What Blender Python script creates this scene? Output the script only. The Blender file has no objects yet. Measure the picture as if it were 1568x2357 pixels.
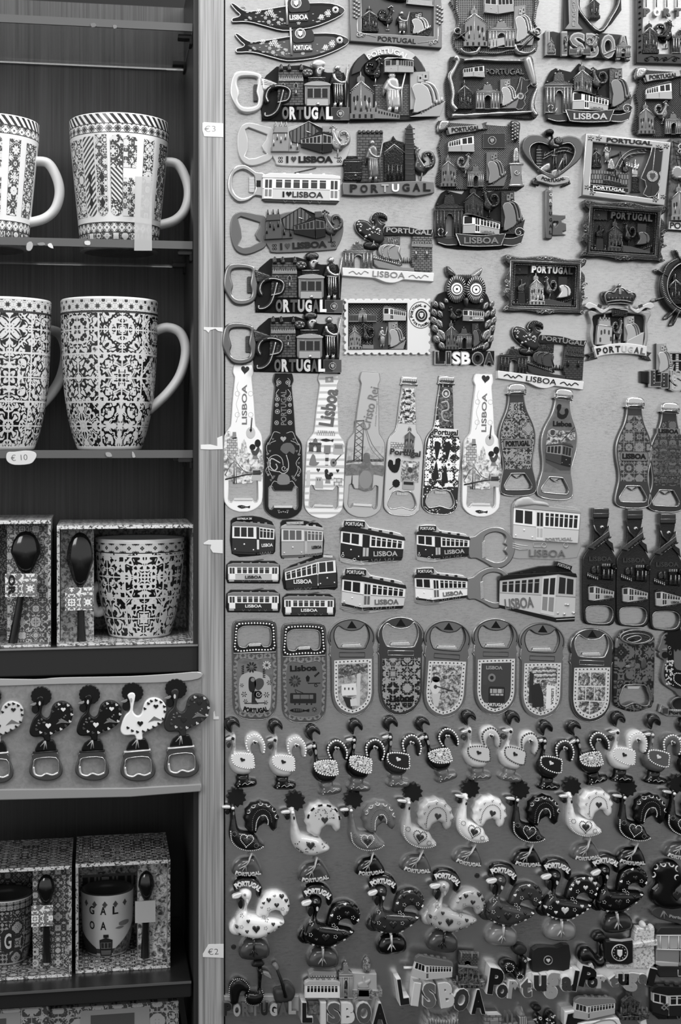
import bpy,bmesh,math,random
from mathutils import Vector,geometry
random.seed(7)
pi = math.pi
SC = bpy.context.scene
COL = SC.collection
# ------------------------------------------------------------------ camera
FPX,CX,CY = 3274.0,784.0,1020.0      # focal length, principal point (photo pixels)
DIST = 1.18                              # camera to board plane (metres)
YAW = math.radians(9.7)
cam_d = bpy.data.cameras.new('camera')
cam = bpy.data.objects.new('camera',cam_d);COL.objects.link(cam)
cam.location = (0,-DIST,0);cam.rotation_euler = (pi/2,0,-YAW)
cam_d.sensor_fit = 'VERTICAL';cam_d.sensor_height = 36.0;cam_d.sensor_width = 24.0
cam_d.lens = 36.0*FPX/2357
cam_d.shift_y = -(1178.5-CY)/2357
cam_d.clip_start = 0.01
cam_d.dof.use_dof = True;cam_d.dof.focus_distance = 1.195;cam_d.dof.aperture_fstop = 5.6
SC.camera = cam
# ------------------------------------------------------------------ world, lights, exposure
def s2l(v):
    v = v/255.0
    return v/12.92 if v <= .04045 else ((v+.055)/1.055)**2.4
w = bpy.data.worlds.new('street_daylight');SC.world = w;w.use_nodes = True
wn = w.node_tree;wn.nodes.clear()
_o = wn.nodes.new('ShaderNodeOutputWorld');_b = wn.nodes.new('ShaderNodeBackground')
_tc = wn.nodes.new('ShaderNodeTexCoord');_sx = wn.nodes.new('ShaderNodeSeparateXYZ');_r = wn.nodes.new('ShaderNodeValToRGB')
_mr = wn.nodes.new('ShaderNodeMapRange');_mr.inputs[1].default_value = -1
wn.links.new(_tc.outputs['Generated'],_sx.inputs[0]);wn.links.new(_sx.outputs[2],_mr.inputs[0])
wn.links.new(_mr.outputs[0],_r.inputs[0]);wn.links.new(_r.outputs[0],_b.inputs[0]);wn.links.new(_b.outputs[0],_o.inputs[0])
e = _r.color_ramp.elements
e[0].position = .30;e[0].color = (.02,.02,.02,1);e[1].position = 1.0;e[1].color = (.12,.12,.12,1)
x = e.new(.49);x.color = (1,1,1,1);x = e.new(.68);x.color = (1,1,1,1);x = e.new(.78);x.color = (.4,.4,.4,1);x = e.new(.38);x.color = (.05,.05,.05,1);x = e.new(.435);x.color = (.36,.36,.36,1)
_b.inputs[1].default_value = 0.84
def area(name,loc,target,sx,sy,power):
    d = bpy.data.lights.new(name,'AREA');d.shape = 'RECTANGLE';d.size = sx;d.size_y = sy;d.energy = power
    o = bpy.data.objects.new(name,d);COL.objects.link(o);o.location = loc
    o.rotation_euler = (Vector(target)-Vector(loc)).to_track_quat('-Z','Y').to_euler()
    return o
area('awning_daylight',(0.35,-0.40,0.92),(0.25,0,0.16),1.2,0.4,12.5)
area('street_daylight_side',(-1.0,-1.4,0.75),(-0.1,0.1,0.2),0.7,0.7,12.0)
sl = bpy.data.lights.new('added_falloff_spot','SPOT');sl.energy = 58;sl.shadow_soft_size = .13;sl.spot_size = math.radians(37);sl.spot_blend = 1.0  # added spot shaping the light falloff down the board, no known fixture
so_ = bpy.data.objects.new('added_falloff_spot',sl);COL.objects.link(so_);so_.location = (1.25,-.85,1.05)
so_.rotation_euler = (Vector((.22,0,.24))-so_.location).to_track_quat('-Z','Y').to_euler()
SC.view_settings.view_transform = 'Standard';SC.view_settings.look = 'None'
SC.view_settings.exposure = 0.0;SC.view_settings.gamma = 1.0;SC.view_settings.use_curve_mapping = False
# ------------------------------------------------------------------ pixel <-> world
_R = Vector((math.cos(YAW),-math.sin(YAW),0));_F = Vector((math.sin(YAW),math.cos(YAW),0));_U = Vector((0,0,1))
def W(x,y,Y=0.0):
    "point on the vertical plane y=Y seen at photo pixel (x, y)"
    d = _R*((x-CX)/FPX) + _F - _U*((y-CY)/FPX)
    t = (Y+DIST)/d.y
    return Vector((d.x*t,Y,d.z*t))
# ------------------------------------------------------------------ materials
MATS = {}
def new_mat(key):
    m = bpy.data.materials.new(key if isinstance(key,str) else 'pattern_'+str(key[0]));m.use_nodes = True
    nt = m.node_tree;b = nt.nodes['Principled BSDF']
    return m,nt,b
def G(v,r=.5,m=0.0,bump=0,mott=0,coat=0):
    "plain grey of display value v, roughness r, metallic m"
    k = ('g',v,r,m,bump,mott,coat)
    if k in MATS: return MATS[k]
    mt,nt,b = new_mat('grey_%d_%d_%d' % (v,r*100,m*100))
    c = s2l(v);b.inputs['Base Color'].default_value = (c,c,c,1)
    b.inputs['Roughness'].default_value = r;b.inputs['Metallic'].default_value = m
    if m < .5 and v < 130: b.inputs['Specular IOR Level'].default_value = .22 if r >= .3 else .4
    if coat: b.inputs['Coat Weight'].default_value = coat*(.55 if v < 130 else 1);b.inputs['Coat Roughness'].default_value = .1
    if bump or mott:
        tc = nt.nodes.new('ShaderNodeTexCoord');n = nt.nodes.new('ShaderNodeTexNoise')
        n.inputs['Scale'].default_value = 900 if bump else 500;n.inputs['Detail'].default_value = 4
        nt.links.new(tc.outputs['Object'],n.inputs['Vector'])
        if bump:
            bp = nt.nodes.new('ShaderNodeBump');bp.inputs['Distance'].default_value = .0012*bump;bp.inputs['Strength'].default_value = .8
            nt.links.new(n.outputs[0],bp.inputs['Height']);nt.links.new(bp.outputs[0],b.inputs['Normal'])
        if mott:
            rp = nt.nodes.new('ShaderNodeValToRGB');c1 = s2l(max(v-mott,5));c2 = s2l(min(v+mott,255))
            rp.color_ramp.elements[0].position = .35;rp.color_ramp.elements[1].position = .65
            rp.color_ramp.elements[0].color = (c1,c1,c1,1);rp.color_ramp.elements[1].color = (c2,c2,c2,1)
            nt.links.new(n.outputs[0],rp.inputs[0]);nt.links.new(rp.outputs[0],b.inputs['Base Color'])
    MATS[k] = mt;return mt
class N:
    "tiny node-graph writer"
    def __init__(s,key): s.m,s.nt,s.b = new_mat(key);s.key = key
    def node(s,t,**k):
        n = s.nt.nodes.new(t)
        for a,v in k.items(): setattr(n,a,v)
        return n
    def put(s,sock,v):
        if isinstance(v,(int,float)): sock.default_value = v
        elif isinstance(v,tuple): sock.default_value = v
        else: s.nt.links.new(v,sock)
    def ma(s,op,a,b=0.0,c=None):
        n = s.node('ShaderNodeMath',operation=op);s.put(n.inputs[0],a);s.put(n.inputs[1],b)
        if c is not None: s.put(n.inputs[2],c)
        return n.outputs[0]
    def uv(s):
        n = s.node('ShaderNodeUVMap');n.uv_map = 'UVMap';x = s.node('ShaderNodeSeparateXYZ')
        s.nt.links.new(n.outputs[0],x.inputs[0]);return x.outputs[0],x.outputs[1]
    def vec(s,x,y,z=0.0):
        n = s.node('ShaderNodeCombineXYZ');s.put(n.inputs[0],x);s.put(n.inputs[1],y);s.put(n.inputs[2],z);return n.outputs[0]
    def noise(s,v,sc,det=2,dist=0.0,rough=.5):
        n = s.node('ShaderNodeTexNoise');s.put(n.inputs['Vector'],v);n.inputs['Scale'].default_value = sc
        n.inputs['Detail'].default_value = det;n.inputs['Distortion'].default_value = dist;n.inputs['Roughness'].default_value = rough
        return n.outputs[0]
    def ramp(s,f,stops,const=False):
        n = s.node('ShaderNodeValToRGB');s.put(n.inputs[0],f);r = n.color_ramp
        if const: r.interpolation = 'CONSTANT'
        for i,(p,v) in enumerate(stops):
            el = r.elements[i] if i < 2 else r.elements.new(p)
            el.position = p;c = s2l(v);el.color = (c,c,c,1)
        return n.outputs[0]
    def out(s,col,r=.5,m=0.0,h=None,hd=.0003,coat=0):
        s.put(s.b.inputs['Base Color'],col);s.b.inputs['Roughness'].default_value = r;s.b.inputs['Metallic'].default_value = m
        if coat: s.b.inputs['Coat Weight'].default_value = coat;s.b.inputs['Coat Roughness'].default_value = .06
        if h is not None:
            bp = s.node('ShaderNodeBump');bp.inputs['Distance'].default_value = hd;s.put(bp.inputs['Height'],h)
            s.nt.links.new(bp.outputs[0],s.b.inputs['Normal'])
        MATS[s.key] = s.m;return s.m
# UVs are photo pixels / 10 everywhere
def AZ(cell=4.0,dk=40,lt=210,seed=1.0,vary=5.0,grout=None,fr=9.0,r=.25,m=0.0,sc=2.4,w=.5):
    "glazed tile pattern: each cell mirrored to a symmetric arabesque"
    k = ('az',cell,dk,lt,seed,vary,grout,fr,r,m,sc,w)
    if k in MATS: return MATS[k]
    n = N(k);u,v = n.uv()
    a,b = n.ma('DIVIDE',u,cell),n.ma('DIVIDE',v,cell)
    fa,fb = n.ma('FLOOR',a),n.ma('FLOOR',b)
    wn_ = n.node('ShaderNodeTexWhiteNoise',noise_dimensions='2D');n.put(wn_.inputs['Vector'],n.vec(fa,fb))
    px = n.ma('ABSOLUTE',n.ma('MULTIPLY_ADD',n.ma('FRACT',a),2.0,-1.0))
    py = n.ma('ABSOLUTE',n.ma('MULTIPLY_ADD',n.ma('FRACT',b),2.0,-1.0))
    mx,mn = n.ma('MAXIMUM',px,py),n.ma('MINIMUM',px,py)
    rad = n.ma('SQRT',n.ma('ADD',n.ma('MULTIPLY',px,px),n.ma('MULTIPLY',py,py)))
    z = n.ma('MULTIPLY_ADD',wn_.outputs[0],vary,seed)
    f = n.noise(n.vec(mx,mn,z),sc,1.5,.6)
    s_ = n.ma('SINE',n.ma('MULTIPLY_ADD',f,fr*2.2,n.ma('MULTIPLY',rad,5.0)))
    t = n.ma('MULTIPLY_ADD',s_,.5,.5)
    if grout is not None: t = n.ma('MAXIMUM',t,n.ma('MAXIMUM',n.ma('GREATER_THAN',mx,.96),n.ma('MULTIPLY',n.ma('LESS_THAN',mn,.03),.7)))
    lo = .5-w*.3;col = n.ramp(t,[(lo,dk),(lo+w*.45,lt)])
    return n.out(col,r,m,coat=.0)
def BRICK(dk=45,lt=110,sc=1.0,bw=.9,bh=.45,m=.3,r=.5):
    k = ('brick',dk,lt,sc,bw,bh,m,r)
    if k in MATS: return MATS[k]
    n = N(k);u,v = n.uv();t = n.node('ShaderNodeTexBrick');n.put(t.inputs['Vector'],n.vec(u,v))
    for i,c in ((1,lt),(2,lt*.8),(3,dk)):
        c = s2l(c);t.inputs[i].default_value = (c,c,c,1)
    t.inputs['Scale'].default_value = sc;t.inputs['Mortar Size'].default_value = .08;t.inputs['Brick Width'].default_value = bw;t.inputs['Row Height'].default_value = bh
    return n.out(t.outputs[0],r,m,t.outputs[1],-.0004)
def HATCH(dk=35,lt=95,p=.5,diag=True,m=.4,r=.45):
    k = ('hatch',dk,lt,p,diag,m,r)
    if k in MATS: return MATS[k]
    n = N(k);u,v = n.uv()
    if diag: u,v = n.ma('ADD',u,v),n.ma('SUBTRACT',u,v)
    f = 2*pi/p
    a = n.ma('MAXIMUM',n.ma('SINE',n.ma('MULTIPLY',u,f)),n.ma('SINE',n.ma('MULTIPLY',v,f)))
    t = n.ma('MULTIPLY_ADD',a,.5,.5)
    return n.out(n.ramp(t,[(.55,dk),(.95,lt)]),r,m,t,.0004)
def STRIPE(a_=60,b_=220,p=1.0,ang=0.0,duty=.5,r=.3,m=0.0):
    k = ('stripe',a_,b_,p,ang,duty,r,m)
    if k in MATS: return MATS[k]
    n = N(k);u,v = n.uv()
    q = n.ma('ADD',n.ma('MULTIPLY',u,math.cos(ang)/p),n.ma('MULTIPLY',v,math.sin(ang)/p))
    return n.out(n.ramp(n.ma('FRACT',q),[(0,a_),(duty,b_)],True),r,m)
def DOTS(bg=30,fg=230,sc=1.0,th=.28,r=.35,m=0.0,rnd=1.0):
    k = ('dots',bg,fg,sc,th,r,m,rnd)
    if k in MATS: return MATS[k]
    n = N(k);u,v = n.uv();t = n.node('ShaderNodeTexVoronoi');n.put(t.inputs['Vector'],n.vec(u,v));t.inputs['Scale'].default_value = sc
    t.inputs['Randomness'].default_value = rnd
    return n.out(n.ramp(t.outputs['Distance'],[(th,fg),(th+.06,bg)]),r,m)
def BLOTCH(stops,sc=.4,det=5,seed=0.0,r=.3,m=0.0,dist=.8,bump=0.0):
    k = ('blotch',tuple(stops),sc,det,seed,r,m,dist,bump)
    if k in MATS: return MATS[k]
    n = N(k);u,v = n.uv();f = n.noise(n.vec(u,v,seed),sc,det,dist,.6)
    return n.out(n.ramp(f,stops),r,m,f if bump else None,bump)
def GRAIN(lo,hi,vert=True,sc=1.0,r=.5,m=0,fine=1.0):
    k = ('grain',lo,hi,vert,sc,r,fine)
    if k in MATS: return MATS[k]
    n = N(k);tc = n.node('ShaderNodeTexCoord');mp = n.node('ShaderNodeMapping');n.nt.links.new(tc.outputs['Object'],mp.inputs[0])
    mp.inputs['Scale'].default_value = (900*sc,900*sc,12*sc) if vert else (9*sc,420*sc,420*sc)
    f = n.noise(mp.outputs[0],1.0,3,.2)
    mp2 = n.node('ShaderNodeMapping');n.nt.links.new(tc.outputs['Object'],mp2.inputs[0]);mp2.inputs['Scale'].default_value = (260,260,5) if vert else (4,90,90)
    f2 = n.noise(mp2.outputs[0],1.0,3,.6)
    t = n.ma('ADD',n.ma('MULTIPLY',f,.6),n.ma('MULTIPLY',f2,.4))
    return n.out(n.ramp(t,[(.36,lo),(.64,hi)]),r,m)
# ------------------------------------------------------------------ objects
def tag(o,label=None,cat=None,group=None,kind=None):
    if label: o['label'] = label
    if cat: o['category'] = cat
    if group: o['group'] = group
    if kind: o['kind'] = kind
    return o
def art(name): return name
class Thing:
    """a thing on the plane y = -h0 mm in front of y=Y; design coordinates go through fn to photo pixels"""
    def __init__(s,name,label,cat,group=None,at=(0,0),fn=None,h0=3.0,Y=0.0,up=0.0):
        s.fn = fn or (lambda x,y: (x,y));s.Y = Y;s.h0 = h0;s.up = up
        c = s.fn(*at);s.anchor = c
        s.o = bpy.data.objects.new(name,None);COL.objects.link(s.o);s.o.empty_display_size = .01
        p = W(c[0],c[1],Y-h0/1000);s.org = Vector((p.x,Y-up/1000,p.z));s.o.location = s.org
        tag(s.o,label,cat,group)
    def pt(s,x,y,h):
        X,Y_ = s.fn(x,y);p = W(X,Y_,s.Y-s.h0/1000)
        return (p.x-s.org.x,-(h)/1000.0-s.up/1000+(s.Y-s.org.y),p.z-s.org.z)
    def uv(s,x,y):
        X,Y_ = s.fn(x,y);return ((X-s.anchor[0])*.1,(s.anchor[1]-Y_)*.1)
    def P(s,name,label=None,parent=None): return Part(s,name,label,parent)
    def S(s,x,y):
        "height in mm of the inflated surface under a design point"
        p = s.pt(x,y,0);return s.S2(p[0]*1000,p[2]*1000)
    def S2(s,x,y):
        best = 0.0
        for (P2,b4,f) in s.__dict__.get('puffs',()):
            if b4[0] <= x <= b4[1] and b4[2] <= y <= b4[3]:
                d,ins = f(x,y)
                if ins: best = max(best,d)
        return best
def orient(pl,ccw=True):
    a = sum(pl[i][0]*pl[(i+1) % len(pl)][2]-pl[(i+1) % len(pl)][0]*pl[i][2] for i in range(len(pl)))
    return (a > 0) == ccw
class Part:
    def __init__(s,t,name,label=None,parent=None):
        s.t = t;s.name = name;s.label = label;s.par = parent
        s.v = [];s.f = [];s.mi = [];s.uvs = [];s.mats = [];s.sm = []
    def mat(s,m):
        if m not in s.mats: s.mats.append(m)
        return s.mats.index(m)
    def face(s,idx,mi,smooth=False): s.f.append(idx);s.mi.append(mi);s.sm.append(smooth)
    def slab(s,polys,h0,h1,m,b=0.25,n=1,side=None):
        "polys: one outline or [outline, hole, hole...]; extruded h0..h1 mm with bevel b mm"
        if not isinstance(polys[0][0],(tuple,list)): polys = [polys]
        mi = s.mat(m);ms = s.mat(side) if side else mi
        if hasattr(s.t,'puffs') and h0 > 3:
            q = polys[0];c_ = s.t.S(sum(v[0] for v in q)/len(q),sum(v[1] for v in q)/len(q))
            if c_ > 0: d_ = min(h1-h0,1.3);h0,h1 = c_-.6,max(h1,c_+.25*d_+.1) if c_+.8 > h1 else h1
        rings = []
        for k,pl in enumerate(polys):
            q = []
            for p in pl:
                if q and abs(p[0]-q[-1][0])+abs(p[1]-q[-1][1]) < 1e-4: continue
                q.append(p)
            if len(q) > 2 and abs(q[0][0]-q[-1][0])+abs(q[0][1]-q[-1][1]) < 1e-4: q.pop()
            w3 = [s.t.pt(x,y,0) for x,y in q]
            if not orient(w3,k == 0): q.reverse();w3.reverse()
            rings.append((q,w3))
        zb = lambda h: -(h)/1000.0-s.t.up/1000+(s.t.Y-s.t.org.y)
        steps = [(0.0,h0)]
        if b > 0:
            for i in range(n+1):
                th = (pi/2)*i/n if n > 1 else (0 if i == 0 else pi/2)
                steps.append((b*(1-math.cos(th)),h1-b+b*math.sin(th)))
        else: steps.append((0.0,h1))
        tops = []
        for q,w3 in rings:
            L = len(w3);nrm = []
            for i in range(L):
                a,c,d = w3[i-1],w3[i],w3[(i+1) % L]
                e1 = (c[0]-a[0],c[2]-a[2]);e2 = (d[0]-c[0],d[2]-c[2])
                l1 = math.hypot(*e1) or 1e-9;l2 = math.hypot(*e2) or 1e-9
                n1 = (-e1[1]/l1,e1[0]/l1);n2 = (-e2[1]/l2,e2[0]/l2)
                nx,ny = n1[0]+n2[0],n1[1]+n2[1];l = math.hypot(nx,ny)
                if l < .3: nx,ny = n1;f = 1.0
                else: nx /= l;ny /= l;f = min(1.0/max(.4,l/2),1.8)
                nrm.append((nx*f,ny*f))
            base = len(s.v)
            for j,(ins,h) in enumerate(steps):
                for i in range(L):
                    c = w3[i]
                    s.v.append((c[0]+nrm[i][0]*ins/1000,zb(h),c[2]+nrm[i][1]*ins/1000));s.uvs.append(s.t.uv(*q[i]))
                if j:
                    a0 = base+(j-1)*L;b0 = base+j*L
                    for i in range(L):
                        k2 = (i+1) % L
                        s.face((a0+i,a0+k2,b0+k2,b0+i),ms if j == 1 else mi,n > 1 and j > 1)
            tops.append([base+(len(steps)-1)*L+i for i in range(L)])
        flat = [i for t_ in tops for i in t_]
        tess = geometry.tessellate_polygon([[Vector((s.v[i][0],s.v[i][2],0)) for i in t_] for t_ in tops])
        for tr in tess:
            a,b_,c = (flat[i] for i in tr)
            A,B,C_ = s.v[a],s.v[b_],s.v[c]
            cr = (B[0]-A[0])*(C_[2]-A[2])-(C_[0]-A[0])*(B[2]-A[2])
            if abs(cr) < 1e-14: continue
            s.face((a,b_,c) if cr > 0 else (a,c,b_),mi,False)
        return s
    def puff(s,pl,h0,h1,m,R=3.0,step=None,edge=0.35):
        "inflated shape: height follows the distance to the outline (R mm)"
        mi = s.mat(m)
        pl = dens(pl,None)
        w3 = [s.t.pt(x,y,0) for x,y in pl]
        if not orient(w3): pl = pl[::-1];w3 = w3[::-1]
        P2 = [(p[0]*1000,p[2]*1000) for p in w3];L = len(P2)
        x0,x1 = min(p[0] for p in P2),max(p[0] for p in P2);y0,y1 = min(p[1] for p in P2),max(p[1] for p in P2)
        step = step or max((x1-x0),(y1-y0))/14
        def dist(x,y):
            best = 1e9;ins = False
            for i in range(L):
                ax,ay = P2[i-1];bx_,by = P2[i]
                if (ay > y) != (by > y) and x < (bx_-ax)*(y-ay)/(by-ay)+ax: ins = not ins
                dx,dy = bx_-ax,by-ay;l = dx*dx+dy*dy or 1e-9
                t_ = max(0,min(1,((x-ax)*dx+(y-ay)*dy)/l));d = (x-ax-t_*dx)**2+(y-ay-t_*dy)**2
                if d < best: best = d
            return math.sqrt(best),ins
        pts = list(P2);hs = [h0+(h1-h0)*edge]*L
        s.t.__dict__.setdefault('puffs',[]).append((P2,(x0,x1,y0,y1),lambda x,y: (lambda r: (hb(r[0]),r[1]))(dist(x,y))))
        hb = lambda d: h0+(h1-h0)*(edge+(1-edge)*math.sqrt(max(0,1-(1-min(d/R,1))**2)))
        y = y0+step/2;row = 0
        while y < y1:
            x = x0+step*(.5 if row % 2 else .0)
            while x < x1:
                d,ins = dist(x,y)
                if ins and d > step*.35: pts.append((x,y));hs.append(hb(d))
                x += step
            y += step*.87;row += 1
        # an inner ring close to the outline keeps the rim round
        for i in range(L):
            ax,ay = P2[i-1];cx,cy = P2[(i+1) % L];dx,dy = cx-ax,cy-ay;l = math.hypot(dx,dy) or 1
            for k in (.22,):
                qx,qy = P2[i][0]-dy/l*step*k*1.1,P2[i][1]+dx/l*step*k*1.1
                d,ins = dist(qx,qy)
                if ins and d > step*.12: pts.append((qx,qy));hs.append(hb(d))
        res = geometry.delaunay_2d_cdt([Vector(p) for p in pts],[(i,(i+1) % L) for i in range(L)],[],1,1e-5)
        vs,_,fs,ov = res[0],res[1],res[2],res[3]
        zb = lambda h: -(h)/1000.0-s.t.up/1000+(s.t.Y-s.t.org.y)
        base = len(s.v);a0 = s.t.uv(*pl[0]);w0 = P2[0]
        kx = (s.t.uv(pl[0][0]+1,pl[0][1])[0]-a0[0],s.t.uv(pl[0][0],pl[0][1]+1)[1]-a0[1])
        for i,p in enumerate(vs):
            hh = hs[ov[i][0]] if ov[i] else h0+(h1-h0)*edge
            s.v.append((p[0]/1000,zb(hh),p[1]/1000));s.uvs.append((a0[0]+(p[0]-w0[0])*.273,a0[1]+(p[1]-w0[1])*.273))
        for f in fs:
            A,B,C_ = (vs[i] for i in f[:3])
            cr = (B[0]-A[0])*(C_[1]-A[1])-(C_[0]-A[0])*(B[1]-A[1])
            f = tuple(base+i for i in f);s.face(f if cr > 0 else f[::-1],mi,True)
        b2 = len(s.v)
        for i in range(L):
            for hh in (h0,h0+(h1-h0)*edge): s.v.append((P2[i][0]/1000,zb(hh),P2[i][1]/1000));s.uvs.append(s.t.uv(*pl[i]))
        for i in range(L):
            k = (i+1) % L;s.face((b2+2*i,b2+2*k,b2+2*k+1,b2+2*i+1),mi,True)
        return s
    def dot(s,x,y,r,h0,hh,m,seg=8):
        "small dome, r in design units, height hh mm"
        mi = s.mat(m);base = len(s.v);u = s.t.uv(x,y)
        if hasattr(s.t,'puffs'): h0 = max(h0,s.t.S(x,y)-.25)
        for k,(a,b) in enumerate(((1,0),(.8,.6))):
            for i in range(seg):
                t_ = 2*pi*i/seg;s.v.append(s.t.pt(x+r*a*math.cos(t_),y-r*a*math.sin(t_),h0+hh*b));s.uvs.append(u)
        s.v.append(s.t.pt(x,y,h0+hh));s.uvs.append(u)
        p0,p1,p2 = s.v[base],s.v[base+1],s.v[base+2]
        flip = ((p1[0]-p0[0])*(p2[2]-p0[2])-(p2[0]-p0[0])*(p1[2]-p0[2])) < 0
        for i in range(seg):
            j = (i+1) % seg
            for f in ((base+i,base+j,base+seg+j,base+seg+i),(base+seg+i,base+seg+j,base+2*seg)):
                s.face(f[::-1] if flip else f,mi,True)
        return s
    def dots(s,pts,r,h0,hh,m,seg=6):
        for x,y in pts: s.dot(x,y,r,h0,hh,m,seg)
        return s
    def tube(s,pts,wd,h0,hh,m,closed=False,seg=5,smooth=True):
        "raised half-round strand along pts; wd width(s) in design units"
        mi = s.mat(m);n = len(pts);ws = wd if isinstance(wd,(list,tuple)) else [wd]*n
        base = len(s.v)
        # is the mapping mirrored?
        A = s.t.pt(0,0,0);B = s.t.pt(1,0,0);C_ = s.t.pt(0,-1,0)
        flip = ((B[0]-A[0])*(C_[2]-A[2])-(C_[0]-A[0])*(B[2]-A[2])) < 0
        pf = hasattr(s.t,'puffs');H0 = h0
        for i in range(n):
            if pf: h0 = max(H0,s.t.S(*pts[i])-.25)
            a = pts[i-1] if (i or closed) else pts[0];b = pts[(i+1) % n] if (i < n-1 or closed) else pts[-1]
            dx,dy = b[0]-a[0],b[1]-a[1];l = math.hypot(dx,dy) or 1;nx,ny = -dy/l,dx/l
            for k in range(seg):
                th = pi*k/(seg-1);o = math.cos(th)*ws[i]/2
                s.v.append(s.t.pt(pts[i][0]+nx*o,pts[i][1]+ny*o,h0+hh*math.sin(th)));s.uvs.append(s.t.uv(pts[i][0]+nx*o,pts[i][1]+ny*o))
        for i in range(n if closed else n-1):
            j = (i+1) % n
            for k in range(seg-1):
                f = (base+i*seg+k,base+j*seg+k,base+j*seg+k+1,base+i*seg+k+1)
                s.face(f[::-1] if flip else f,mi,smooth)
        if not closed:
            for i0 in (0,n-1):
                f = tuple(base+i0*seg+k for k in range(seg));s.face(f if (i0 == 0) != flip else f[::-1],mi,False)
        return s
    def txt(s,string,cx,cy,wd,ht,h0,hh,m,rot=0.0,bold=.012,arc=None,wave=None,sp=1.0):
        "raised lettering centred at cx,cy; arc=(radius) bends it (positive: arch up)"
        pf = hasattr(s.t,'puffs')
        vs,fs = text_mesh(string,bold,sp);mi = s.mat(m);base = len(s.v);c,sn = math.cos(math.radians(rot)),math.sin(math.radians(rot))
        A = s.t.pt(0,0,0);B = s.t.pt(1,0,0);C_ = s.t.pt(0,-1,0)
        flip = ((B[0]-A[0])*(C_[2]-A[2])-(C_[0]-A[0])*(B[2]-A[2])) < 0
        for (x,y,z) in vs:
            X,Y = x*wd,-y*ht
            if arc:
                th = X/arc;r_ = arc-Y;X,Y = r_*math.sin(th),arc-r_*math.cos(th)
            if wave: Y += wave(x)
            X,Y = X*c+Y*sn,-X*sn+Y*c
            s.v.append(s.t.pt(cx+X,cy+Y,(max(h0,s.t.S(cx+X,cy+Y)-.2) if pf else h0)+hh*z));s.uvs.append(s.t.uv(cx+X,cy+Y))
        for f in fs:
            f = tuple(base+i for i in f);s.face(f[::-1] if flip else f,mi,False)
        return s
    def raw(s,verts,faces,m,uvs=None,smooth=False):
        mi = s.mat(m);base = len(s.v)
        s.v += [tuple(v) for v in verts];s.uvs += uvs or [(v[0]*273,v[2]*273) for v in verts]
        for f in faces: s.face(tuple(base+i for i in f),mi,smooth)
        return s
    def done(s):
        if not s.f: return None
        me = bpy.data.meshes.new(s.name);me.from_pydata(s.v,[],s.f)
        for m in s.mats: me.materials.append(m)
        me.polygons.foreach_set('material_index',s.mi);me.polygons.foreach_set('use_smooth',s.sm)
        ul = me.uv_layers.new(name='UVMap');buf = []
        for p in me.polygons:
            for vi in p.vertices: buf += s.uvs[vi]
        ul.data.foreach_set('uv',buf);me.update()
        o = bpy.data.objects.new(s.name,me);COL.objects.link(o);o.parent = s.par or s.t.o
        if s.label: o['label'] = s.label
        return o
_TX = {}
def text_mesh(string,bold=.012,sp=1.0):
    k = (string,bold,sp)
    if k in _TX: return _TX[k]
    c = bpy.data.curves.new('lettering','FONT');c.body = string;c.size = 1;c.offset = bold;c.extrude = .5;c.resolution_u = 3;c.space_character = sp
    c.align_x = 'CENTER'
    o = bpy.data.objects.new('tmp',c);me = o.to_mesh()
    vs = [tuple(v.co) for v in me.vertices];fs = [tuple(p.vertices) for p in me.polygons if p.normal.z > -.5]
    xs = [v[0] for v in vs];ys = [v[1] for v in vs];x0,x1,y0,y1 = min(xs),max(xs),min(ys),max(ys)
    vs = [((x-(x0+x1)/2)/(x1-x0),(y-(y0+y1)/2)/(y1-y0),(z+.5)) for x,y,z in vs]
    o.to_mesh_clear();bpy.data.objects.remove(o);bpy.data.curves.remove(c)
    _TX[k] = (vs,fs);return _TX[k]
# ------------------------------------------------------------------ 2D shapes
def rect(x0,y0,x1,y1): return [(x0,y0),(x1,y0),(x1,y1),(x0,y1)]
def rrect(x0,y0,x1,y1,r,n=4,r2=None):
    r2 = r if r2 is None else r2;o = []
    for cx,cy,a,q in ((x1-r,y0+r,-90,r),(x1-r2,y1-r2,0,r2),(x0+r2,y1-r2,90,r2),(x0+r,y0+r,180,r)):
        for i in range(n+1): t = math.radians(a+90*i/n);o.append((cx+q*math.cos(t),cy+q*math.sin(t)))
    return o
def ell(cx,cy,rx,ry=None,n=20,a0=0): 
    ry = rx if ry is None else ry
    return [(cx+rx*math.cos(a0+2*pi*i/n),cy+ry*math.sin(a0+2*pi*i/n)) for i in range(n)]
def arcp(cx,cy,rx,ry,a0,a1,n=12): return [(cx+rx*math.cos(math.radians(a0+(a1-a0)*i/n)),cy+ry*math.sin(math.radians(a0+(a1-a0)*i/n))) for i in range(n+1)]
def star(cx,cy,r1,r2,n,a0=0): return [(cx+(r1 if i % 2 == 0 else r2)*math.cos(a0+pi*i/n),cy+(r1 if i % 2 == 0 else r2)*math.sin(a0+pi*i/n)) for i in range(2*n)]
def scallop(cx,cy,rx,ry,n,d=.1,k=3): return [(cx+rx*(1-d+d*abs(math.sin(n*t/2)))*math.cos(t),cy+ry*(1-d+d*abs(math.sin(n*t/2)))*math.sin(t)) for t in [2*pi*i/(n*k) for i in range(n*k)]]
def heart(cx,cy,w,h,n=18,rot=0.0):
    o = [];c,s_ = math.cos(rot),math.sin(rot)
    for i in range(n):
        t = 2*pi*i/n;x = 16*math.sin(t)**3/32*w;y = -(13*math.cos(t)-5*math.cos(2*t)-2*math.cos(3*t)-math.cos(4*t)+2.5)/29*h
        o.append((cx+x*c-y*s_,cy+x*s_+y*c))
    return o
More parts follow.
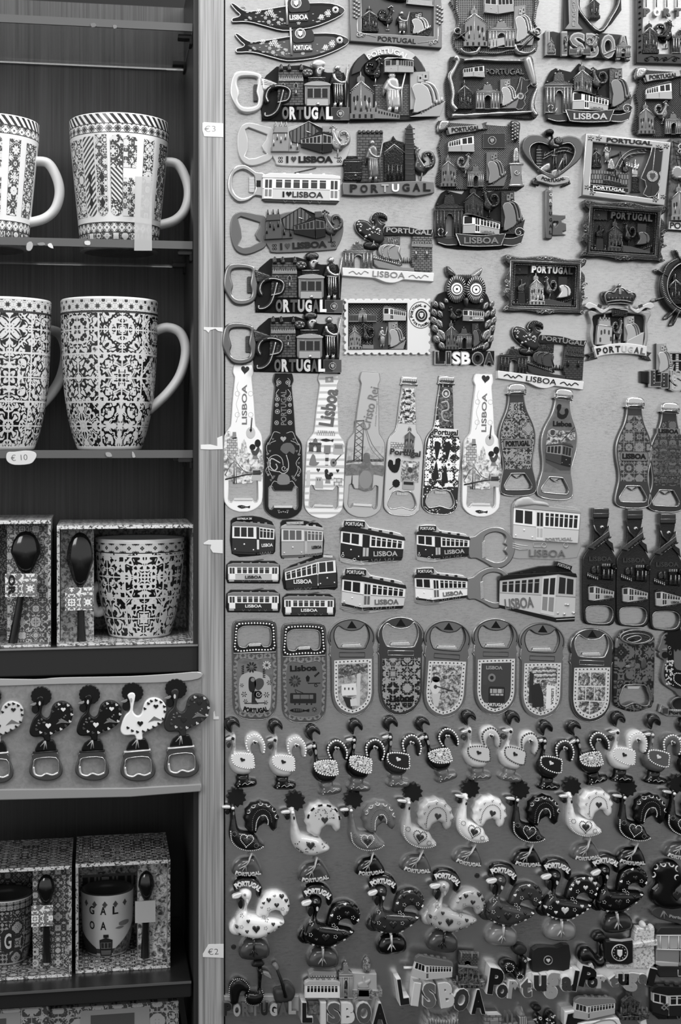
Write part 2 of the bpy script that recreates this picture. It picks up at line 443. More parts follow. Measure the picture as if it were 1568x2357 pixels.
def sm(pts,n=4,closed=True):
    "Catmull-Rom smoothing"
    o = [];L = len(pts);rng = range(L if closed else L-1)
    g = (lambda i: pts[i % L]) if closed else (lambda i: pts[max(0,min(L-1,i))])
    for i in rng:
        p0,p1,p2,p3 = g(i-1),g(i),g(i+1),g(i+2)
        for k in range(n):
            t = k/n
            o.append(tuple(.5*((2*p1[a])+(-p0[a]+p2[a])*t+(2*p0[a]-5*p1[a]+4*p2[a]-p3[a])*t*t+(-p0[a]+3*p1[a]-3*p2[a]+p3[a])*t**3) for a in (0,1)))
    if not closed: o.append(pts[-1])
    return o
def dens(pts,d=None):
    "subdivide long edges"
    L = len(pts);per = sum(math.hypot(pts[i][0]-pts[i-1][0],pts[i][1]-pts[i-1][1]) for i in range(L));d = d or per/48
    o = []
    for i in range(L):
        a,b = pts[i],pts[(i+1) % L];k = max(1,int(math.hypot(a[0]-b[0],a[1]-b[1])/d))
        o += [(a[0]+(b[0]-a[0])*j/k,a[1]+(b[1]-a[1])*j/k) for j in range(k)]
    return o
def along(pts,d,closed=False):
    "evenly spaced points on a path"
    o = [];acc = 0;P_ = pts+[pts[0]] if closed else pts
    for a,b in zip(P_,P_[1:]):
        l = math.hypot(b[0]-a[0],b[1]-a[1])
        while acc <= l and l > 0:
            o.append((a[0]+(b[0]-a[0])*acc/l,a[1]+(b[1]-a[1])*acc/l));acc += d
        acc -= l
    return o
def mv(pts,dx,dy): return [(x+dx,y+dy) for x,y in pts]
def quad(Q):
    (a,b,c,d) = Q
    return lambda u,v: (a[0]*(1-u)*(1-v)+b[0]*u*(1-v)+c[0]*u*v+d[0]*(1-u)*v,a[1]*(1-u)*(1-v)+b[1]*u*(1-v)+c[1]*u*v+d[1]*(1-u)*v)
def qr(Q,u0,v0,u1,v1): q = quad(Q);return [q(u0,v0),q(u1,v0),q(u1,v1),q(u0,v1)]
def crop(x0,y0,s,dx=0,dy=0,rot=0.0,c=(0,0)):
    "design = coordinates measured in an enlarged detail of the photo"
    cr,sr = math.cos(math.radians(rot)),math.sin(math.radians(rot))
    def f(x,y):
        X,Y = x-c[0],y-c[1];X,Y = c[0]+X*cr-Y*sr+dx,c[1]+X*sr+Y*cr+dy
        return (x0+X/s,y0+Y/s)
    return f
def sim(a,b,A,B):
    "similarity taking design points a,b to photo pixels A,B"
    za,zb_,ZA,ZB = complex(*a),complex(*b),complex(*A),complex(*B);k = (ZB-ZA)/(zb_-za)
    def f(x,y): z = ZA+k*(complex(x,y)-za);return (z.real,z.imag)
    return f
C1 = lambda **k: crop(500,0,2.904,**k)
C2 = lambda **k: crop(1000,0,2.761,**k)
C3 = lambda **k: crop(500,460,2.904,**k)
C4 = lambda **k: crop(980,460,2.667,**k)
C5 = lambda **k: crop(500,820,2.904,**k)
C6 = lambda **k: crop(1020,820,2.861,**k)
C7 = lambda **k: crop(500,1160,2.904,**k)
C8 = lambda **k: crop(940,1130,2.497,**k)
C9 = lambda **k: crop(500,1400,2.904,**k)
C10 = lambda **k: crop(1000,1400,2.761,**k)
C11 = lambda **k: crop(500,1800,2.904,**k)
C12 = lambda **k: crop(1000,1780,2.761,**k)
# ------------------------------------------------------------------ common finishes
PEW = G(74,.3,.9,bump=.5);PEWL = G(150,.28,.85,bump=.3);PEWD = G(28,.4,.6);SIDE = G(30,.5,.3)
CHROME = G(215,.16,1.0);STEEL = G(165,.28,.95);INK = G(22,.45);WHITE = G(235,.4);CREAM = G(212,.45);DARK = G(38,.4);BLK = G(14,.3)
RIM = G(205,.3,.6)
def box3(p,x0,x1,y0,y1,z0,z1,m):
    "world-axis box in the part's local frame, built from corners"
    vs = [(x,y,z) for x in (x0,x1) for y in (y0,y1) for z in (z0,z1)]
    fs = [(0,1,3,2),(4,6,7,5),(0,4,5,1),(2,3,7,6),(0,2,6,4),(1,5,7,3)]
    p.raw(vs,fs,m,uvs=[(x*273,z*273+y*273) for x,y,z in vs]);return p
# ================================================================== setting
def abox(name,x0,x1,y0,y1,z0,z1,m,parent=None,org=None,bev=0.0):
    cx,cy,cz = org if org else ((x0+x1)/2,(y0+y1)/2,z0)
    me = bpy.data.meshes.new(name);bm = bmesh.new()
    vs = [bm.verts.new((x-cx,y-cy,z-cz)) for x in (x0,x1) for y in (y0,y1) for z in (z0,z1)]
    for f in ((0,1,3,2),(4,6,7,5),(0,4,5,1),(2,3,7,6),(0,2,6,4),(1,5,7,3)): bm.faces.new([vs[i] for i in f])
    bmesh.ops.recalc_face_normals(bm,faces=bm.faces)
    if bev: bmesh.ops.bevel(bm,geom=bm.edges[:],offset=bev,segments=2,affect='EDGES')
    uvl = bm.loops.layers.uv.new('UVMap')
    for f in bm.faces:
        for l in f.loops: co = l.vert.co;l[uvl].uv = (co.x*273,co.y*273) if abs(f.normal.z) > .7 else ((co.x+co.y)*273,co.z*273)
    bm.to_mesh(me);bm.free();me.materials.append(m)
    o = bpy.data.objects.new(name,me);COL.objects.link(o)
    if parent: o.parent = parent;o.location = Vector((cx,cy,cz))-parent.location
    else: o.location = (cx,cy,cz)
    return o
def empty(name,loc,label,cat,group=None):
    o = bpy.data.objects.new(name,None);COL.objects.link(o);o.location = loc;o.empty_display_size = .02
    return tag(o,label,cat,group)
BACKY = 0.135
ZT,ZB = W(0,-120).z,W(0,2480).z
XP0,XP1 = W(457,1000).x,W(514.5,1000).x         # post
XB0 = W(518.5,1000).x
tag(abox('wall_back',-.62,.95,.29,.31,-.75,.6,G(40,.8)),kind='structure')
# magnet board
nb = N('board_paint');tc = nb.node('ShaderNodeTexCoord');mp = nb.node('ShaderNodeMapping');nb.nt.links.new(tc.outputs['Object'],mp.inputs[0])
mp.inputs['Scale'].default_value = (60,60,260);f1 = nb.noise(mp.outputs[0],3.0,6,.3,.7)
f2 = nb.noise(tc.outputs['Object'],14.0,4,.4);f3 = nb.noise(tc.outputs['Object'],2600.0,1)
mix = nb.ma('ADD',nb.ma('ADD',nb.ma('MULTIPLY',f1,.45),nb.ma('MULTIPLY',f2,.3)),nb.ma('MULTIPLY',f3,.25))
BOARD = nb.out(nb.ramp(mix,[(.36,166),(.47,202),(.60,213)]),.27,.93)
bd = empty('display_board',(.3,.012,ZB),'large pale painted steel board covered in souvenir magnets','display board')
abox('board_panel',XB0,.62,0,.012,ZB,ZT,BOARD,bd)
abox('board_edge',XP1,XB0,.0035,.012,ZB,ZT,G(20,.7),bd)
tp = Thing('board_hole','x','x',at=(536,1590));bpy.data.objects.remove(tp.o)
# small holes and screws of the board
for i,(hx,hy) in enumerate(((538,2180),(1099,2016),(560,18))):
    t = Thing('board_screw',['dark round screw in the board below the white heart rooster','dark round screw in the board between the rooster rows','small pale screw in the board above the sardine tail'][i],'screw',at=(hx,hy),h0=1)
    p = t.P('screw_head');p.slab(ell(hx,hy,6,n=14),0,.8,G(60 if i < 2 else 150,.4,.3),.3);p.slab([(hx-4,hy-.7),(hx+4,hy-.7),(hx+4,hy+.7),(hx-4,hy+.7)],.8,.9,G(25),0);p.done()
# cabinet
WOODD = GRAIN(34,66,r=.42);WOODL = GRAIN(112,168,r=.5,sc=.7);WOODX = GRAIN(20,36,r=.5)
cab = empty('display_cabinet',(-.08,.13,ZB),'dark wood display cabinet with a pale oak front post and mug shelves','cabinet')
XL = W(-260,1000).x
zr0,zr1 = W(200,1553).z,W(200,1489).z          # dark rail
zs0,zs1 = W(200,1832,-.004).z,W(200,1563,-.004).z
zl = W(0,2236).z
abox('front_post',XP0,XP1,-.004,.13,ZB,ZT,WOODL,cab,bev=.0006)
abox('side_panel',XP0-.004,XP0,.002,BACKY,ZB,ZT,GRAIN(28,50,r=.4),cab)
abox('back_panel',XL,XP0,BACKY,BACKY+.008,zr0,ZT,WOODD,cab)
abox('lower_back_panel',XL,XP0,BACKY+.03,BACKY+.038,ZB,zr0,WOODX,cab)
abox('bottom_rail',XL,XP0-.0005,.0,.02,zr0,zr1,G(42,.42),cab,bev=.0008)
abox('compartment_floor',XL,XP0-.004,.02,BACKY,zr1-.012,zr1-.0004,G(46,.4),cab)
abox('rail_edging',XL,XP0-.0005,-.001,.004,zr1-.0014,zr1,G(150,.3,.5),cab)
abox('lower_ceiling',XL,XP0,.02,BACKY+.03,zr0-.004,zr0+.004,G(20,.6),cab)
# glass shelves
def glass_mat():
    m,nt,b = new_mat('shelf_glass');b.inputs['Base Color'].default_value = (.75,.75,.75,1);b.inputs['Roughness'].default_value = .04
    b.inputs['Transmission Weight'].default_value = 1.0;b.inputs['IOR'].default_value = 1.45;return m
GLASS = glass_mat();GEDGE = G(88,.25,0)
def z_at(y,Y): return W(300,y,Y).z
shelf_z = []
for i,(yt,lab) in enumerate(((47,'empty glass shelf at the top of the cabinet'),(552,'glass shelf carrying the two letter patterned mugs'),(1036,'glass shelf carrying the two dark tile patterned mugs'))):
    zt = z_at(yt,.006);zb_ = zt-.0065;shelf_z.append(zt)
    s = empty('glass_shelf',(-.08,.07,zt),lab,'shelf','glass shelves of the cabinet')
    abox('glass_pane',XL,XP0-.0045,.008,BACKY-.002,zb_,zt,GLASS,s)
    abox('polished_edge',XL,XP0-.0045,.006,.008,zb_,zt,GEDGE,s)
    abox('rear_edge',XL,XP0-.02,BACKY-.002,BACKY-.0005,zb_,zb_+.0012,G(225,.2,.3),s)
    for yy in (.02,.105):
        c = empty('shelf_clip',(XP0-.010,yy,zb_),['metal shelf clip under the %s edge of the %s' % (('front','rear')[yy > .05],q) for q in ('topmost glass shelf','middle glass shelf with letter mugs','lowest glass shelf with tile mugs')][i],'shelf clip','shelf clips on the cabinet side')
        abox('clip_arm',XP0-.016,XP0-.0042,yy-.006,yy+.006,zb_-.0035,zb_-.0002,G(60,.25,.8),c,bev=.0005)
        abox('clip_plate',XP0-.0065,XP0-.0042,yy-.008,yy+.008,zb_-.009,zb_-.0036,G(40,.25,.8),c,bev=.0005)
# lower shelf of the dark compartment
zl = z_at(2268,.0); 
ls = empty('lower_shelf',(-.08,.08,zl),'dark glossy lower shelf holding the boxed mug sets','shelf')
abox('shelf_board',XL,XP0-.006,.0,BACKY+.028,zl-.013,zl,G(34,.25),ls,bev=.0008)
abox('shelf_lip',XL,XP0-.006,-.0012,.0,zl-.0012,zl+.0006,G(95,.3,.3),ls)
zl2 = z_at(2520,.0)
l2 = empty('base_shelf',(-.08,.08,zl2),'dark shelf below the frame edge carrying the lowest boxes','shelf')
abox('shelf_board',XL,XP0-.006,-.02,BACKY+.028,zl2-.013,zl2,G(30,.3),l2)
# strip with rooster openers
STRIPM = BLOTCH([(.3,118),(.7,138)],.9,4,3.0,.3)
t = Thing('display_strip','horizontal grey steel strip hung with rooster bottle openers','display strip',at=(230,1700),h0=6)
p = t.P('strip_panel');p.slab([(-90,1566),(300,1561),(464,1553),(463,1822),(300,1829),(-90,1842)],4.2,6,STRIPM,.4);p.done()
p = t.P('bottom_lip');p.slab([(-90,1816),(300,1812),(463,1803),(463,1820),(300,1833),(-90,1842)],6,9,G(140,.35),.8,2);p.done()
p = t.P('wrap_highlight','pale painted highlight on the clear film folded over the top edge')  # opaque pale grey paints the highlight along the film's top fold
p.slab(sm([(-90,1562),(80,1563),(140,1559),(300,1556),(400,1550),(455,1546),(466,1555),(440,1566),(330,1572),(160,1574),(-90,1580)],3),6,7,G(178,.2,.3),.4);p.done()
abox('strip_hanger',XL,XP0,.0,.02,zs0+.004,zs1-.002,G(40),cab)
# ------------------------------------------------------------------ tape pieces on the post
def tape(name,label,pts,v,text=None,tx=None,cat='tape',grp=None):
    cx = sum(q[0] for q in pts)/len(pts);cy = sum(q[1] for q in pts)/len(pts)
    t = Thing(name,label,cat,grp,at=(cx,cy),h0=4.3);t.up = 4
    t.up = 0
    p = t.P('paper');p.slab(pts,4.0,4.35,G(v,.45),.1);p.done()
    if text:
        p = t.P('handwriting','thin pencil handwriting');p.txt(text,cx+tx[0],cy+tx[1],tx[2],tx[3],4.35,.05,G(tx[4],.6),rot=3,bold=-.012);p.done()
tape('price_sticker','white price sticker marked €3 on the post beside the upper mug',[(466,283),(470,281),(514,284),(514,316),(470,314),(466,300)],212,'€3',(0,0,26,14,135),'price sticker')
tape('price_sticker','white price sticker marked €2 low on the oak post',[(467,2196),(480,2174),(515,2173),(515,2205),(467,2203)],222,'€2',(2,0,24,14,60),'price sticker')
tape('adhesive_tape','torn white tape scrap on the post level with the tram magnets',[(469,1250),(480,1243),(513,1243),(513,1274),(490,1272),(484,1262),(486,1254),(469,1253)],215)
tape('adhesive_tape','thin white tape strip across the post left of the first bottle',[(462,1024),(484,1023),(500,1027),(500,1008),(512,1003),(513,1034),(484,1035),(462,1034)],225)
tape('adhesive_tape','short white tape remnant on the post beside the lowest portugal opener',[(469,753),(513,754),(513,764),(502,762),(496,757),(484,760),(480,766),(474,760),(469,759)],215)
tape('adhesive_tape','small pale tape remnant on the post beside the rooster strip',[(491,1640),(494,1636),(496,1650),(504,1650),(504,1656),(491,1656)],205)
# ================================================================== mugs
def lathe(p,cx,cy,cz,prof,m_of,seg=72,uvR=None):
    "prof: (r, z) list in metres; m_of(i) material of segment i"
    base = len(p.v);n = len(prof);R0 = uvR or max(r for r,z in prof)
    for (r,z) in prof:
        for k in range(seg+1):
            a = 2*pi*k/seg + pi/2;p.v.append((cx+r*math.cos(a),cy+r*math.sin(a),cz+z));p.uvs.append((2*pi*k/seg*R0*273,z*273))
    for i in range(n-1):
        mi = p.mat(m_of(i))
        for k in range(seg):
            a = base+i*(seg+1)+k;p.face((a,a+1,a+seg+2,a+seg+1),mi,True)
class Mug:
    def __init__(s,label,cx,ytop,ybot,hw,prof,yc,sub=None,group=None,inner=WHITE,pats=None,handle=None,hw_h=.012,shelf_z=None,hm=None,hrot=0.0):
        "cx, hw in photo px at depth yc; prof: [(t 0=top..1=bottom, radius factor, material)]"
        s.yc = yc;P0 = W(cx,ytop,yc);P1 = W(cx,ybot,yc)
        z1 = P0.z;z0 = shelf_z if shelf_z is not None else P1.z
        s.R = hw*(yc+DIST)/FPX/math.cos(YAW)*.99;s.H = z1-z0;s.x = P0.x;s.z0 = z0;s.hwpx = hw;s.cx = cx
        s.o = empty('mug',(s.x,yc,z0),label,'mug',group)
        class T_: pass
        t = T_();t.o = s.o;t.org = Vector((s.x,yc,z0));s.t = t
        p = Part(t,'mug_body');pr = [(0.0,.0),(prof[-1][1]*s.R*.9,.0)];mats = [inner,inner]
        for (tt,rf,m) in prof[::-1]: pr.append((rf*s.R,s.H*(1-tt)+.0008*(tt == 1)));mats.append(m)
        s.prof = [(tt,rf) for tt,rf,m in prof]
        pr += [(prof[0][1]*s.R-.001,s.H+.0008),(prof[0][1]*s.R-.0035,s.H),(prof[0][1]*s.R-.004,s.H*.9),(prof[-1][1]*s.R-.004,.006),(0,.006)]
        mats = [inner,inner]+[m for (_,_,m) in prof[::-1]]+[inner]*6
        lathe(p,0,0,0,pr,lambda i: mats[i+1] if i+1 < len(mats) else inner,uvR=s.R)
        p.done()
        if handle:
            p = Part(t,'mug_handle');m = hm or CREAM;path = sm([((x-cx)/hw*s.R,(y-ytop)/(ybot-ytop)) for x,y in handle],6,closed=False)
            pts = [(x,s.H*(1-v)) for x,v in path];n = len(pts);seg = 10;base = 0
            for i in range(n):
                a = pts[max(0,i-1)];b = pts[min(n-1,i+1)];dx,dz = b[0]-a[0],b[1]-a[1];l = math.hypot(dx,dz) or 1
                nx,nz = -dz/l,dx/l
                for k in range(seg):
                    th = 2*pi*k/seg;a_ = .0042*math.cos(th);b_ = hw_h/2*math.sin(th)
                    p.v.append((pts[i][0]+nx*a_,b_,pts[i][1]+nz*a_));p.uvs.append((0,0))
            mi = p.mat(m)
            for i in range(n-1):
                for k in range(seg):
                    k2 = (k+1) % seg;p.face((i*seg+k,i*seg+k2,(i+1)*seg+k2,(i+1)*seg+k),mi,True)
            p.face(tuple(range(seg)),mi);p.face(tuple((n-1)*seg+k for k in range(seg))[::-1],mi)
            cr,sr = math.cos(hrot),math.sin(hrot);p.v = [(x*cr-y*sr,x*sr+y*cr,z) for x,y,z in p.v];p.done()
    def rad(s,t):
        pr = s.prof
        for (a,ra),(b,rb) in zip(pr,pr[1:]):
            if a <= t <= b and b > a: return (ra+(rb-ra)*(t-a)/(b-a))*s.R
        return pr[-1][1]*s.R
    def wp(s,th,t,h=.0003):
        "surface point at angle th (0 = towards viewer, + right), t 0 top..1 bottom"
        r = s.rad(t)+h;return (r*math.sin(th),-r*math.cos(th),s.H*(1-t))
    def patch(s,p,th0,th1,top,bot,m,h=.0003,nc=8,nr=6,uvo=(0,0)):
        base = len(p.v);mi = p.mat(m)
        for i in range(nc+1):
            th = th0+(th1-th0)*i/nc;u = i/nc;a,b = top(u),bot(u)
            for j in range(nr+1):
                t = a+(b-a)*j/nr;p.v.append(s.wp(th,t,h));p.uvs.append((th*s.R*273+uvo[0],-t*s.H*273+uvo[1]))
        for i in range(nc):
            for j in range(nr):
                a = base+i*(nr+1)+j;p.face((a,a+1,a+nr+2,a+nr+1),mi,True)
    def text(s,p,string,th,t,w,hgt,m,h=.0004):
        vs,fs = text_mesh(string,.02);mi = p.mat(m);base = len(p.v)
        for (x,y,z) in vs: p.v.append(s.wp(th+x*w,t-y*hgt,h));p.uvs.append((0,0))
        for f in fs: p.face(tuple(base+i for i in f),mi)
# -- letter patterned tall mugs
MW = G(222,.25,coat=.5)
BANDT = STRIPE(45,225,1.3,.7,.5,r=.2);BAND2 = AZ(2.1,60,215,3.0,0.0,fr=5,r=.2);BANDL = G(60,.25);BANDB = AZ(2.6,70,215,8.0,3.0,fr=6,r=.2)
profA = [(0,1,MW),(.002,1,BANDT),(.075,.995,BANDL),(.082,.994,BAND2),(.145,.987,BANDL),(.152,.986,MW),(.845,.82,BANDL),(.852,.818,BAND2),(.925,.80,BANDL),(.932,.798,BANDB),(.99,.785,MW),(1,.77,MW)]
def one(v): return lambda u: v
def arch_t(t0,d): return lambda u: t0+d*(1-math.sin(pi*max(.02,min(.98,u)))**.5)
def arch_b(t0,d): return lambda u: t0-d*(1-math.sin(pi*max(.02,min(.98,u)))**.5)
def letter_mug(label,cx,seedo,hide=False):
    mg = Mug(label,cx,286,551,112,profA,.05,handle=[(cx+98,365),(cx+130,368),(cx+150,400),(cx+156,435),(cx+146,470),(cx+122,492),(cx+84,503)],shelf_z=shelf_z[1],group='letter patterned mugs on the middle glass shelf')
    p = Part(mg.t,'printed_panels')
    A = lambda c,s_,f=6.0: AZ(c,62,212,s_+seedo,2.0,fr=f,r=.22)
    T0,T1 = .175,.80
    x = lambda px: math.asin(max(-.999,min(.999,px/100.0)))
    # narrow angled panels far left, pair with diamonds, the arch letter, tall side panels
    mg.patch(p,x(-98),x(-76),one(T0+.01),one(T1),A(3.2,1.0))
    mg.patch(p,x(-74),x(-53),one(T0),arch_b(T1,.05),STRIPE(62,214,.9,-.8,.5,r=.22))
    mg.patch(p,x(-50),x(-27),one(T0-.01),arch_b(T1,.05),A(2.4,4.0))
    for (a,b) in ((-50,-27),(-74,-53)):
        for k in range(3):
            mg.patch(p,x(a+6),x(b-6),lambda u,k=k: .45+k*.1+.045*abs(2*u-1),lambda u,k=k: .54+k*.1-.045*abs(2*u-1),G(30,.25),h=.0006,nc=4,nr=2)
    mg.patch(p,x(-20),x(6),arch_t(T0-.01,.05),arch_b(T1,.05),A(3.4,7.0))
    mg.patch(p,x(-19),x(5),one(.42),one(.68),STRIPE(62,214,.8,.8,.5,r=.22),h=.0006)
    mg.patch(p,x(7),x(34),arch_t(T0-.01,.05),one(.42),A(2.6,12.0))
    mg.patch(p,x(7),x(34),one(.50),one(T1),A(2.6,15.0))
    mg.patch(p,x(48),x(69),one(T0+.01),one(T1),A(3.0,21.0))
    mg.patch(p,x(80),x(97),one(T0+.02),one(T1),A(3.0,26.0))
    p.done()
    return mg
letter_mug('tall white mug with patterned letter panels, right on the middle shelf',275,0)
letter_mug('letter panelled mug cut by the left frame edge, showing its handle',-27,3.0)
# -- tile patterned mugs
TRIM = AZ(2.6,50,205,30.0,0.0,fr=4,r=.2)
TIL = lambda s_: AZ(10.9,22,205,s_,9.0,grout=1,fr=12,r=.2,sc=3.2,w=.7)
def tile_mug(label,cx,seed,hw=109,hrot=0.0):
    tl = TIL(seed);pr = [(0,1,MW),(.006,1,G(200,.3)),(.012,1.0,TRIM),(.085,.998,G(55,.2)),(.1,.997,tl),(.3,.985,tl),(.5,.955,tl),(.65,.915,tl),(.78,.85,tl),(.9,.76,tl),(.975,.68,MW),(1,.655,MW)]
    return Mug(label,cx,695,1036,hw,pr,.05,handle=[(cx+100,762),(cx+130,752),(cx+160,765),(cx+172,805),(cx+160,860),(cx+130,905),(cx+84,948)],shelf_z=shelf_z[2],hrot=hrot,group='tile patterned mugs on the lowest glass shelf')
tile_mug('dark tile patterned mug with dense arabesque squares, right on the shelf',252,3.3)
tile_mug('tile patterned mug at the left frame edge behind the €10 sticker',3,11.7,110,hrot=.62)
# tape hanging in front of the upper right mug
t = Thing('adhesive_tape','translucent tape strip hanging in front of the upper right mug','tape',at=(328,575),h0=-5.3)
m,nt,b = new_mat('frosted_tape');b.inputs['Base Color'].default_value = (.42,.42,.42,1);b.inputs['Roughness'].default_value = .6;b.inputs['Alpha'].default_value = .82
p = t.P('tape_strip');p.slab([(311,406),(349,407),(350,577),(309,577)],-5.6,-5.3,m,.05);p.done()
def shelfbit(label,pts,v,cat='tape'):
    cx = sum(q[0] for q in pts)/len(pts);cy = sum(q[1] for q in pts)/len(pts)
    t = Thing('tape_scrap',label,cat,at=(cx,cy),h0=-5.4);p = t.P('scrap');p.slab(pts,-6.0,-5.3,G(v,.4),.1);p.done()
shelfbit('pale tape scrap on the shelf edge below the left letter mug',sm([(62,560),(72,556),(76,566),(70,577),(61,575)],2),165)
shelfbit('curled tape scrap on the shelf edge, right of the palest scrap',sm([(86,560),(100,558),(104,564),(90,565)],2),130)
shelfbit('bright tape scrap on the shelf edge between the two letter mugs',sm([(110,562),(118,560),(123,572),(112,568)],2),210)
shelfbit('bright tape scrap under the left side of the right letter mug',sm([(195,555),(207,555),(207,564),(196,563)],2),200)
shelfbit('pale tape scrap on the edge below the tile mug, left one',sm([(243,1042),(254,1042),(258,1051),(246,1051)],2),150)
shelfbit('pale drop shaped tape scrap below the tile mug, right one',sm([(304,1040),(308,1042),(312,1052),(305,1053)],2),160)
shelfbit('faint tape scrap in the middle of the topmost shelf edge',sm([(208,55),(218,53),(222,60),(212,63)],2),105)
shelfbit('faint round tape scrap right of centre on the topmost shelf edge',sm([(260,58),(268,58),(269,64),(262,66)],2),115)
t = Thing('price_sticker','torn oval price sticker marked €10 on the lowest glass shelf edge','price sticker',at=(48,1053),h0=-5.2)
p = t.P('paper');p.slab(sm([(14,1052),(18,1041),(34,1040),(60,1037),(78,1040),(84,1047),(80,1058),(68,1068),(34,1070),(18,1063)],3),-5.8,-5.0,G(205,.5),.2);p.done()
p = t.P('handwriting');p.txt('€ 10',44,1053,38,14,-5.0,.05,G(80,.6),rot=4,bold=-.01);p.done()
# ================================================================== gift boxes (open front)
def gift_box(label,x0,x1,y0,y1,yf,dep,pat,inner,split,strap,spoon_px,mug=None,txt=None,lid=None,grp='boxed mug sets in the cabinet',zfloor=None,rot=0.0,inleft=True):
    a = W(x0,y1,yf);b = W(x1,y0,yf);z0 = a.z if zfloor is None else zfloor;z1 = b.z
    o = empty('gift_box',(a.x,yf,z0),label,'gift box',grp);T = .0022
    X0,X1 = a.x,b.x;org = (a.x,yf,z0)
    abox('box_back',X0,X1,yf+dep-T,yf+dep,z0,z1,inner,o)
    abox('box_top',X0,X1,yf,yf+dep-T,z1-T,z1,pat,o)
    abox('box_bottom',X0,X1,yf,yf+dep-T,z0,z0+T,pat,o)
    abox('box_side',X0,X0+T,yf,yf+dep-T,z0+T,z1-T,pat,o)
    abox('box_side',X1-T,X1,yf,yf+dep-T,z0+T,z1-T,pat,o)
    rim = G(185,.35)
    f = abox('box_rim',X0,X1,yf-.0006,yf,z1-T*1.3,z1,BLOTCH([(.42,70),(.5,215)],1.4,2,2.0,.35),o)
    abox('box_rim',X0,X0+T,yf-.0006,yf,z0,z1-T*1.3,BLOTCH([(.4,60),(.5,180)],1.4,2,5.0,.35),o)
    abox('box_rim',X1-T,X1,yf-.0006,yf,z0,z1-T*1.3,BLOTCH([(.45,60),(.55,170)],1.4,2,6.0,.35),o)
    abox('box_rim',X0+T,X1-T,yf-.0006,yf,z0,z0+T,BLOTCH([(.40,80),(.5,215)],1.4,2,7.0,.35),o)
    xs = W(split,y1,yf+.008).x
    # divider card carrying the spoon
    sx0,sx1 = (X0+T,xs) if inleft else (xs,X1-T)
    abox('spoon_card',sx0+.0005,sx1,yf+.016,yf+.0175,z0+T,z1-T,inner,o)
    so2 = abox('card_flap',(xs-.0012) if inleft else xs,xs if inleft else xs+.0012,yf+.0175,yf+dep*.7,z0+T,z1-T,inner,o)
    # strap
    s0 = W(strap[0],strap[3],yf+.006);s1 = W(strap[2],strap[1],yf+.006)
    abox('spoon_band',s0.x,s1.x,yf+.005,yf+.0065,s0.z,s1.z,strap[4],o)
    # spoon
    yl = yf+.0115;cxs = (spoon_px[0]+spoon_px[2])/2;C_ = W(cxs,(spoon_px[1]+spoon_px[3])/2,yl);top = W(cxs,spoon_px[1],yl).z;bot = W(cxs,spoon_px[3],yl).z
    hwid = (W(spoon_px[2],0,yl).x-W(spoon_px[0],0,yl).x)/2;hb = W(spoon_px[4],spoon_px[5],yl)
    so = empty('spoon',(C_.x,yl,hb.z),lid,'spoon','dark spoons in the gift boxes')
    class T_: pass
    tt = T_();tt.o = so;tt.org = Vector((C_.x,yl,hb.z));p = Part(tt,'spoon_bowl');mi = p.mat(G(18,.12,0,coat=.8));nr,ns = 8,20
    rings = []
    for i in range(nr+1):
        ph = pi/2*i/nr
        for k in range(ns):
            a_ = 2*pi*k/ns;rr = math.cos(ph);zz = math.sin(a_)
            wx = hwid*(1-.22*(1-zz)*.5*1.2) if zz < 0 else hwid
            p.v.append((wx*math.cos(a_)*rr,-.005*math.sin(ph),(top+bot)/2-hb.z+(top-bot)/2*zz*rr));p.uvs.append((0,0))
    for i in range(nr):
        for k in range(ns):
            k2 = (k+1) % ns;p.face((i*ns+k,i*ns+k2,(i+1)*ns+k2,(i+1)*ns+k),mi,True)
    p.done()
    p = Part(tt,'spoon_handle');hx = hb.x-C_.x;zt_ = bot+.006-hb.z;n = 10;w_ = .0035
    pts = [(hx*(1-i/n)**1.0,zt_*i/n,w_*(1.1-.5*(i/n))) for i in range(n+1)]
    mi = p.mat(G(20,.2,0,coat=.5))
    for (x_,z_,ww) in pts:
        for (dx,dy) in ((-1,0),(-.5,-.6),(.5,-.6),(1,0),(.5,.5),(-.5,.5)): p.v.append((x_+dx*ww,dy*.003,z_));p.uvs.append((0,0))
    for i in range(n):
        for k in range(6): k2 = (k+1) % 6;p.face((i*6+k,i*6+k2,(i+1)*6+k2,(i+1)*6+k),mi,True)
    p.done()
    return o,(X0,X1,z0,z1,T)
zc = zr1-.0004
PAT1 = AZ(3.2,70,190,40.0,4.0,fr=7,r=.5);PAT2 = AZ(2.2,50,165,44.0,4.0,fr=6,r=.5);PAT3 = AZ(2.4,55,200,60.0,2.0,fr=6,r=.45)
BAND = AZ(3.6,110,230,52.0,2.0,fr=6,r=.35)
gift_box('patterned gift box with a dark spoon and tile mug, under the shelves',131,450,1207,1489,.008,.092,PAT1,BLOTCH([(.42,80),(.56,175)],1.2,4,9.0,.5),216,(150,1352,213,1405,BAND),(153,1225,216,1352,188,1486),lid='dark glossy spoon banded in the box with the tile mug',zfloor=zc)
gift_box('patterned gift box with a large dark spoon at the left frame edge',-150,117,1197,1489,.008,.092,PAT2,AZ(3.0,75,190,49.0,4.0,fr=6,r=.5),14,(12,1320,85,1374,BAND),(25,1222,94,1322,28,1488),lid='large dark spoon banded in the box at the left edge',zfloor=zc,inleft=False)
tl = AZ(9.6,20,212,21.4,6.0,grout=1,fr=9,r=.2,sc=3.0,w=.45)
profM = [(0,1,MW),(.006,1,MW),(.03,1.0,AZ(3.0,35,200,70.0,0.0,fr=3,r=.2)),(.12,.998,G(30,.2)),(.13,.997,tl),(.35,.97,tl),(.55,.92,tl),(.75,.83,tl),(.9,.74,tl),(.97,.70,MW),(1,.68,MW)]
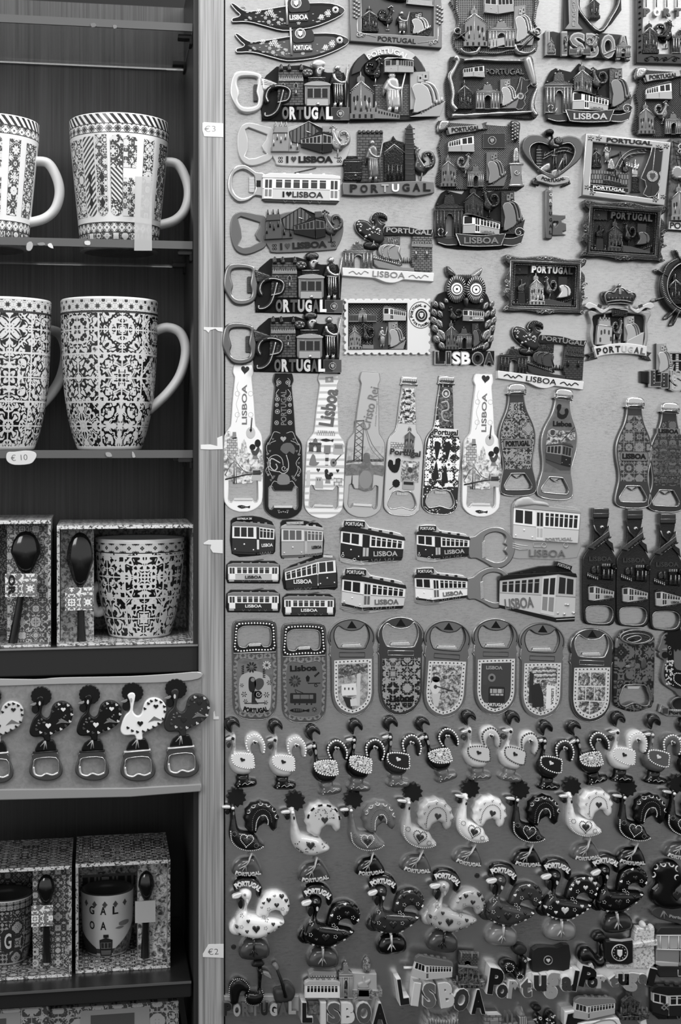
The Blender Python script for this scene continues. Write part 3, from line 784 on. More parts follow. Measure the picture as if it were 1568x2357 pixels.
Mug('dark floral tile mug packed inside the right upper gift box',322,1238,1485,101,profM,.053,group='mugs inside the gift boxes',shelf_z=zc+.0022,handle=[(240,1420),(225,1425),(215,1400),(217,1370),(240,1350)])
bo = [o for o in COL.objects if o.get('label','').startswith('patterned gift box with a large')][0]
tt = type('T_',(),{})();tt.o = bo;p = Part(tt,'band_lettering');q = W(27,1347,.0048)-bo.location;vs,fs = text_mesh('OR',.06);mi = p.mat(G(24,.5))
for (x_,y_,z_) in vs: p.v.append((q.x+y_*.0055,q.y-z_*.0002,q.z-x_*.017));p.uvs.append((0,0))
for f in fs: p.face(f,mi)
p.done()
# lower compartment boxes
zsl = zl
zfl = zl+.0002
gift_box('gift box with the tram printed mug, standing on the lower shelf',174,392,1978,2236,.034,.085,PAT3,BLOTCH([(.4,60),(.52,175),(.62,205)],1.1,4,13.0,.5),318,(311,2072,358,2124,G(175,.4)),(318,2004,356,2074,334,2205),lid='dark spoon banded beside the tram printed mug',zfloor=zfl,inleft=False)
gift_box('dark patterned gift box at the left end of the lower shelf',-85,165,1992,2250,.028,.085,PAT2,AZ(2.6,60,180,33.0,4.0,fr=6,r=.5),74,(72,2083,122,2133,BAND),(85,2012,127,2084,108,2215),lid='dark spoon banded in the left box on the lower shelf',zfloor=zfl,inleft=False)
MWD = G(190,.3)
profG = [(0,1,MWD),(.01,1,MWD),(.3,.985,MWD),(.5,.965,MWD),(.7,.93,MWD),(.85,.87,G(60,.3)),(.93,.82,MWD),(1,.76,MWD)]
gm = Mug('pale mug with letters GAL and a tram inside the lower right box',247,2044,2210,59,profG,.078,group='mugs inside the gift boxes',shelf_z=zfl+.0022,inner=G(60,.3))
p = Part(gm.t,'print','printed letters, tiles, clouds, tram and houses')
for i,ch in enumerate('GAL'): gm.text(p,ch,-.62+i*.46,.23,.22,.13,G(25,.4))
for i,ch in enumerate('OA'): gm.text(p,ch,-.62+i*.46,.47,.22,.13,G(25,.4))
for i in range(5): gm.patch(p,-1.0+i*.4,-.8+i*.4,lambda u: .08+.06*abs(2*u-1),lambda u: .19-.06*abs(2*u-1),G(70,.4),nc=6,nr=2)
for (a,b,t0,t1) in ((.45,.95,.42,.5),(.3,.7,.50,.54)): gm.patch(p,a,b,arch_t(t0,.03),arch_b(t1,.03),G(110,.4))
gm.patch(p,-1.3,-.5,lambda u: .62+.22*u,one(.95),G(45,.4));gm.patch(p,.25,1.4,lambda u: .88-.38*u,one(.95),BLOTCH([(.4,35),(.6,110)],1.5,4,3.0),h=.0004)
gm.patch(p,-.32,.2,lambda u: .66+.04*abs(2*u-1),one(.97),G(35,.4),h=.0005);gm.patch(p,-.27,.15,one(.74),one(.84),G(120,.4),h=.0007);gm.patch(p,-.27,.15,one(.87),one(.95),G(95,.4),h=.0007)
for k in range(3): gm.patch(p,-.25+k*.14,-.14+k*.14,one(.745),one(.83),G(40,.4),h=.0009,nc=2,nr=2)
gm.patch(p,-.16,.04,one(.61),one(.66),G(30,.4),h=.0007)
p.done()
profD = [(0,1,MWD),(.02,1,AZ(1.6,50,150,80.0,0.0,fr=4)),(.14,.99,G(35,.3)),(.16,.99,AZ(3.6,45,150,81.0,3.0,fr=6,r=.3)),(.6,.95,AZ(3.6,45,150,81.0,3.0,fr=6,r=.3)),(.85,.87,AZ(3.6,45,150,81.0,3.0,fr=6,r=.3)),(.95,.82,MWD),(1,.76,MWD)]
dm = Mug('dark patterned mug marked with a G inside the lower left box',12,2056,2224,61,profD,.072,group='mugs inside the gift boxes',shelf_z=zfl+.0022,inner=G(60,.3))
p = Part(dm.t,'print');dm.patch(p,-.1,.42,arch_t(.42,.08),arch_b(.78,.08),G(45,.4));dm.text(p,'G',.16,.60,.26,.24,G(200,.4),h=.0006);dm.text(p,'A',-.35,.60,.3,.24,G(150,.4),h=.0006);p.done()
# printed letters down the inner right wall of the GAL box, read from below
bo = [o for o in COL.objects if o.get('label','').startswith('gift box with the tram')][0]
tt = type('T_',(),{})();tt.o = bo;p = Part(tt,'lettering')
X1 = W(392,2236,.034).x-.0024-bo.location.x
vs,fs = text_mesh('PORTUGAL',.02)
base = 0;mi = p.mat(G(35,.5))
for (x_,y_,z_) in vs: p.v.append((X1-.0002,.03+(-y_)*.016,.058+x_*.068));p.uvs.append((0,0))
for f in fs: p.face(f,mi);p.face(f[::-1],mi)
p.done()
# printed arch on that box's back above the mug
p = Part(tt,'printed_arch');bx0 = W(190,0,.115).x-bo.location.x;bx1 = W(312,0,.115).x-bo.location.x
zz = lambda y: W(250,y,.115).z-bo.location.z
for (a,b,c,d,v) in ((0,1,2040,2046,150),(0,1,2012,2018,120),(.36,.5,2016,2038,190),(.22,.26,2018,2041,150),(.29,.33,2018,2041,150),(.56,.6,2018,2041,150),(.63,.67,2018,2041,150),(.1,.14,2018,2041,130),(.8,.84,2018,2041,130),(.92,.96,2018,2041,130),(0,1,2018,2040,60)):
    x0_,x1_ = bx0+(bx1-bx0)*a,bx0+(bx1-bx0)*b;d0 = .0822 if v > 60 else .0825
    vs_ = [(x0_,d0,zz(c)),(x1_,d0,zz(c)),(x1_,d0,zz(d)),(x0_,d0,zz(d))]
    box3(p,x0_,x1_,d0-.0004*(v > 60),d0+.0002,zz(d),zz(c),G(v,.5))
p.done()
# lowest row of closed boxes
def closed_box(label,x0,x1,yt,yf,seed):
    a = W(x0,yt,yf);b = W(x1,yt,yf);o = empty('patterned_carton',((a.x+b.x)/2,yf+.04,zl2),label,'box','patterned cartons on the base shelf')
    abox('carton_body',a.x,b.x,yf,yf+.085,zl2,a.z-.004,AZ(3.4,50,150,seed,5.0,fr=6,r=.5),o,bev=.0006)
    abox('carton_lid',a.x-.0012,b.x+.0012,yf-.0012,yf+.086,a.z-.0238,a.z,AZ(4.4,55,150,seed+4,6.0,grout=1,fr=6,r=.5),o,bev=.0006)
    cx = (a.x+b.x)/2-o.location.x;w_ = (b.x-a.x)
    tt = type('T_',(),{})();tt.o = o;p = Part(tt,'name_panel');y_ = -.04-.0014
    box3(p,cx-w_*.26,cx+w_*.28,y_-.0004,y_+.0004,a.z-zl2-.0215,a.z-zl2-.003,G(130,.5))
    box3(p,cx-w_*.18,cx+w_*.16,y_-.0008,y_,a.z-zl2-.018,a.z-zl2-.007,G(70,.5))
    p.done()
closed_box('patterned carton at the bottom, right of two, with a framed label',114,408,2322,.010,91.0)
closed_box('patterned carton at the bottom left corner of the frame',-170,108,2334,.006,97.0)
# ================================================================== relief motifs (unit box, y down)
def ub(b,pts): x0,y0,x1,y1 = b;return [(x0+(x1-x0)*x,y0+(y1-y0)*y) for x,y in pts]
def ubx(b,x0,y0,x1,y1): return ub(b,rect(x0,y0,x1,y1))
RW = G(176,.26,.8,bump=.12)       # rubbed relief metal
RD = G(38,.3,.9,bump=.6)        # dark relief metal
def m_tower(p,b,m=RD,md=PEWD,h=3,d=2.2,lt=None):
    lt = lt or PEWL;w = b[2]-b[0];hh = b[3]-b[1]
    p.slab(ub(b,[(.04,.40),(.45,.20),(.97,.42),(.95,1),(.04,1)]),h,h+d,m,.3)
    p.slab(ub(b,[(.30,.22),(.30,.12),(.45,.06),(.62,.12),(.62,.24)]),h,h+d*.8,m,.3)
    for q in ([(.0,.42),(.45,.20)],[(.45,.20),(1.0,.44)]):
        P_ = ub(b,q);p.tube([P_[0],P_[1]],w*.07,h+d,.7,lt)
        p.dots(along([(x,y+hh*.035) for x,y in P_],w*.09),w*.028,h+d,.5,lt,5)
    p.tube(ub(b,[(.45,0),(.45,.2)]),w*.05,h+d*.6,.8,lt)
    p.tube(ub(b,[(.45,.24),(.45,1)]),w*.03,h+d-.2,.5,lt)
    for (x,y) in ((.16,.52),(.30,.50),(.62,.50),(.80,.54)):
        p.slab(ub(b,rrect(x-.035,y,x+.045,y+.12,.035)),h+d,h+d+.15,md,0)
    for (x,y) in ((.22,.66),(.68,.64),(.86,.70)):
        p.tube(ub(b,[(x,y-.05),(x,y+.14)]),[w*.03,w*.10],h+d-.3,1.0,lt)
    p.slab(ub(b,[(-.02,.88),(.5,.84),(1.02,.88),(1.02,1),(-.02,1)]),h,h+d*1.25,m,.3)
    for x in (.1,.35,.6,.85): p.slab(ubx(b,x,.90,x+.09,.98),h+d*1.25,h+d*1.25+.1,md,0)
def m_ship(p,b,m=RD,ml=None,h=3,d=2.0,md=PEWD):
    ml = ml or RW;w = b[2]-b[0]
    p.slab(ub(b,[(0,.02),(.55,0),(.58,.8),(0,.85)]),h,h+d*.6,m,.3)
    p.slab(ubx(b,.22,.10,.40,.24),h+d*.6,h+d*.8,ml,.2);p.slab(ubx(b,.36,.06,.50,.20),h+d*.6,h+d*.9,ml,.2)
    p.slab(ubx(b,.26,.13,.31,.18),h+d*.8,h+d*.8+.1,md,0);p.slab(ubx(b,.41,.09,.46,.15),h+d*.9,h+d*.9+.1,md,0)
    p.slab(sm(ub(b,[(.03,.36),(.25,.27),(.48,.36),(.60,.58),(.60,.78),(.35,.88),(.08,.92),(.14,.62)]),2),h,h+d,ml,.5,2)
    for k,o in enumerate((.0,.13)):
        p.tube(sm(ub(b,[(.30+o,.27-.03*k),(.52+o,.31),(.66+o,.48),(.72+o,.72)]),3,False),w*.11,h+.5,d*.9,ml)
    n = 9
    for i in range(n):
        x,y = .32+.66*i/n,.90-.30*i/n;P_ = ub(b,[(x,y+.05),(x+.015,y-.07)]);p.tube(P_,[w*.075,w*.05],h+d*.5,1.1,ml)
    p.slab(ub(b,[(.0,1.0),(.30,.93),(1.02,.66),(.86,1.0)]),h,h+d*.7,m,.3)
def m_arch(p,b,m=RD,ml=PEWL,h=3,d=2.0,md=PEWD):
    w = b[2]-b[0]
    p.slab([ub(b,[(.02,.36),(.14,.34),(.3,.3),(.7,.3),(.86,.34),(.98,.36),(.98,1),(.02,1)]),ub(b,[(.38,1.0-.001),(.38,.62)]+[(.5-.12*math.cos(pi*i/6),.62-.10*math.sin(pi*i/6)) for i in range(1,6)]+[(.62,.62),(.62,1-.001)])],h,h+d,m,.25)
    p.slab(ub(b,[(.3,.32),(.34,.16),(.5,.10),(.66,.16),(.7,.32)]),h,h+d,m,.3)
    for (x,y,r) in ((.5,.05,.05),(.40,.12,.04),(.60,.12,.04),(.12,.30,.03),(.88,.30,.03)):
        c = ub(b,[(x,y)])[0];p.dot(c[0],c[1],r*w,h+d*.3,1.3,ml,6)
    for x in (.08,.2,.32,.68,.8,.92): p.tube(ub(b,[(x,.44),(x,.97)]),w*.05,h+d-.2,.9,ml)
    for y in (.38,.44): p.tube(ub(b,[(.0,y),(1.0,y)]),w*.035,h+d-.1,.7,ml)
    p.tube(ub(b,[(.38,.62)]+[(.5-.12*math.cos(pi*i/6),.60-.10*math.sin(pi*i/6)) for i in range(1,6)]+[(.62,.62)]),w*.04,h+d-.1,.8,ml)
    p.tube(ub(b,[(0,.98),(.38,.98)]),w*.04,h+d-.1,.8,ml);p.tube(ub(b,[(.62,.98),(1,.98)]),w*.04,h+d-.1,.8,ml)
def m_statue(p,b,m=None,ml=None,h=3,d=2.6):
    m = m or RD;ml = ml or RW;w = b[2]-b[0]
    p.puff(sm(ub(b,[(.30,.18),(.55,.15),(.72,.24),(.75,.45),(.80,.86),(.60,.92),(.30,.90),(.22,.5),(.12,.62),(.10,.40)]),2),h,h+d,m,R=1.6)
    c = ub(b,[(.48,.09)])[0];p.dot(c[0],c[1],w*.15,h+.6,2.3,ml,8)
    for x in (.36,.46,.56,.66): p.tube(ub(b,[(x,.48),(x+.02*(x > .5),.9)]),w*.05,h+d*.85,.5,ml)
    p.tube(sm(ub(b,[(.30,.24),(.36,.36),(.62,.44),(.82,.42)]),2,False),w*.13,h+d*.8,.9,ml)
    p.tube(ub(b,[(.26,.46),(.74,.48)]),w*.06,h+d*.9,.5,ml)
    p.tube(ub(b,[(1.0,.02),(.84,.45),(.86,.95)]),w*.06,h+d*.5,.8,ml)
    p.tube(ub(b,[(.36,.9),(.36,1)]),w*.16,h,1.8,ml);p.tube(ub(b,[(.62,.9),(.64,1)]),w*.16,h,1.8,ml)
def m_rooster(p,b,m=None,ml=None,h=3,d=2.2,flip=False):
    m = m or RD;ml = ml or RW
    if flip: b = (b[2],b[1],b[0],b[3])
    w = abs(b[2]-b[0])
    p.puff(sm(ub(b,[(.55,.42),(.70,.22),(.66,.10),(.84,.08),(.90,.22),(.84,.40),(.90,.60),(.70,.78),(.40,.80),(.25,.62),(.40,.56)]),2),h,h+d,m,R=1.4)
    p.tube(sm(ub(b,[(.50,.66),(.30,.62),(.10,.52),(.08,.34),(.22,.20),(.42,.22),(.50,.36),(.40,.46)]),3,False),[w*.20]*16+[w*.1]*6,h,d*.8,m)
    p.dots(ub(b,[(.72,.04),(.80,.0),(.88,.03),(.64,.08)]),w*.055,h+.5,1.4,ml,6)
    p.dots(ub(b,[(.15,.28),(.12,.40),(.2,.5),(.3,.26),(.4,.28),(.5,.62),(.65,.6),(.75,.5)]),w*.04,h+d*.7,.6,ml,5)
    p.tube(ub(b,[(.90,.20),(1.0,.24)]),[w*.1,w*.03],h+d*.4,.8,ml)
    p.tube(ub(b,[(.58,.78),(.58,1.0)]),w*.06,h,1.4,ml);p.tube(ub(b,[(.48,1.0),(.72,1.0)]),w*.06,h,1.2,ml)
def m_facade(p,b,m=RD,ml=PEWL,h=3,d=1.8,md=PEWD,n=5):
    w = b[2]-b[0];hh = b[3]-b[1]
    p.slab(ub(b,[(0,.45),(.36,.45),(.36,.3),(.5,.18),(.64,.3),(.64,.45),(1,.45),(1,1),(0,1)]),h,h+d,m,.25)
    p.dot(*ub(b,[(.5,.10)])[0],w*.06,h,2,ml,6)
    for k in range(n):
        for x in (.03+.32*k/n,.67+.32*k/n): p.slab(ubx(b,x,.55,x+.2/n,.90),h+d,h+d+.12,md,0)
    p.tube(ub(b,[(0,.47),(1,.47)]),hh*.06,h+d-.1,.6,ml);p.tube(ub(b,[(.34,.32),(.5,.18),(.66,.32)]),hh*.05,h+d-.1,.6,ml)
    for x in (.38,.44,.56,.62): p.tube(ub(b,[(x,.45),(x,.98)]),w*.03,h+d-.1,.6,ml)
    p.slab(ubx(b,.47,.6,.53,1),h+d,h+d+.1,md,0)
def m_flag(p,b,h=3,m=None,ml=PEWL,d=.8,split=.4,m2=None,pole=False):
    m = m or G(40,.4)
    p.slab(ubx(b,0,0,1,1),h,h+d,m,.15)
    if m2: p.slab(ubx(b,split,.0,1,1),h+d,h+d+.1,m2,0)
    w = abs(b[2]-b[0]);hh = abs(b[3]-b[1]);c = ub(b,[(split,.5)])[0];r = hh*.27
    p.tube(ell(c[0],c[1],r,n=16),r*.18,h+d,.4,ml,True);p.slab(ub((c[0]-r*.5,c[1]-r*.55,c[0]+r*.5,c[1]+r*.6),[(0,0),(1,0),(1,.6),(.5,1),(0,.6)]),h+d,h+d+.4,ml,.1)
    for q in ([(-.0,0),(1,0),(1,1),(0,1)],): p.tube(ub(b,q),hh*.035,h+d-.1,.35,ml,True,4,False)
MAPP = [(.42,.0),(.62,.04),(.66,.10),(1.0,.08),(.98,.22),(.80,.30),(.84,.42),(.66,.52),(.72,.60),(.62,.72),(.70,.82),(.52,.96),(.28,.98),(.10,.92),(.22,.78),(.16,.66),(.02,.62),(.10,.52),(.24,.34),(.36,.16)]
def m_map(p,b,h=3,m=None,ml=PEWL):
    m = m or G(34,.5);P_ = ub(b,MAPP);p.slab(P_,h,h+1.2,m,.15);p.tube(P_,(b[2]-b[0])*.035,h+1.1,.4,ml,True,4)
    p.tube(ub(b,[(.52,.03),(.44,.45),(.36,.95)]),(b[2]-b[0])*.02,h+1.2,.2,ml);c = ub(b,[(.42,.58)])[0];r = (b[2]-b[0])*.20
    p.slab(ell(*c,r,n=18),h+1.2,h+1.7,ml,.2);p.slab(ub((c[0]-r*.45,c[1]-r*.5,c[0]+r*.45,c[1]+r*.6),[(0,0),(1,0),(1,.6),(.5,1),(0,.6)]),h+1.7,h+1.9,G(60),.0)
def m_people(p,b,m=RW,h=3,n=10):
    for i in range(n):
        x,y = b[0]+(b[2]-b[0])*i/(n-1),b[1]+(b[3]-b[1])*i/(n-1);w = abs(b[2]-b[0])/n
        p.tube([(x,y+w*1.5),(x,y)],[w*1.1,w*.8],h,1.1,m);p.dot(x,y-w*.5,w*.45,h,1.1,m,5)
def m_monument(p,b,m=RD,ml=RW,h=3):
    "horse and rider on a plinth"
    p.slab(ub(b,[(.2,.55),(.8,.55),(.85,.95),(1,1),(0,1),(.15,.95)]),h,h+2,m,.4)
    p.puff(sm(ub(b,[(.15,.35),(.4,.28),(.42,.12),(.55,.08),(.6,.26),(.85,.18),(.9,.3),(.75,.4),(.78,.55),(.2,.55)]),2),h,h+2.4,ml,R=1.2)
    p.tube(ub(b,[(.15,.56),(.85,.56)]),(b[3]-b[1])*.04,h+1.6,.8,ml)
def tram(t,F,S,up,low,roof,h=3,d=2.0,nf=2,ns=6,door=.22,sign=None,text=None,single=None,winm=None,rh=.16,front_right=False,line=None,doorm=None,signm=None,base=True,band=.52,pole=None,tm=None,lights=True,belt=None):
    "tram with front face quad F and side quad S (TL,TR,BR,BL each); door = share of the side taken by the door next to the front"
    winm = winm or G(26,.2);parts = {}
    def g(n,lab=None):
        if single: return single
        if n not in parts: parts[n] = t.P(n,lab)
        return parts[n]
    qs = [q for q in (F,S) if q]
    for q in qs:
        g('lower_body').slab(qr(q,0,band,1,1),h,h+d,low,.12)
        g('window_band').slab(qr(q,0,0,1,band),h,h+d,up,.12)
        if line: g('body_trim').tube([quad(q)(0,band),quad(q)(1,band)],abs(q[0][1]-q[3][1])*.02,h+d-.05,.3,line,False,4)
    ws = g('windows')
    def win(q,u0,u1,v0=.12,v1=.88): ws.slab(qr(q,u0,v0*band,u1,v1*band),h+d,h+d+.08,winm,0)
    if F:
        for i in range(nf): win(F,.08+i*.86/nf,.08+(i+.82)*.86/nf)
        if lights:
            p = g('headlamp');hgt = abs(F[0][1]-F[3][1])
            for (u,v,r) in ((.5,.70,.035),(.12,.90,.03),(.88,.90,.03)): c = quad(F)(u,v);p.dot(c[0],c[1],hgt*r,h+d,.6,up,7)
    if S:
        a0,a1 = (door,.97) if not front_right else (.03,1-door)
        if F is None: a0,a1 = door,1-door
        for i in range(ns):
            u0 = a0+(a1-a0)*i/ns;win(S,u0+.012,u0+(a1-a0)/ns*.82,.14,.90)
            if not single: g('window_bars').tube([quad(S)(u0+.012,band*.34),quad(S)(u0+(a1-a0)/ns*.82,band*.34)],abs(S[0][1]-S[3][1])*.018,h+d+.08,.2,up,False,4)
        ds = []
        if F is None: ds = [(.02,door-.03),(1-door+.03,.98)]
        else: ds = [(.02,door-.03)] if not front_right else [(1-door+.03,.98)]
        for (u0,u1) in ds:
            dp = single or t.P('door')
            dp.slab(qr(S,u0,.03,u1,.97),h+d,h+d+.25,doorm or up,.08);um = (u0+u1)/2;g_ = (u1-u0)*.1
            for (a,b_) in ((u0+g_,um-g_/2),(um+g_/2,u1-g_)):
                for (v0,v1) in ((.08,band*.95),(band+.04,.88)): dp.slab(qr(S,a,v0,b_,v1),h+d+.25,h+d+.33,winm if not (doorm and v0 > band) else (line or winm),0)
            if not single: dp.done()
    # roof
    pts_t = [];allq = qs
    if F and S and not front_right: top = [F[0],F[1],S[1]]; 
    elif F and S: top = [S[0],S[1],F[1]]
    else: top = [allq[0][0],allq[0][1]]
    ht = max(abs(q[0][1]-q[3][1]) for q in allq)*rh
    n = len(top);up_ = [(x,y-ht*(.75+.25*math.sin(pi*i/max(1,n-1)))) for i,(x,y) in enumerate(top)]
    rp = g('roof');edge = [(top[0][0]-ht*.2,top[0][1])]+top[1:-1]+[(top[-1][0]+ht*.2,top[-1][1])]
    rp.slab(edge+[(top[-1][0],top[-1][1]-ht*.7)]+[(top[-1][0]-(top[-1][0]-top[0][0])*.12,top[-1][1]-ht)]+[(top[0][0]+(top[-1][0]-top[0][0])*.10,top[0][1]-ht*1.05),(top[0][0],top[0][1]-ht*.6)],h,h+d+.5,roof,.4,2)
    L0,L1 = top[0],top[-1]
    for k in range(4):
        u = .28+k*.17;x,y = L0[0]+(L1[0]-L0[0])*u,L0[1]+(L1[1]-L0[1])*u-ht; 
        if not front_right or True: rp.slab([(x-ht*.35,y+ht*.2),(x-ht*.25,y-ht*.28),(x+ht*.3,y-ht*.28),(x+ht*.4,y+ht*.2)],h,h+d*.8,roof,.2)
    if pole:
        g('trolley_pole').tube([pole[0],pole[1]],ht*.22,h+.3,.9,winm)
    if base:
        bp = g('undercarriage')
        for q in qs:
            bl,br = q[3],q[2];bp.slab([bl,br,(br[0]-(br[0]-bl[0])*.03,br[1]+ht*.55),(bl[0]+(br[0]-bl[0])*.04,bl[1]+ht*.55)],h,h+d*.8,winm,.2)
        if S:
            for u in (.3,.42,.62,.74): c = quad(S)(u,1.0);bp.tube(arcp(c[0],c[1],ht*.35,ht*.6,0,180,5),ht*.14,h+d*.8,.3,G(96,.4),False,4)
    if sign:
        (sx,sy,sw,sh,stx,rot) = sign;sp = g('destination_sign');c_,s_ = math.cos(math.radians(rot)),math.sin(math.radians(rot))
        pl = [(sx+a*sw/2*c_-b_*sh/2*s_,sy+a*sw/2*s_+b_*sh/2*c_) for a,b_ in ((-1,-1),(1,-1),(1,1),(-1,1))]
        sp.slab(pl,h,h+d+.8,signm or winm,.2)
        if single: sp2 = single
        else: so_ = parts.pop('destination_sign').done();sp2 = t.P('sign_lettering',None,so_);parts['sign_lettering'] = sp2
        sp2.txt(stx,sx,sy,sw*.86,sh*.62,h+d+.8,.2,up,rot=-rot,bold=.01)
    if text:
        (tx,ty,tw,th,s,rot) = text;(g('lettering')).txt(s,tx,ty,tw,th,h+d,.5,tm or line or up,rot=-rot,bold=.02)
    for q_ in parts.values(): q_.done()
def hexo(t,*a): pass
def scroll(p,x,y,r,turns=1.2,a0=0,sgn=1,w=None,h=3,hh=1.0,m=PEWL):
    n = 14;pts = [(x+r*(1-i/n*.8)*math.cos(a0+sgn*2*pi*turns*i/n),y+r*(1-i/n*.8)*math.sin(a0+sgn*2*pi*turns*i/n)) for i in range(n+1)]
    p.tube(pts,w or r*.35,h,hh,m)
def flourish(p,x,y,w,h_,hz,m,flip=1):
    p.tube(sm([(x-w/2,y),(x-w*.3,y-h_*.5*flip),(x-w*.1,y+h_*.3*flip),(x,y-h_*.2),(x+w*.12,y+h_*.3*flip),(x+w*.3,y-h_*.5*flip),(x+w/2,y)],3,False),h_*.28,hz,.5,m)
MG = 'souvenir fridge magnets on the board'
def ringlab(): pass
# ================================================================== sardines
def sardine(label,dx,dy,txt,m):
    t = Thing('sardine_magnet',label,'magnet','sardine magnets at the top left',at=(480,110),fn=C1(dx=dx,dy=dy),h0=4)
    out = sm([(92,25),(112,24),(150,52),(175,68),(215,76),(330,62),(460,40),(620,20),(760,22),(830,45),(853,68),(830,100),(740,145),(620,185),(480,202),(400,195),(250,152),(170,142),(105,145),(103,122),(140,112),(156,95),(130,72)],2)
    p = t.P('fish_body');p.slab(out,0,3.4,G(24,.3),.5,2);p.done()
    p = t.P('body_rim','pale rim line');p.tube(out,7,3.2,.6,RIM,True,4);p.done()
    inn = sm([(175,100),(220,92),(330,80),(460,60),(620,40),(750,42),(775,68),(750,120),(620,165),(480,182),(400,175),(250,132)],2)
    p = t.P('floral_print');p.slab(inn,3.3,3.5,m,0);random.seed(3)
    for i in range(70):
        x = 190+random.random()*560;y = 118+(random.random()-.5)*(40+75*math.sin((x-150)/640*pi))-abs(x-400)*.05; 
        if not (440 < x < 635 and y < 150): 
            r = 6+random.random()*7
            if i % 3 == 0: p.dots(ell(x,y,r,n=6),r*.42,3.5,.3,G(200,.4));p.dot(x,y,r*.45,3.5,.4,G(225,.4))
            else: p.slab(sm([(x-r,y),(x,y-r*.4),(x+r,y),(x,y+r*.4)],2),3.5,3.7,G(150,.4),0)
    p.done()
    p = t.P('eye');p.dot(792,64,23,3.4,.8,G(215,.3),14);p.dot(792,64,10,4.0,.7,INK,10);p.dots(ell(792,64,17,n=10),3,3.8,.4,G(90));p.done()
    p = t.P('snout');p.slab(sm([(815,55),(835,48),(853,68),(830,92),(815,80)],2),3.4,3.8,G(60,.3),.1);p.done()
    p = t.P('flag');p.slab(sm([(478,-8),(540,6),(604,-4),(618,70),(540,82),(482,78)],3),3.4,4.6,G(48,.35),.2);p.tube([(462,-18),(470,165)],14,3.6,1.2,G(200,.3,.5));p.done()
    p = t.P('emblem');p.tube(ell(527,22,33,n=18),7,4.6,.4,G(190,.4),True);p.tube(ell(527,22,22,30,n=14),5,4.6,.4,G(170,.4),True);p.slab(ub((512,5,542,42),[(0,0),(1,0),(1,.6),(.5,1),(0,.6)]),4.6,4.9,G(205,.4),0);p.done()
    p = t.P('name_plate');p.slab([(480,90),(606,84),(608,140),(484,146)],3.5,4.2,G(60,.35),.1);p.txt(txt,545,116,124,34,4.2,.5,G(215,.4),rot=2,bold=.03);p.done()
sardine('dark sardine magnet with flag and LISBOA, topmost on the board',0,0,'LISBOA',G(34,.35))
sardine('mid grey sardine magnet with flag and PORTUGAL, below the darker sardine',28,203,'PORTUGAL',G(74,.35))
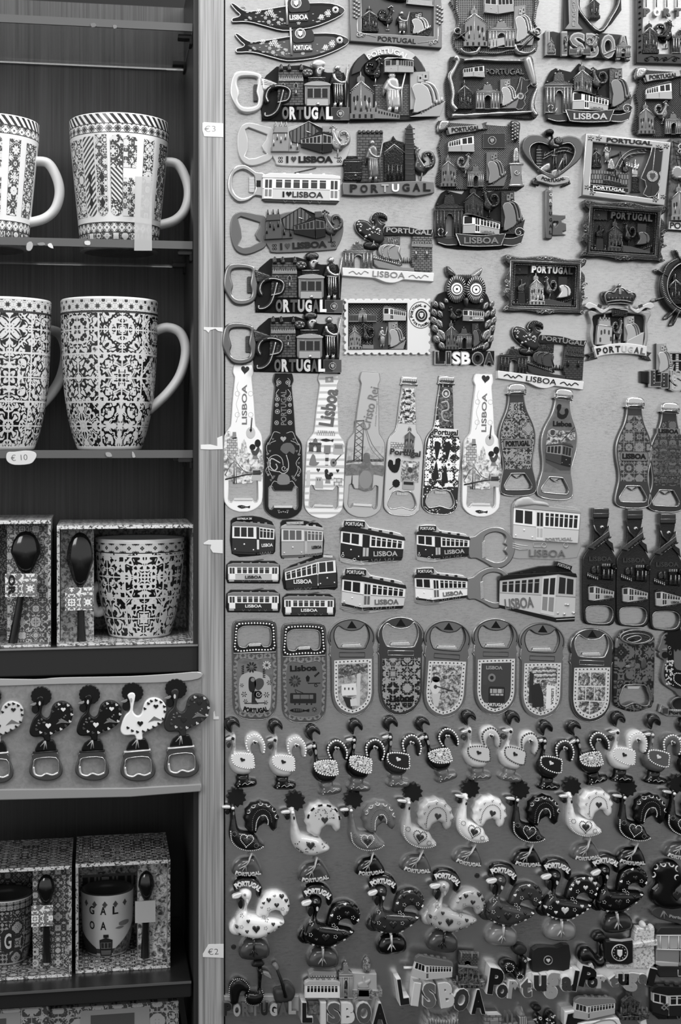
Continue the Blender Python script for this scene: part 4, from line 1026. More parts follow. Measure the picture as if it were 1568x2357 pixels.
# ================================================================== openers with castle, tram and script P
def portugal_opener(label,fn,ring,castle,txtm):
    t = Thing('bottle_opener',label,'bottle opener','castle and tram bottle openers',at=(480,620),fn=fn,h0=5)
    out = sm([(180,470),(110,492),(86,580),(92,650),(140,735),(200,757),(270,742),(306,700),(318,620),(300,520),(278,487)],3)
    hol = sm([(200,512),(148,520),(134,560),(150,625),(140,670),(165,706),(215,714),(262,700),(274,660),(262,610),(272,545),(262,518)],3)
    p = t.P('opener_ring');p.slab([out,hol],0,5,ring,1.6,3);p.done()
    p = t.P('opener_teeth');p.slab(rrect(246,560,278,672,8),1,3.6,BRICK(30,120,1.0,3,.22),.3);p.done()
    p = t.P('back_plate');p.slab([(290,560),(330,500),(400,440),(580,430),(740,480),(850,480),(880,560),(870,730),(880,815),(300,800),(296,700)],0,3,G(26,.4,.3),.4);p.done()
    p = t.P('ship_bow');p.puff(sm([(284,498),(300,515),(412,555),(404,590),(350,610),(306,610),(294,560)],2),1,6,ring if txtm else castle,R=2)
    for k in range(4): p.tube(sm([(296,520+k*14),(350,540+k*10),(405,556+k*8)],2,False),4,5.2,.5,PEWD)
    p.done()
    p = t.P('castle_tower');p.slab([(410,470),(575,470),(578,705),(400,705)],2,6,BRICK(26,84 if castle is PEW else 110,.9,1.2,.55),.4)
    for x in (427,480,560): p.puff(sm([(x-15,480),(x-15,450),(x,428),(x+15,450),(x+15,480)],2),3,8,castle,R=1.6)
    p.slab(rect(410,526,575,548),6,7,PEWL,.3)
    for i in range(11): p.slab(rect(412+i*15,516,421+i*15,528),6,6.8,PEWL,.1)
    for x in (440,525): p.slab([(x-14,588),(x-14,566),(x,552),(x+14,566),(x+14,588)],6,6.2,PEWL,0);p.slab([(x-9,586),(x-9,568),(x,558),(x+9,568),(x+9,586)],6.2,6.3,INK,0)
    p.tube([(524,605),(524,640)],[8,22],6,1.6,PEWL);p.done()
    p = t.P('tram_front');p.slab(rrect(583,556,752,715,20),3,8,G(120,.35,.5),.8,2);p.slab(sm([(580,580),(600,558),(665,548),(735,558),(752,580)],2),8,8.8,RW,.4)
    p.slab(rect(606,522,722,552),3,7,RD,.4);p.tube([(606,524),(722,524)],8,7,.6,PEWL)
    p.slab(rect(596,592,738,664),8,8.3,PEWL,.1)
    for (a,b_) in ((600,636),(644,690),(698,734)): p.slab(rect(a,598,b_,660),8.3,8.4,G(30,.2),0)
    p.slab(rect(596,668,738,712),8,8.5,G(165,.35,.5),.2);p.dot(668,702,13,8.4,1,PEWL);p.done()
    p = t.P('rooster_figure');p.puff(sm([(560,470),(600,455),(640,470),(640,510),(580,520)],2),2,7,castle,R=1.5);p.dots([(585,480),(600,495),(612,478),(622,500)],8,6.3,.8,PEWL)
    p.puff(sm([(655,480),(665,455),(700,448),(720,470),(700,490),(690,515),(668,515)],2),3,9,RW,R=1.6);p.dot(682,468,7,8.6,.7,INK)
    p.puff(ell(676,428,47,30,n=16),3,8,ring if txtm else castle,R=2.5);p.done()
    p = t.P('armoured_figure');m_statue(p,(735,425,880,722),RD if txtm is None else RD,RW,3,4);p.done()
    p = t.P('script_initial','large outlined cursive P');path = sm([(340,690),(325,650),(345,600),(400,580),(460,590),(485,620),(470,670),(430,685),(400,690)],3,False)
    path2 = sm([(440,605),(425,670),(400,740),(360,775),(320,780),(318,758)],3,False)
    for q in (path,path2): p.tube(q,36,5,3.0,G(40,.4,.4));p.tube(q,8,7.9,.8,RW)
    p.done()
    for i,(ch,v) in enumerate(zip('ORTUGAL',(90,190,75,150,200,80,225))):
        x = 454+i*49;p = t.P('letter');p.txt(ch,x,760,44,84,3,4.6,G(v,.4,.2),bold=.05);p.done()
    p = t.P('flag');m_flag(p,(762,722,880,806),3,G(50,.4,.2),RW,4,.5,G(82,.4,.2));p.done()
portugal_opener('castle and tram PORTUGAL opener with bright silver ring, uppermost of three',C1(),G(205,.3,.6),PEW,1)
portugal_opener('castle and tram PORTUGAL opener with bronze ring and round globe, middle of three',C1(dx=-42,dy=-50+460*2.904),G(128,.3,.8),PEW,None)
portugal_opener('castle and tram PORTUGAL opener, lowest of three, just above the bottle openers',C1(dx=-52,dy=348+460*2.904),G(118,.26,.85),PEW,None)
def heart_opener(label,fn,pm,dm,low):
    t = Thing('bottle_opener',label,'bottle opener','I heart LISBOA bottle openers',at=(500,960),fn=fn,h0=5)
    out = sm([(215,815),(160,840),(136,910),(140,1010),(170,1080),(235,1107),(320,1085),(372,1050),(380,960),(376,860),(310,835)],3)
    hol = [(190,860),(212,850),(335,895),(330,925),(300,970),(310,1005),(335,1025),(260,1052),(215,1056),(186,1040),(210,990),(208,930)]
    p = t.P('opener_ring');p.slab([out,hol],0,3.4,pm,.8,2);p.done()
    p = t.P('base_plate');p.slab(sm([(365,990),(420,870),(560,830),(700,850),(830,880),(890,930),(885,1010),(845,1090),(800,1106),(440,1106),(390,1075)],3),0,3.4,pm,.6,2);p.done()
    p = t.P('tower_relief');p.slab([(375,880),(478,880),(480,1015),(362,1015)],3,6,dm,.6,2);p.slab([(385,850),(470,850),(470,892),(372,892)],3,7,dm,.5)
    for x in (392,428,462): p.tube([(x,815),(x,860)],[6,16],4,2.4,RW if low else PEW)
    for x,y in ((400,910),(425,930),(455,910),(376,950),(492,965),(535,975)): p.tube([(x,y-14),(x,y+26)],[8,16],5.4,1.6,RW if low else PEW)
    p.slab(rect(358,985,548,1015),3,5.6,dm,.3);p.done()
    p = t.P('station_roof','ribbed gable roof');p.slab([(480,880),(610,812),(680,880),(560,960),(500,950)],3,5.6,STRIPE(30,92,.9,0,.3,.4,.5),.3);p.slab([(610,812),(750,880),(740,900),(660,905)],3,5.2,PEWD,.3);p.tube([(478,884),(610,812),(752,884)],9,5.2,.8,RW if low else PEW);p.slab(rect(704,845,748,885),3,6,dm,.3);p.done()
    p = t.P('tram_relief');tram(t,None,[(556,935),(700,900),(696,1025),(560,985)],RW if low else G(110,.35,.6),PEWD,PEWD,4,3,ns=5,door=.06,single=p,rh=.1,base=False)
    tram(t,None,[(704,896),(765,912),(768,1015),(700,1028)],RW if low else G(110,.35,.6),PEWD,PEWD,4,3.4,ns=2,door=.06,single=p,rh=.1,base=False)
    p.tube([(590,880),(625,895)],10,7,1,RW);p.done()
    p = t.P('rooster_relief');m_rooster(p,(745,840,890,1050),dm,RW if low else PEW,3,4,flip=True);p.done()
    p = t.P('lettering'); 
    p.txt('I',470,1064,14,44,3.4,.8,INK,bold=.05);p.slab(heart(513,1064,36,40),3.4,4.2,G(60,.4),.1)
    p.txt('LISBOA',660,1064,230,44,3.4,.8,INK if low else G(28,.4),bold=.05)
    for x in (425,818): 
        for dy_ in (-10,12): p.tube(ell(x-7,1064+dy_,7,n=8),4,3.4,.4,INK,True,4);p.tube(ell(x+8,1064+dy_,7,n=8),4,3.4,.4,INK,True,4)
    p.done()
heart_opener('light I heart LISBOA bottle opener with tram and gabled station',C1(),G(176,.35,.35),G(140,.35,.5),True)
heart_opener('dark I heart LISBOA bottle opener, tilted, under the white tram opener',C1(dx=-46,dy=-755+460*2.904,rot=-3,c=(500,960)),G(105,.35,.5),G(84,.35,.6),False)
# white tram opener
t = Thing('bottle_opener','white tram shaped I heart LISBOA opener with chrome loop','bottle opener',at=(450,1240),fn=C1(),h0=4)
p = t.P('opener_ring','chrome loop');p.slab([sm([(185,1098),(110,1120),(72,1200),(80,1290),(135,1350),(205,1345),(260,1310),(320,1310),(320,1165),(260,1145)],3),sm([(175,1135),(120,1160),(103,1210),(115,1285),(165,1322),(225,1305),(255,1260),(250,1190),(225,1160)],3)],0,3.6,G(190,.22,.85),1.3,3);p.slab(rrect(214,1178,250,1284,8),1,3,STRIPE(70,230,.35,pi/2,.4,.3,.3),.3);p.slab(rect(262,1205,292,1250),3,3.8,INK,.1);p.done()
tram(t,None,[(305,1190),(820,1200),(818,1345),(300,1330)],G(225,.35),G(185,.35),G(215,.25,.3),1,4,ns=6,door=.16,winm=G(60,.3),rh=.22,line=G(120,.4),base=True,band=.5,text=(604,1303,205,38,'LISBOA',1),tm=G(50,.4),doorm=G(225,.35),pole=[(520,1152),(665,1118)])
p = t.P('heart_mark');p.slab(heart(478,1300,38,36),5,5.5,INK,.1);p.txt('I',442,1300,12,36,5,.5,INK,bold=.05);p.done()
# ================================================================== plaques, top rows
def frame(p,out,hol,h0,h1,m,b=.6,n=2): p.slab([out,hol],h0,h1,m,b,n)
t = Thing('souvenir_magnet','rectangular PORTUGAL plaque with grape borders, cut by the top frame edge','magnet',MG,at=(1190,120),fn=C1(),h0=5)
p = t.P('base_plate');p.slab([(888,-60),(1500,-60),(1500,322),(888,276)],0,4,G(70,.4,.5),.4);p.done()
p = t.P('border_frame');frame(p,[(888,-120),(1500,-120),(1500,322),(888,276)],[(965,-70),(1447,-70),(1447,246),(965,222)],4,6,G(120,.35,.6),.5)
for (x,y) in ((930,60),(1485,100)): 
    for k in range(14): p.dot(x+((k*7) % 3-1)*15,y-55+k*9,12,5.8,1.5,G(135,.3,.7),6)
for (x,y,s_) in ((945,235,1),(1455,285,-1)): scroll(p,x,y,18,m=RW,h=6,sgn=s_);scroll(p,x+s_*30,y+8,12,m=RW,h=6,sgn=-s_)
p.tube([(935,120),(935,215),(1060,250)],8,5.8,.7,RW);p.tube([(1475,170),(1475,270),(1340,290)],8,5.8,.7,RW);p.done()
p = t.P('lettering');p.txt('PORTUGAL',1200,270,255,32,6,.5,INK,rot=-4.5);p.done()
p = t.P('tower_relief');m_tower(p,(968,40,1075,215),h=4,d=2);p.done();p = t.P('rooster_relief');m_rooster(p,(1075,40,1185,200),h=4);p.done()
p = t.P('statue_relief');m_statue(p,(1185,75,1285,230),h=4);p.done();p = t.P('ship_relief');m_ship(p,(1295,80,1435,240),h=4,ml=RW);p.done()
p = t.P('tram_relief');tram(t,None,[(1265,-40),(1445,-30),(1445,48),(1262,30)],RW,RW,RD,4,3,ns=5,door=.08,single=p,base=False);p.puff(sm([(1100,-20),(1150,5),(1230,18),(1262,8),(1240,-30)],2),4,7,RD);p.done()
# dome plaque
t = Thing('souvenir_magnet','arched PORTUGAL magnet with robed figure, rooster and sailing monument','magnet',MG,at=(1190,600),fn=C1(),h0=6)
dome = [(885,800),(885,560)]+arcp(1145,520,262,212,180,360,18)+[(1412,480),(1420,560),(1470,640),(1530,680),(1480,780),(1300,800),(900,812)]
p = t.P('base_plate');p.slab(dome,0,4,G(38,.4,.3),.5);p.done()
p = t.P('arch_band');p.slab([(900,500)]+arcp(1145,500,245,190,182,358,18)[0:]+[(1310,470)]+arcp(1145,500,190,130,350,190,14),4,6,G(58,.4,.3),.4);p.slab(arcp(1145,500,245,190,228,318,12)+arcp(1145,500,190,135,318,228,12),6,6.8,G(160,.4),.3)
p.txt('PORTUGAL',1140,345,290,36,6.8,.6,G(190,.4),arc=230,bold=.03);p.done()
p = t.P('tram_relief');tram(t,[(1115,408),(1205,398),(1203,488),(1115,488)],[(1205,398),(1308,414),(1310,490),(1203,488)],RW,RW,RW,4,5,nf=2,ns=6,door=.05,single=p,winm=G(36),base=False,rh=.2);p.done()
p = t.P('rooster_relief');m_rooster(p,(985,385,1110,570),h=4,d=3.5);p.done()
p = t.P('brick_panel');p.slab(rect(1060,560,1285,770),4,4.6,BRICK(30,90,1.2,1.0,.5),.1);p.done()
p = t.P('statue_relief');m_statue(p,(1090,478,1258,752),G(150,.4,.5),G(195,.3,.5),4.6,5);p.done()
p = t.P('tower_relief');m_tower(p,(888,480,1045,800),h=4,d=3.5,m=G(110,.35,.6));p.done()
p = t.P('ship_relief');m_ship(p,(1290,478,1520,780),G(150,.35,.4),G(165,.3,.4),4,4.5);p.done()
p = t.P('bastion_relief');p.slab([(970,745),(1050,720),(1220,770),(1218,800),(970,795)],4,8,G(120,.35,.6),.3)
for i in range(8): p.slab(rect(1075+i*18,745+i*4,1084+i*18,762+i*4),8,8.1,INK,0)
for x in (960,1000,1058): p.tube([(x,680),(x,750)],[8,26],6,2.4,PEWL)
p.done()
# PORTUGAL silhouette
t = Thing('souvenir_magnet','PORTUGAL skyline magnet with brick wall, robed figure and church tower','magnet',MG,at=(1140,1080),fn=C1(),h0=6)
p = t.P('base_bar');p.slab(sm([(840,1222),(960,1228),(1200,1215),(1330,1210),(1450,1216)],2,False)+sm([(1450,1290),(1330,1312),(1180,1298),(960,1310),(840,1302)],2,False),0,7,G(108,.4,.3),.6,2);p.done()
p = t.P('lettering','large raised letters of mixed greys')
for i,(ch,v) in enumerate(zip('PORTUGAL',(24,30,28,150,235,30,22,20))): p.txt(ch,910+i*70,1260+[0,3,2,0,-2,-5,-6,-7][i],48,52,7,.8,G(v,.4),bold=.03)
p.done()
p = t.P('brick_wall');p.slab(rect(942,880,1112,1215),0,3.5,BRICK(28,92,.85,1.2,.55),.3)
for i in range(6): p.puff(sm([(944+i*29,890),(944+i*29,870),(956+i*29,864),(968+i*29,870),(968+i*29,890)],2),1,4.5,PEW,R=1)
p.done()
p = t.P('tram_front');p.slab(rrect(845,1060,970,1210,14),0,6,RD,1,2);p.slab(rrect(870,1040,940,1066,6),0,5,RD,.5); 
for (a,b_) in ((868,890),(896,930),(936,956)): p.slab(rect(a,1090,b_,1145),6,6.2,INK,0)
p.tube([(850,1082),(966,1082)],6,6,.6,PEWL);p.tube([(850,1155),(966,1155)],6,6,.6,PEWL);p.dot(925,1172,8,6,.8,PEWL);p.done()
p = t.P('statue_relief');m_statue(p,(975,925,1110,1215),G(98,.35,.6),G(140,.3,.6),3,5);p.done()
p = t.P('chapel_relief');p.slab([(1118,950),(1165,935),(1180,905),(1200,935),(1250,950),(1250,1210),(1118,1210)],0,5,RD,.4);p.tube([(1118,1020),(1185,965),(1255,1020)],12,5,.9,PEWL);p.dots(along([(1122,1030),(1186,978),(1250,1030)],11),4,5,.6,PEWL)
for x in (1140,1165,1200,1225): p.slab(rrect(x-6,1040,x+6,1085,5),5,5.1,INK,0);p.tube([(x+5,1100),(x+5,1200)],[8,20],4.6,1.5,PEW)
p.done()
p = t.P('bell_tower');p.slab([(1252,1210),(1258,900),(1270,850),(1290,826),(1308,850),(1318,960),(1330,1210)],0,6,G(46,.4,.5),.8,2)
for y in range(860,1200,34): p.tube([(1256,y),(1322,y)],7,5.6,.8,G(70,.35,.6))
p.done()
p = t.P('rooster_relief');m_rooster(p,(1300,970,1462,1212),G(80,.3,.7),G(130,.3,.7),1,6.5,flip=True);p.done()
# anchors frame
t = Thing('souvenir_magnet','rope framed magnet with crossed anchors and gateway at the top','magnet',MG,at=(400,160),fn=C2(),h0=5)
ro = [(135,-40),(130,60),(160,130),(125,200),(120,260),(165,335),(300,345),(560,335),(650,325),(660,250),(640,170),(655,60),(625,-40)]
p = t.P('base_plate');p.slab(sm(ro,2),0,4,HATCH(34,110,.42,False,.5),.4);p.done()
p = t.P('rope_border'); 
rp = sm([(140,-40),(140,60),(160,130),(140,200)],3,False)
rq = sm([(640,-40),(642,60),(632,120),(650,170)],3,False);rs = sm([(270,330),(400,338),(480,320),(560,322)],3,False);p.tube(rs,16,3,2.4,PEW)
for q in (rs,): 
    for (x,y) in along(q,13): p.tube([(x-8,y+5),(x+8,y-5)],5,5,1.0,PEWL)
p.done()
for q in (rp,rq):
    p = t.P('rope_border');p.tube(q,16,3,2.4,PEW)
    for (x,y) in along(q,13): p.tube([(x-8,y+5),(x+8,y-5)],5,5,1.0,PEWL)
    p.done()
p = t.P('anchor_left'); 
for sx,ox in ((1,0),(-1,800)):
    if sx < 0: p.done();p = t.P('anchor_right')
    X = lambda x: ox+sx*x
    p.tube([(X(150),205),(X(262),325)],22,4,3.4,PEW);p.tube(ell(X(146),200,20,n=12),12,4,3,PEWL,True);p.tube([(X(135),255),(X(205),200)],16,5,3,PEW)
    p.tube(sm([(X(165),310),(X(190),335),(X(240),338),(X(275),325),(X(290),285)],3,False),[16]*6+[26]*6+[14]*1,4,3.4,PEWL)
p.done()
p = t.P('tower_relief');m_tower(p,(185,35,330,300),G(118,.35,.6),h=4,d=3);p.done()
p = t.P('gateway_relief');m_arch(p,(335,120,510,305),G(118,.35,.6),h=4,d=3);p.slab([(340,260),(440,240),(445,290),(350,315)],4,7.5,RW,.4);p.done()
p = t.P('ship_relief');m_ship(p,(505,35,640,290),G(125,.35,.5),h=4,d=3);p.done()
p = t.P('tram_relief');tram(t,[(315,-20),(395,-15),(400,95),(312,85)],[(395,-15),(495,-10),(500,78),(400,95)],G(170,.35,.4),G(140,.35,.4),RD,4,4,single=p,ns=4,door=.05,base=False);p.done()
# scroll frame with bones
t = Thing('souvenir_magnet','scroll framed PORTUGAL magnet with dark map, arch and tram','magnet',MG,at=(370,560),fn=C2(),h0=5)
so = sm([(105,360),(190,370),(330,378),(560,372),(620,355),(640,440),(655,560),(640,660),(655,740),(600,755),(450,745),(200,745),(90,750),(80,640),(70,520),(95,440)],3)
p = t.P('base_plate');p.slab(so,0,4,HATCH(22,52,.45,True,.4),.5);p.done()
p = t.P('scroll_border','bright rolled edges')
p.tube(sm([(130,362),(150,385),(125,440),(100,490),(110,540),(120,600),(112,660),(140,700)],3,False),[44,44,40,34,28,24,26,30,34,28,22,22,22,24,24,22,20,20,24,28,34,34],4,4,RW)
p.tube(sm([(185,385),(280,380),(340,384),(420,388),(560,388)],3,False),[22,20,18,18,26,22,18,18,20,18,20,22,24],4,3.4,PEWL)
p.tube(sm([(590,370),(608,430),(628,510),(630,540)],3,False),[52,56,56,54,50,44,40,30,26,20],4,5,G(160,.3,.6));scroll(p,632,530,22,m=RW,h=5)
p.tube(sm([(650,560),(630,620),(620,690),(650,740)],3,False),[14,18,24,30,30,28,30,34,38,30],4,4,PEWL)
p.tube(sm([(110,735),(200,735),(300,728),(420,722),(520,718),(620,712)],3,False),[26,30,26,18,26,30,22,16,24,28,18,20,26,20,16,16],4,3.6,RW);p.done()
p = t.P('lettering');p.txt('PORTUGAL',447,455,245,38,4,1.2,PEW,bold=.03);p.done()
p = t.P('tram_relief');tram(t,[(246,430),(312,420),(318,495),(246,490)],[(182,440),(246,430),(246,490),(182,492)],G(200,.35,.3),G(150,.35,.4),RD,4,3,ns=4,nf=2,door=.05,single=p,base=False,front_right=True);p.done()
p = t.P('tower_relief');m_tower(p,(148,510,240,695),h=4,d=2.5);p.done();p = t.P('gateway_relief');m_arch(p,(258,520,415,695),h=4,d=3,m=G(110,.35,.6));p.done()
p = t.P('ship_relief');m_ship(p,(418,502,535,690),G(110,.35,.5),h=4,d=3);p.done();p = t.P('country_map','dark map with pale outline');m_map(p,(500,490,612,700),4);p.done()
# big LISBOA with heart
t = Thing('souvenir_magnet','I heart LISBOA letter magnet with landmarks across the letters','magnet',MG,at=(970,200),fn=C2(),h0=5)
p = t.P('base_plate');p.slab([[(705,200),(760,195),(800,205),(820,185),(830,-90),(1190,-90),(1195,60),(1130,150),(1060,205),(1180,215),(1225,225),(1250,380),(980,368),(705,352)],sm([(1050,180),(945,75),(930,0),(955,-50),(1140,-50),(1158,10),(1115,100)],3)],0,3.5,G(46,.4,.4),.5);p.done()
p = t.P('letters_lisboa','large raised LISBOA letters')
for i,(ch,x,w) in enumerate((('L',735,60),('I',822,34),('S',905,100),('B',1000,80),('O',1100,90),('A',1195,85))): p.txt(ch,x,275+i*6,w,155,3.5,4,G(160,.35,.5),bold=.05);p.txt(ch,x,275+i*6,w*.86,135,7.5,.3,G(110,.35,.5),bold=.0)
p.done()
p = t.P('initial_i');p.slab([(850,-40),(918,-40),(912,150),(945,188),(826,188),(856,150)],3.5,6,G(120,.35,.6),.5,2)
for k,ch in enumerate('RTUGAL'): p.txt(ch,884,12+k*29,18,22,6,.5,RW)
p.done()
p = t.P('heart_outline');hp = sm([(1050,200),(930,80),(912,0),(940,-60),(1150,-60),(1175,10),(1130,105)],4);p.tube(hp,26,3.5,2.5,PEW,True);p.tube(hp,6,5.8,.6,RW,True);p.done()
p = t.P('tower_relief');m_tower(p,(985,-40,1050,120),h=0,d=5.5);p.done()
p = t.P('landmark_reliefs');m_facade(p,(850,285,985,355),G(120,.35,.6),h=7.5,d=1.2);m_tower(p,(715,245,760,345),G(110,.35,.6),h=7.5,d=1);m_arch(p,(1145,262,1240,370),G(110,.35,.6),h=7.5,d=1.2);m_rooster(p,(955,225,1040,335),G(100,.35,.6),h=7.5,d=1.4);m_people(p,(1075,345,1150,312),RW,7.5);m_statue(p,(812,230,842,330),h=7.5,d=1.4);p.done()
# PORT frame right
t = Thing('souvenir_magnet','dark PORT plaque with hanging letters, cut by the right frame edge','magnet',MG,at=(1420,200),fn=C2(),h0=5)
p = t.P('border_frame');frame(p,[(1283,-120),(1800,-120),(1800,415),(1283,400)],[(1330,-70),(1760,-70),(1760,345),(1325,340)],0,5,G(44,.4,.5),.6)
for k in range(10): scroll(p,1306,10+k*36,8,m=RD,h=5,sgn=(-1)**k)
for k in range(4): scroll(p,1350+k*60,375,16,m=RD,h=5,sgn=(-1)**k,a0=k)
flourish(p,1450,372,220,30,5,RD);p.done()
for i,(ch,v) in enumerate(zip('PORT',(70,205,70,70))):
    p = t.P('hanging_letter');x = 1354+i*66;p.tube([(x,-40),(x,40)],6,2,1,PEW);p.txt(ch,x,75,42,50,1.5,2.5,G(v,.35,.5),bold=.07);p.done()
p = t.P('tower_relief');m_tower(p,(1325,130,1425,340),h=1,d=4);p.done();p = t.P('rooster_relief');m_rooster(p,(1405,120,1530,300),h=1,d=4);p.done()
p = t.P('gateway_relief');m_arch(p,(1510,165,1650,340),h=1,d=4);p.done()
# LISBOA ribbon, twice
def ribbon(label,fn,bright,tag_):
    t = Thing('souvenir_magnet',label,'magnet','LISBOA ribbon magnets with tram and gateway',at=(970,600),fn=fn,h0=7)
    dk = G(70,.36,.65,bump=.3) if bright else G(50,.36,.65,bump=.3)
    p = t.P('base_plate');p.slab(sm([(715,660),(705,560),(735,470),(780,425),(880,450),(930,395),(1010,440),(1080,430),(1190,430),(1215,560),(1258,640),(1250,740),(1120,790),(860,790),(725,755)],2),0,3,G(28,.4,.3),.4);p.done()
    p = t.P('gateway_relief');m_arch(p,(705,425,885,720),dk,PEWL if bright else PEW,2,4.5);p.slab([(775,570),(830,570),(832,715),(773,715)],2,3.3,G(110,.35,.5),.2);p.done()
    p = t.P('tower_relief');m_tower(p,(885,395,1010,640),dk,h=3,d=3.5,lt=PEWL if bright else PEW);p.done()
    p = t.P('rooster_relief');m_rooster(p,(995,425,1110,590),dk,PEW,3,4,flip=True);p.done()
    p = t.P('ship_relief');m_ship(p,(1118,430,1262,700),dk,G(120,.33,.6),3,4.5);p.done()
    tram(t,[(878,590),(945,584),(945,698),(874,698)],[(945,584),(1104,640),(1098,706),(945,698)],G(222,.35,.1),G(150,.35,.2),G(70,.35,.5),6,3,nf=1,ns=6,door=.24,winm=G(24),rh=.14,base=False,line=G(60),text=(1030,690,80,14,'LISBOA',4),tm=G(120,.4),lights=False)
    p = t.P('ribbon_band');dkr = G(52,.4,.3)
    p.slab(sm([(710,705),(770,722),(845,718)],3,False)+sm([(850,765),(780,768),(725,752)],3,False),3,6,dkr,.4);p.slab(sm([(1125,725),(1190,725),(1258,700)],3,False)+sm([(1240,755),(1190,772),(1118,768)],3,False),3,6,dkr,.4)
    cen = sm([(832,700),(900,708),(985,712),(1060,708),(1138,700)],3,False)+sm([(1112,772),(1050,776),(985,778),(920,776),(858,770)],3,False)
    p.slab(cen,4,8.5,dkr,.5,2);p.done()
    p = t.P('ribbon_edging','pale outline of the ribbon');p.tube(cen,6,8.2,.6,RW,True)
    for q in ([(712,706),(770,724),(840,720)],[(726,752),(780,768),(845,765)],[(1125,726),(1190,727),(1256,702)],[(1120,766),(1190,772),(1240,755)]): p.tube(sm(q,3,False),6,5.8,.6,RW)
    scroll(p,745,685,36,m=RW,h=6,w=7);scroll(p,1225,690,34,m=RW,h=6,w=7,sgn=-1);p.done()
    p = t.P('lettering');p.txt('LISBOA',988,742,215,40,8.5,.6,G(170,.35,.4) if bright else G(120,.35,.4),bold=.03);p.done()
ribbon('LISBOA ribbon magnet with pale tram, upper one beside the PORTUGAL scroll',C2(),True,0)
ribbon('darker LISBOA ribbon magnet with white tram, standing over the owl',lambda x,y: (1107+(x-988)*.372,516+(y-640)*.373),False,0)
# PORTUGAL map scroll plaques
def mapscroll(label,fn,right,dk):
    t = Thing('souvenir_magnet',label,'magnet','PORTUGAL parchment magnets',at=(290,990),fn=fn,h0=5)
    o = sm([(30,765),(120,780),(330,790),(480,800),(510,770),(545,800),(540,1000),(565,1190),(480,1205),(300,1205),(60,1200),(15,1150),(30,1080),(40,1000),(25,930),(50,860),(20,820)],2)
    p = t.P('base_plate');p.slab(o,0,4,HATCH(30 if not dk else 20,88 if not dk else 54,.5,True,.5),.6);p.done()
    p = t.P('banner');p.slab(sm([(80,812),(150,806),(230,800),(300,785)],3,False)+sm([(310,820),(240,838),(160,845),(95,858)],3,False),4,6.5,G(150,.35,.5),.4);p.puff(sm([(20,800),(40,765),(95,770),(90,800),(60,835),(25,840)],2),3,8,PEWL,R=2);p.slab([(300,785),(335,775),(325,800),(340,820),(306,826)],4,5.6,PEW,.3);p.slab([(70,830),(100,820),(105,860),(80,862)],4,5.6,PEW,.3);p.done()
    p = t.P('lettering');p.txt('PORTUGAL',196,822,178,28,6.5,.5,INK,rot=5,bold=.03);p.done()
    tram(t,[(168,880),(246,865),(252,968),(172,966)],[(88,904),(168,880),(172,966),(88,966)],G(225,.35,.1),G(150,.35,.3),G(60,.35,.5),4,3,nf=2,ns=5,door=.06,winm=G(24),rh=.14,base=False,front_right=True,lights=False)
    p = t.P('tower_relief');m_tower(p,(38,985,140,1190),G(100,.35,.6),h=4,d=3);p.done();p = t.P('rooster_relief');m_rooster(p,(142,975,235,1120),G(110,.35,.6),h=4,d=3);p.done()
    p = t.P('gateway_relief');m_arch(p,(205,1045,315,1190),G(100,.35,.6),h=4,d=3);p.done();p = t.P('ship_relief');m_ship(p,(330,965,460,1185),G(100,.35,.5),G(130,.3,.6),4,3);p.done()
    p = t.P('flag');m_flag(p,(312,848,450,940),4,G(48,.4,.2),PEWL,1);p.done()
    p = t.P('column');p.slab([(475,1040),(560,1040),(548,1130),(565,1190),(470,1190),(485,1130)],3,7,G(120,.35,.6),.8,2);p.tube([(470,1045),(562,1045)],16,6.4,1.4,RW);p.tube([(470,1180),(566,1180)],18,6.4,1.4,RW);scroll(p,518,1100,18,m=RW,h=7)
    p.puff(sm([(480,780),(510,765),(545,785),(540,850),(520,905),(500,860)],2),3,7,PEW,R=1.5)
    for k in range(16): p.dot(510+((k*5) % 3-1)*16,785+k*7,8,6.4,1,PEWL,5)
    p.puff(sm([(500,950),(525,940),(535,980),(530,1035),(495,1035)],2),3,8,PEWL,R=1.2);p.done()
mapscroll('grey PORTUGAL parchment magnet with flag and column, above the LISBOA ribbon',C2(),0,0)
mapscroll('darker PORTUGAL parchment magnet cut off by the right frame edge',C2(dx=1255,dy=-335),1,1)
# heart key
t = Thing('key_magnet','heart headed key magnet with PORTUGAL on banner and shaft','magnet',at=(750,1000),fn=C2(),h0=5)
ho = sm([(745,1140),(640,1060),(570,980),(560,910),(600,860),(680,860),(730,890),(750,905),(780,885),(850,862),(920,880),(945,940),(925,1010),(860,1070)],3)
hi = sm([(745,1110),(650,1060),(608,990),(610,930),(660,905),(720,920),(750,935),(800,920),(860,910),(893,950),(880,1010),(830,1070)],3)
p = t.P('heart_frame');p.slab([ho,hi],0,6,G(84,.38,.5),1.0,2);p.tube(hi,6,5.6,.8,RW,True);p.done()
p = t.P('heart_ground');p.slab(hi,0,2,G(46,.5,.4),0);p.done()
p = t.P('rooster_finial');p.puff(ell(728,845,30,24,n=12),3,10,RD,R=2.5);p.puff(sm([(738,850),(742,880),(720,910),(735,945),(780,950),(790,925),(760,915),(755,880)],2),4,10,PEW,R=1.6);p.puff(scallop(785,900,32,30,12),3,9,PEW,R=1.6);p.tube([(757,950),(757,985),(740,990),(775,992)],8,6,2,PEWL);p.done()
p = t.P('bridge_relief');p.tube(sm([(690,1010),(760,975),(830,955),(890,975)],3,False),8,2,2,PEWL);p.tube(sm([(700,990),(770,950),(830,935),(880,945)],3,False),8,2,2,PEWL)
for i in range(9): x = 700+i*21;p.tube([(x,1000-i*6),(x+11,962-i*2),(x+21,994-i*5)],4,2,1.4,PEWL)
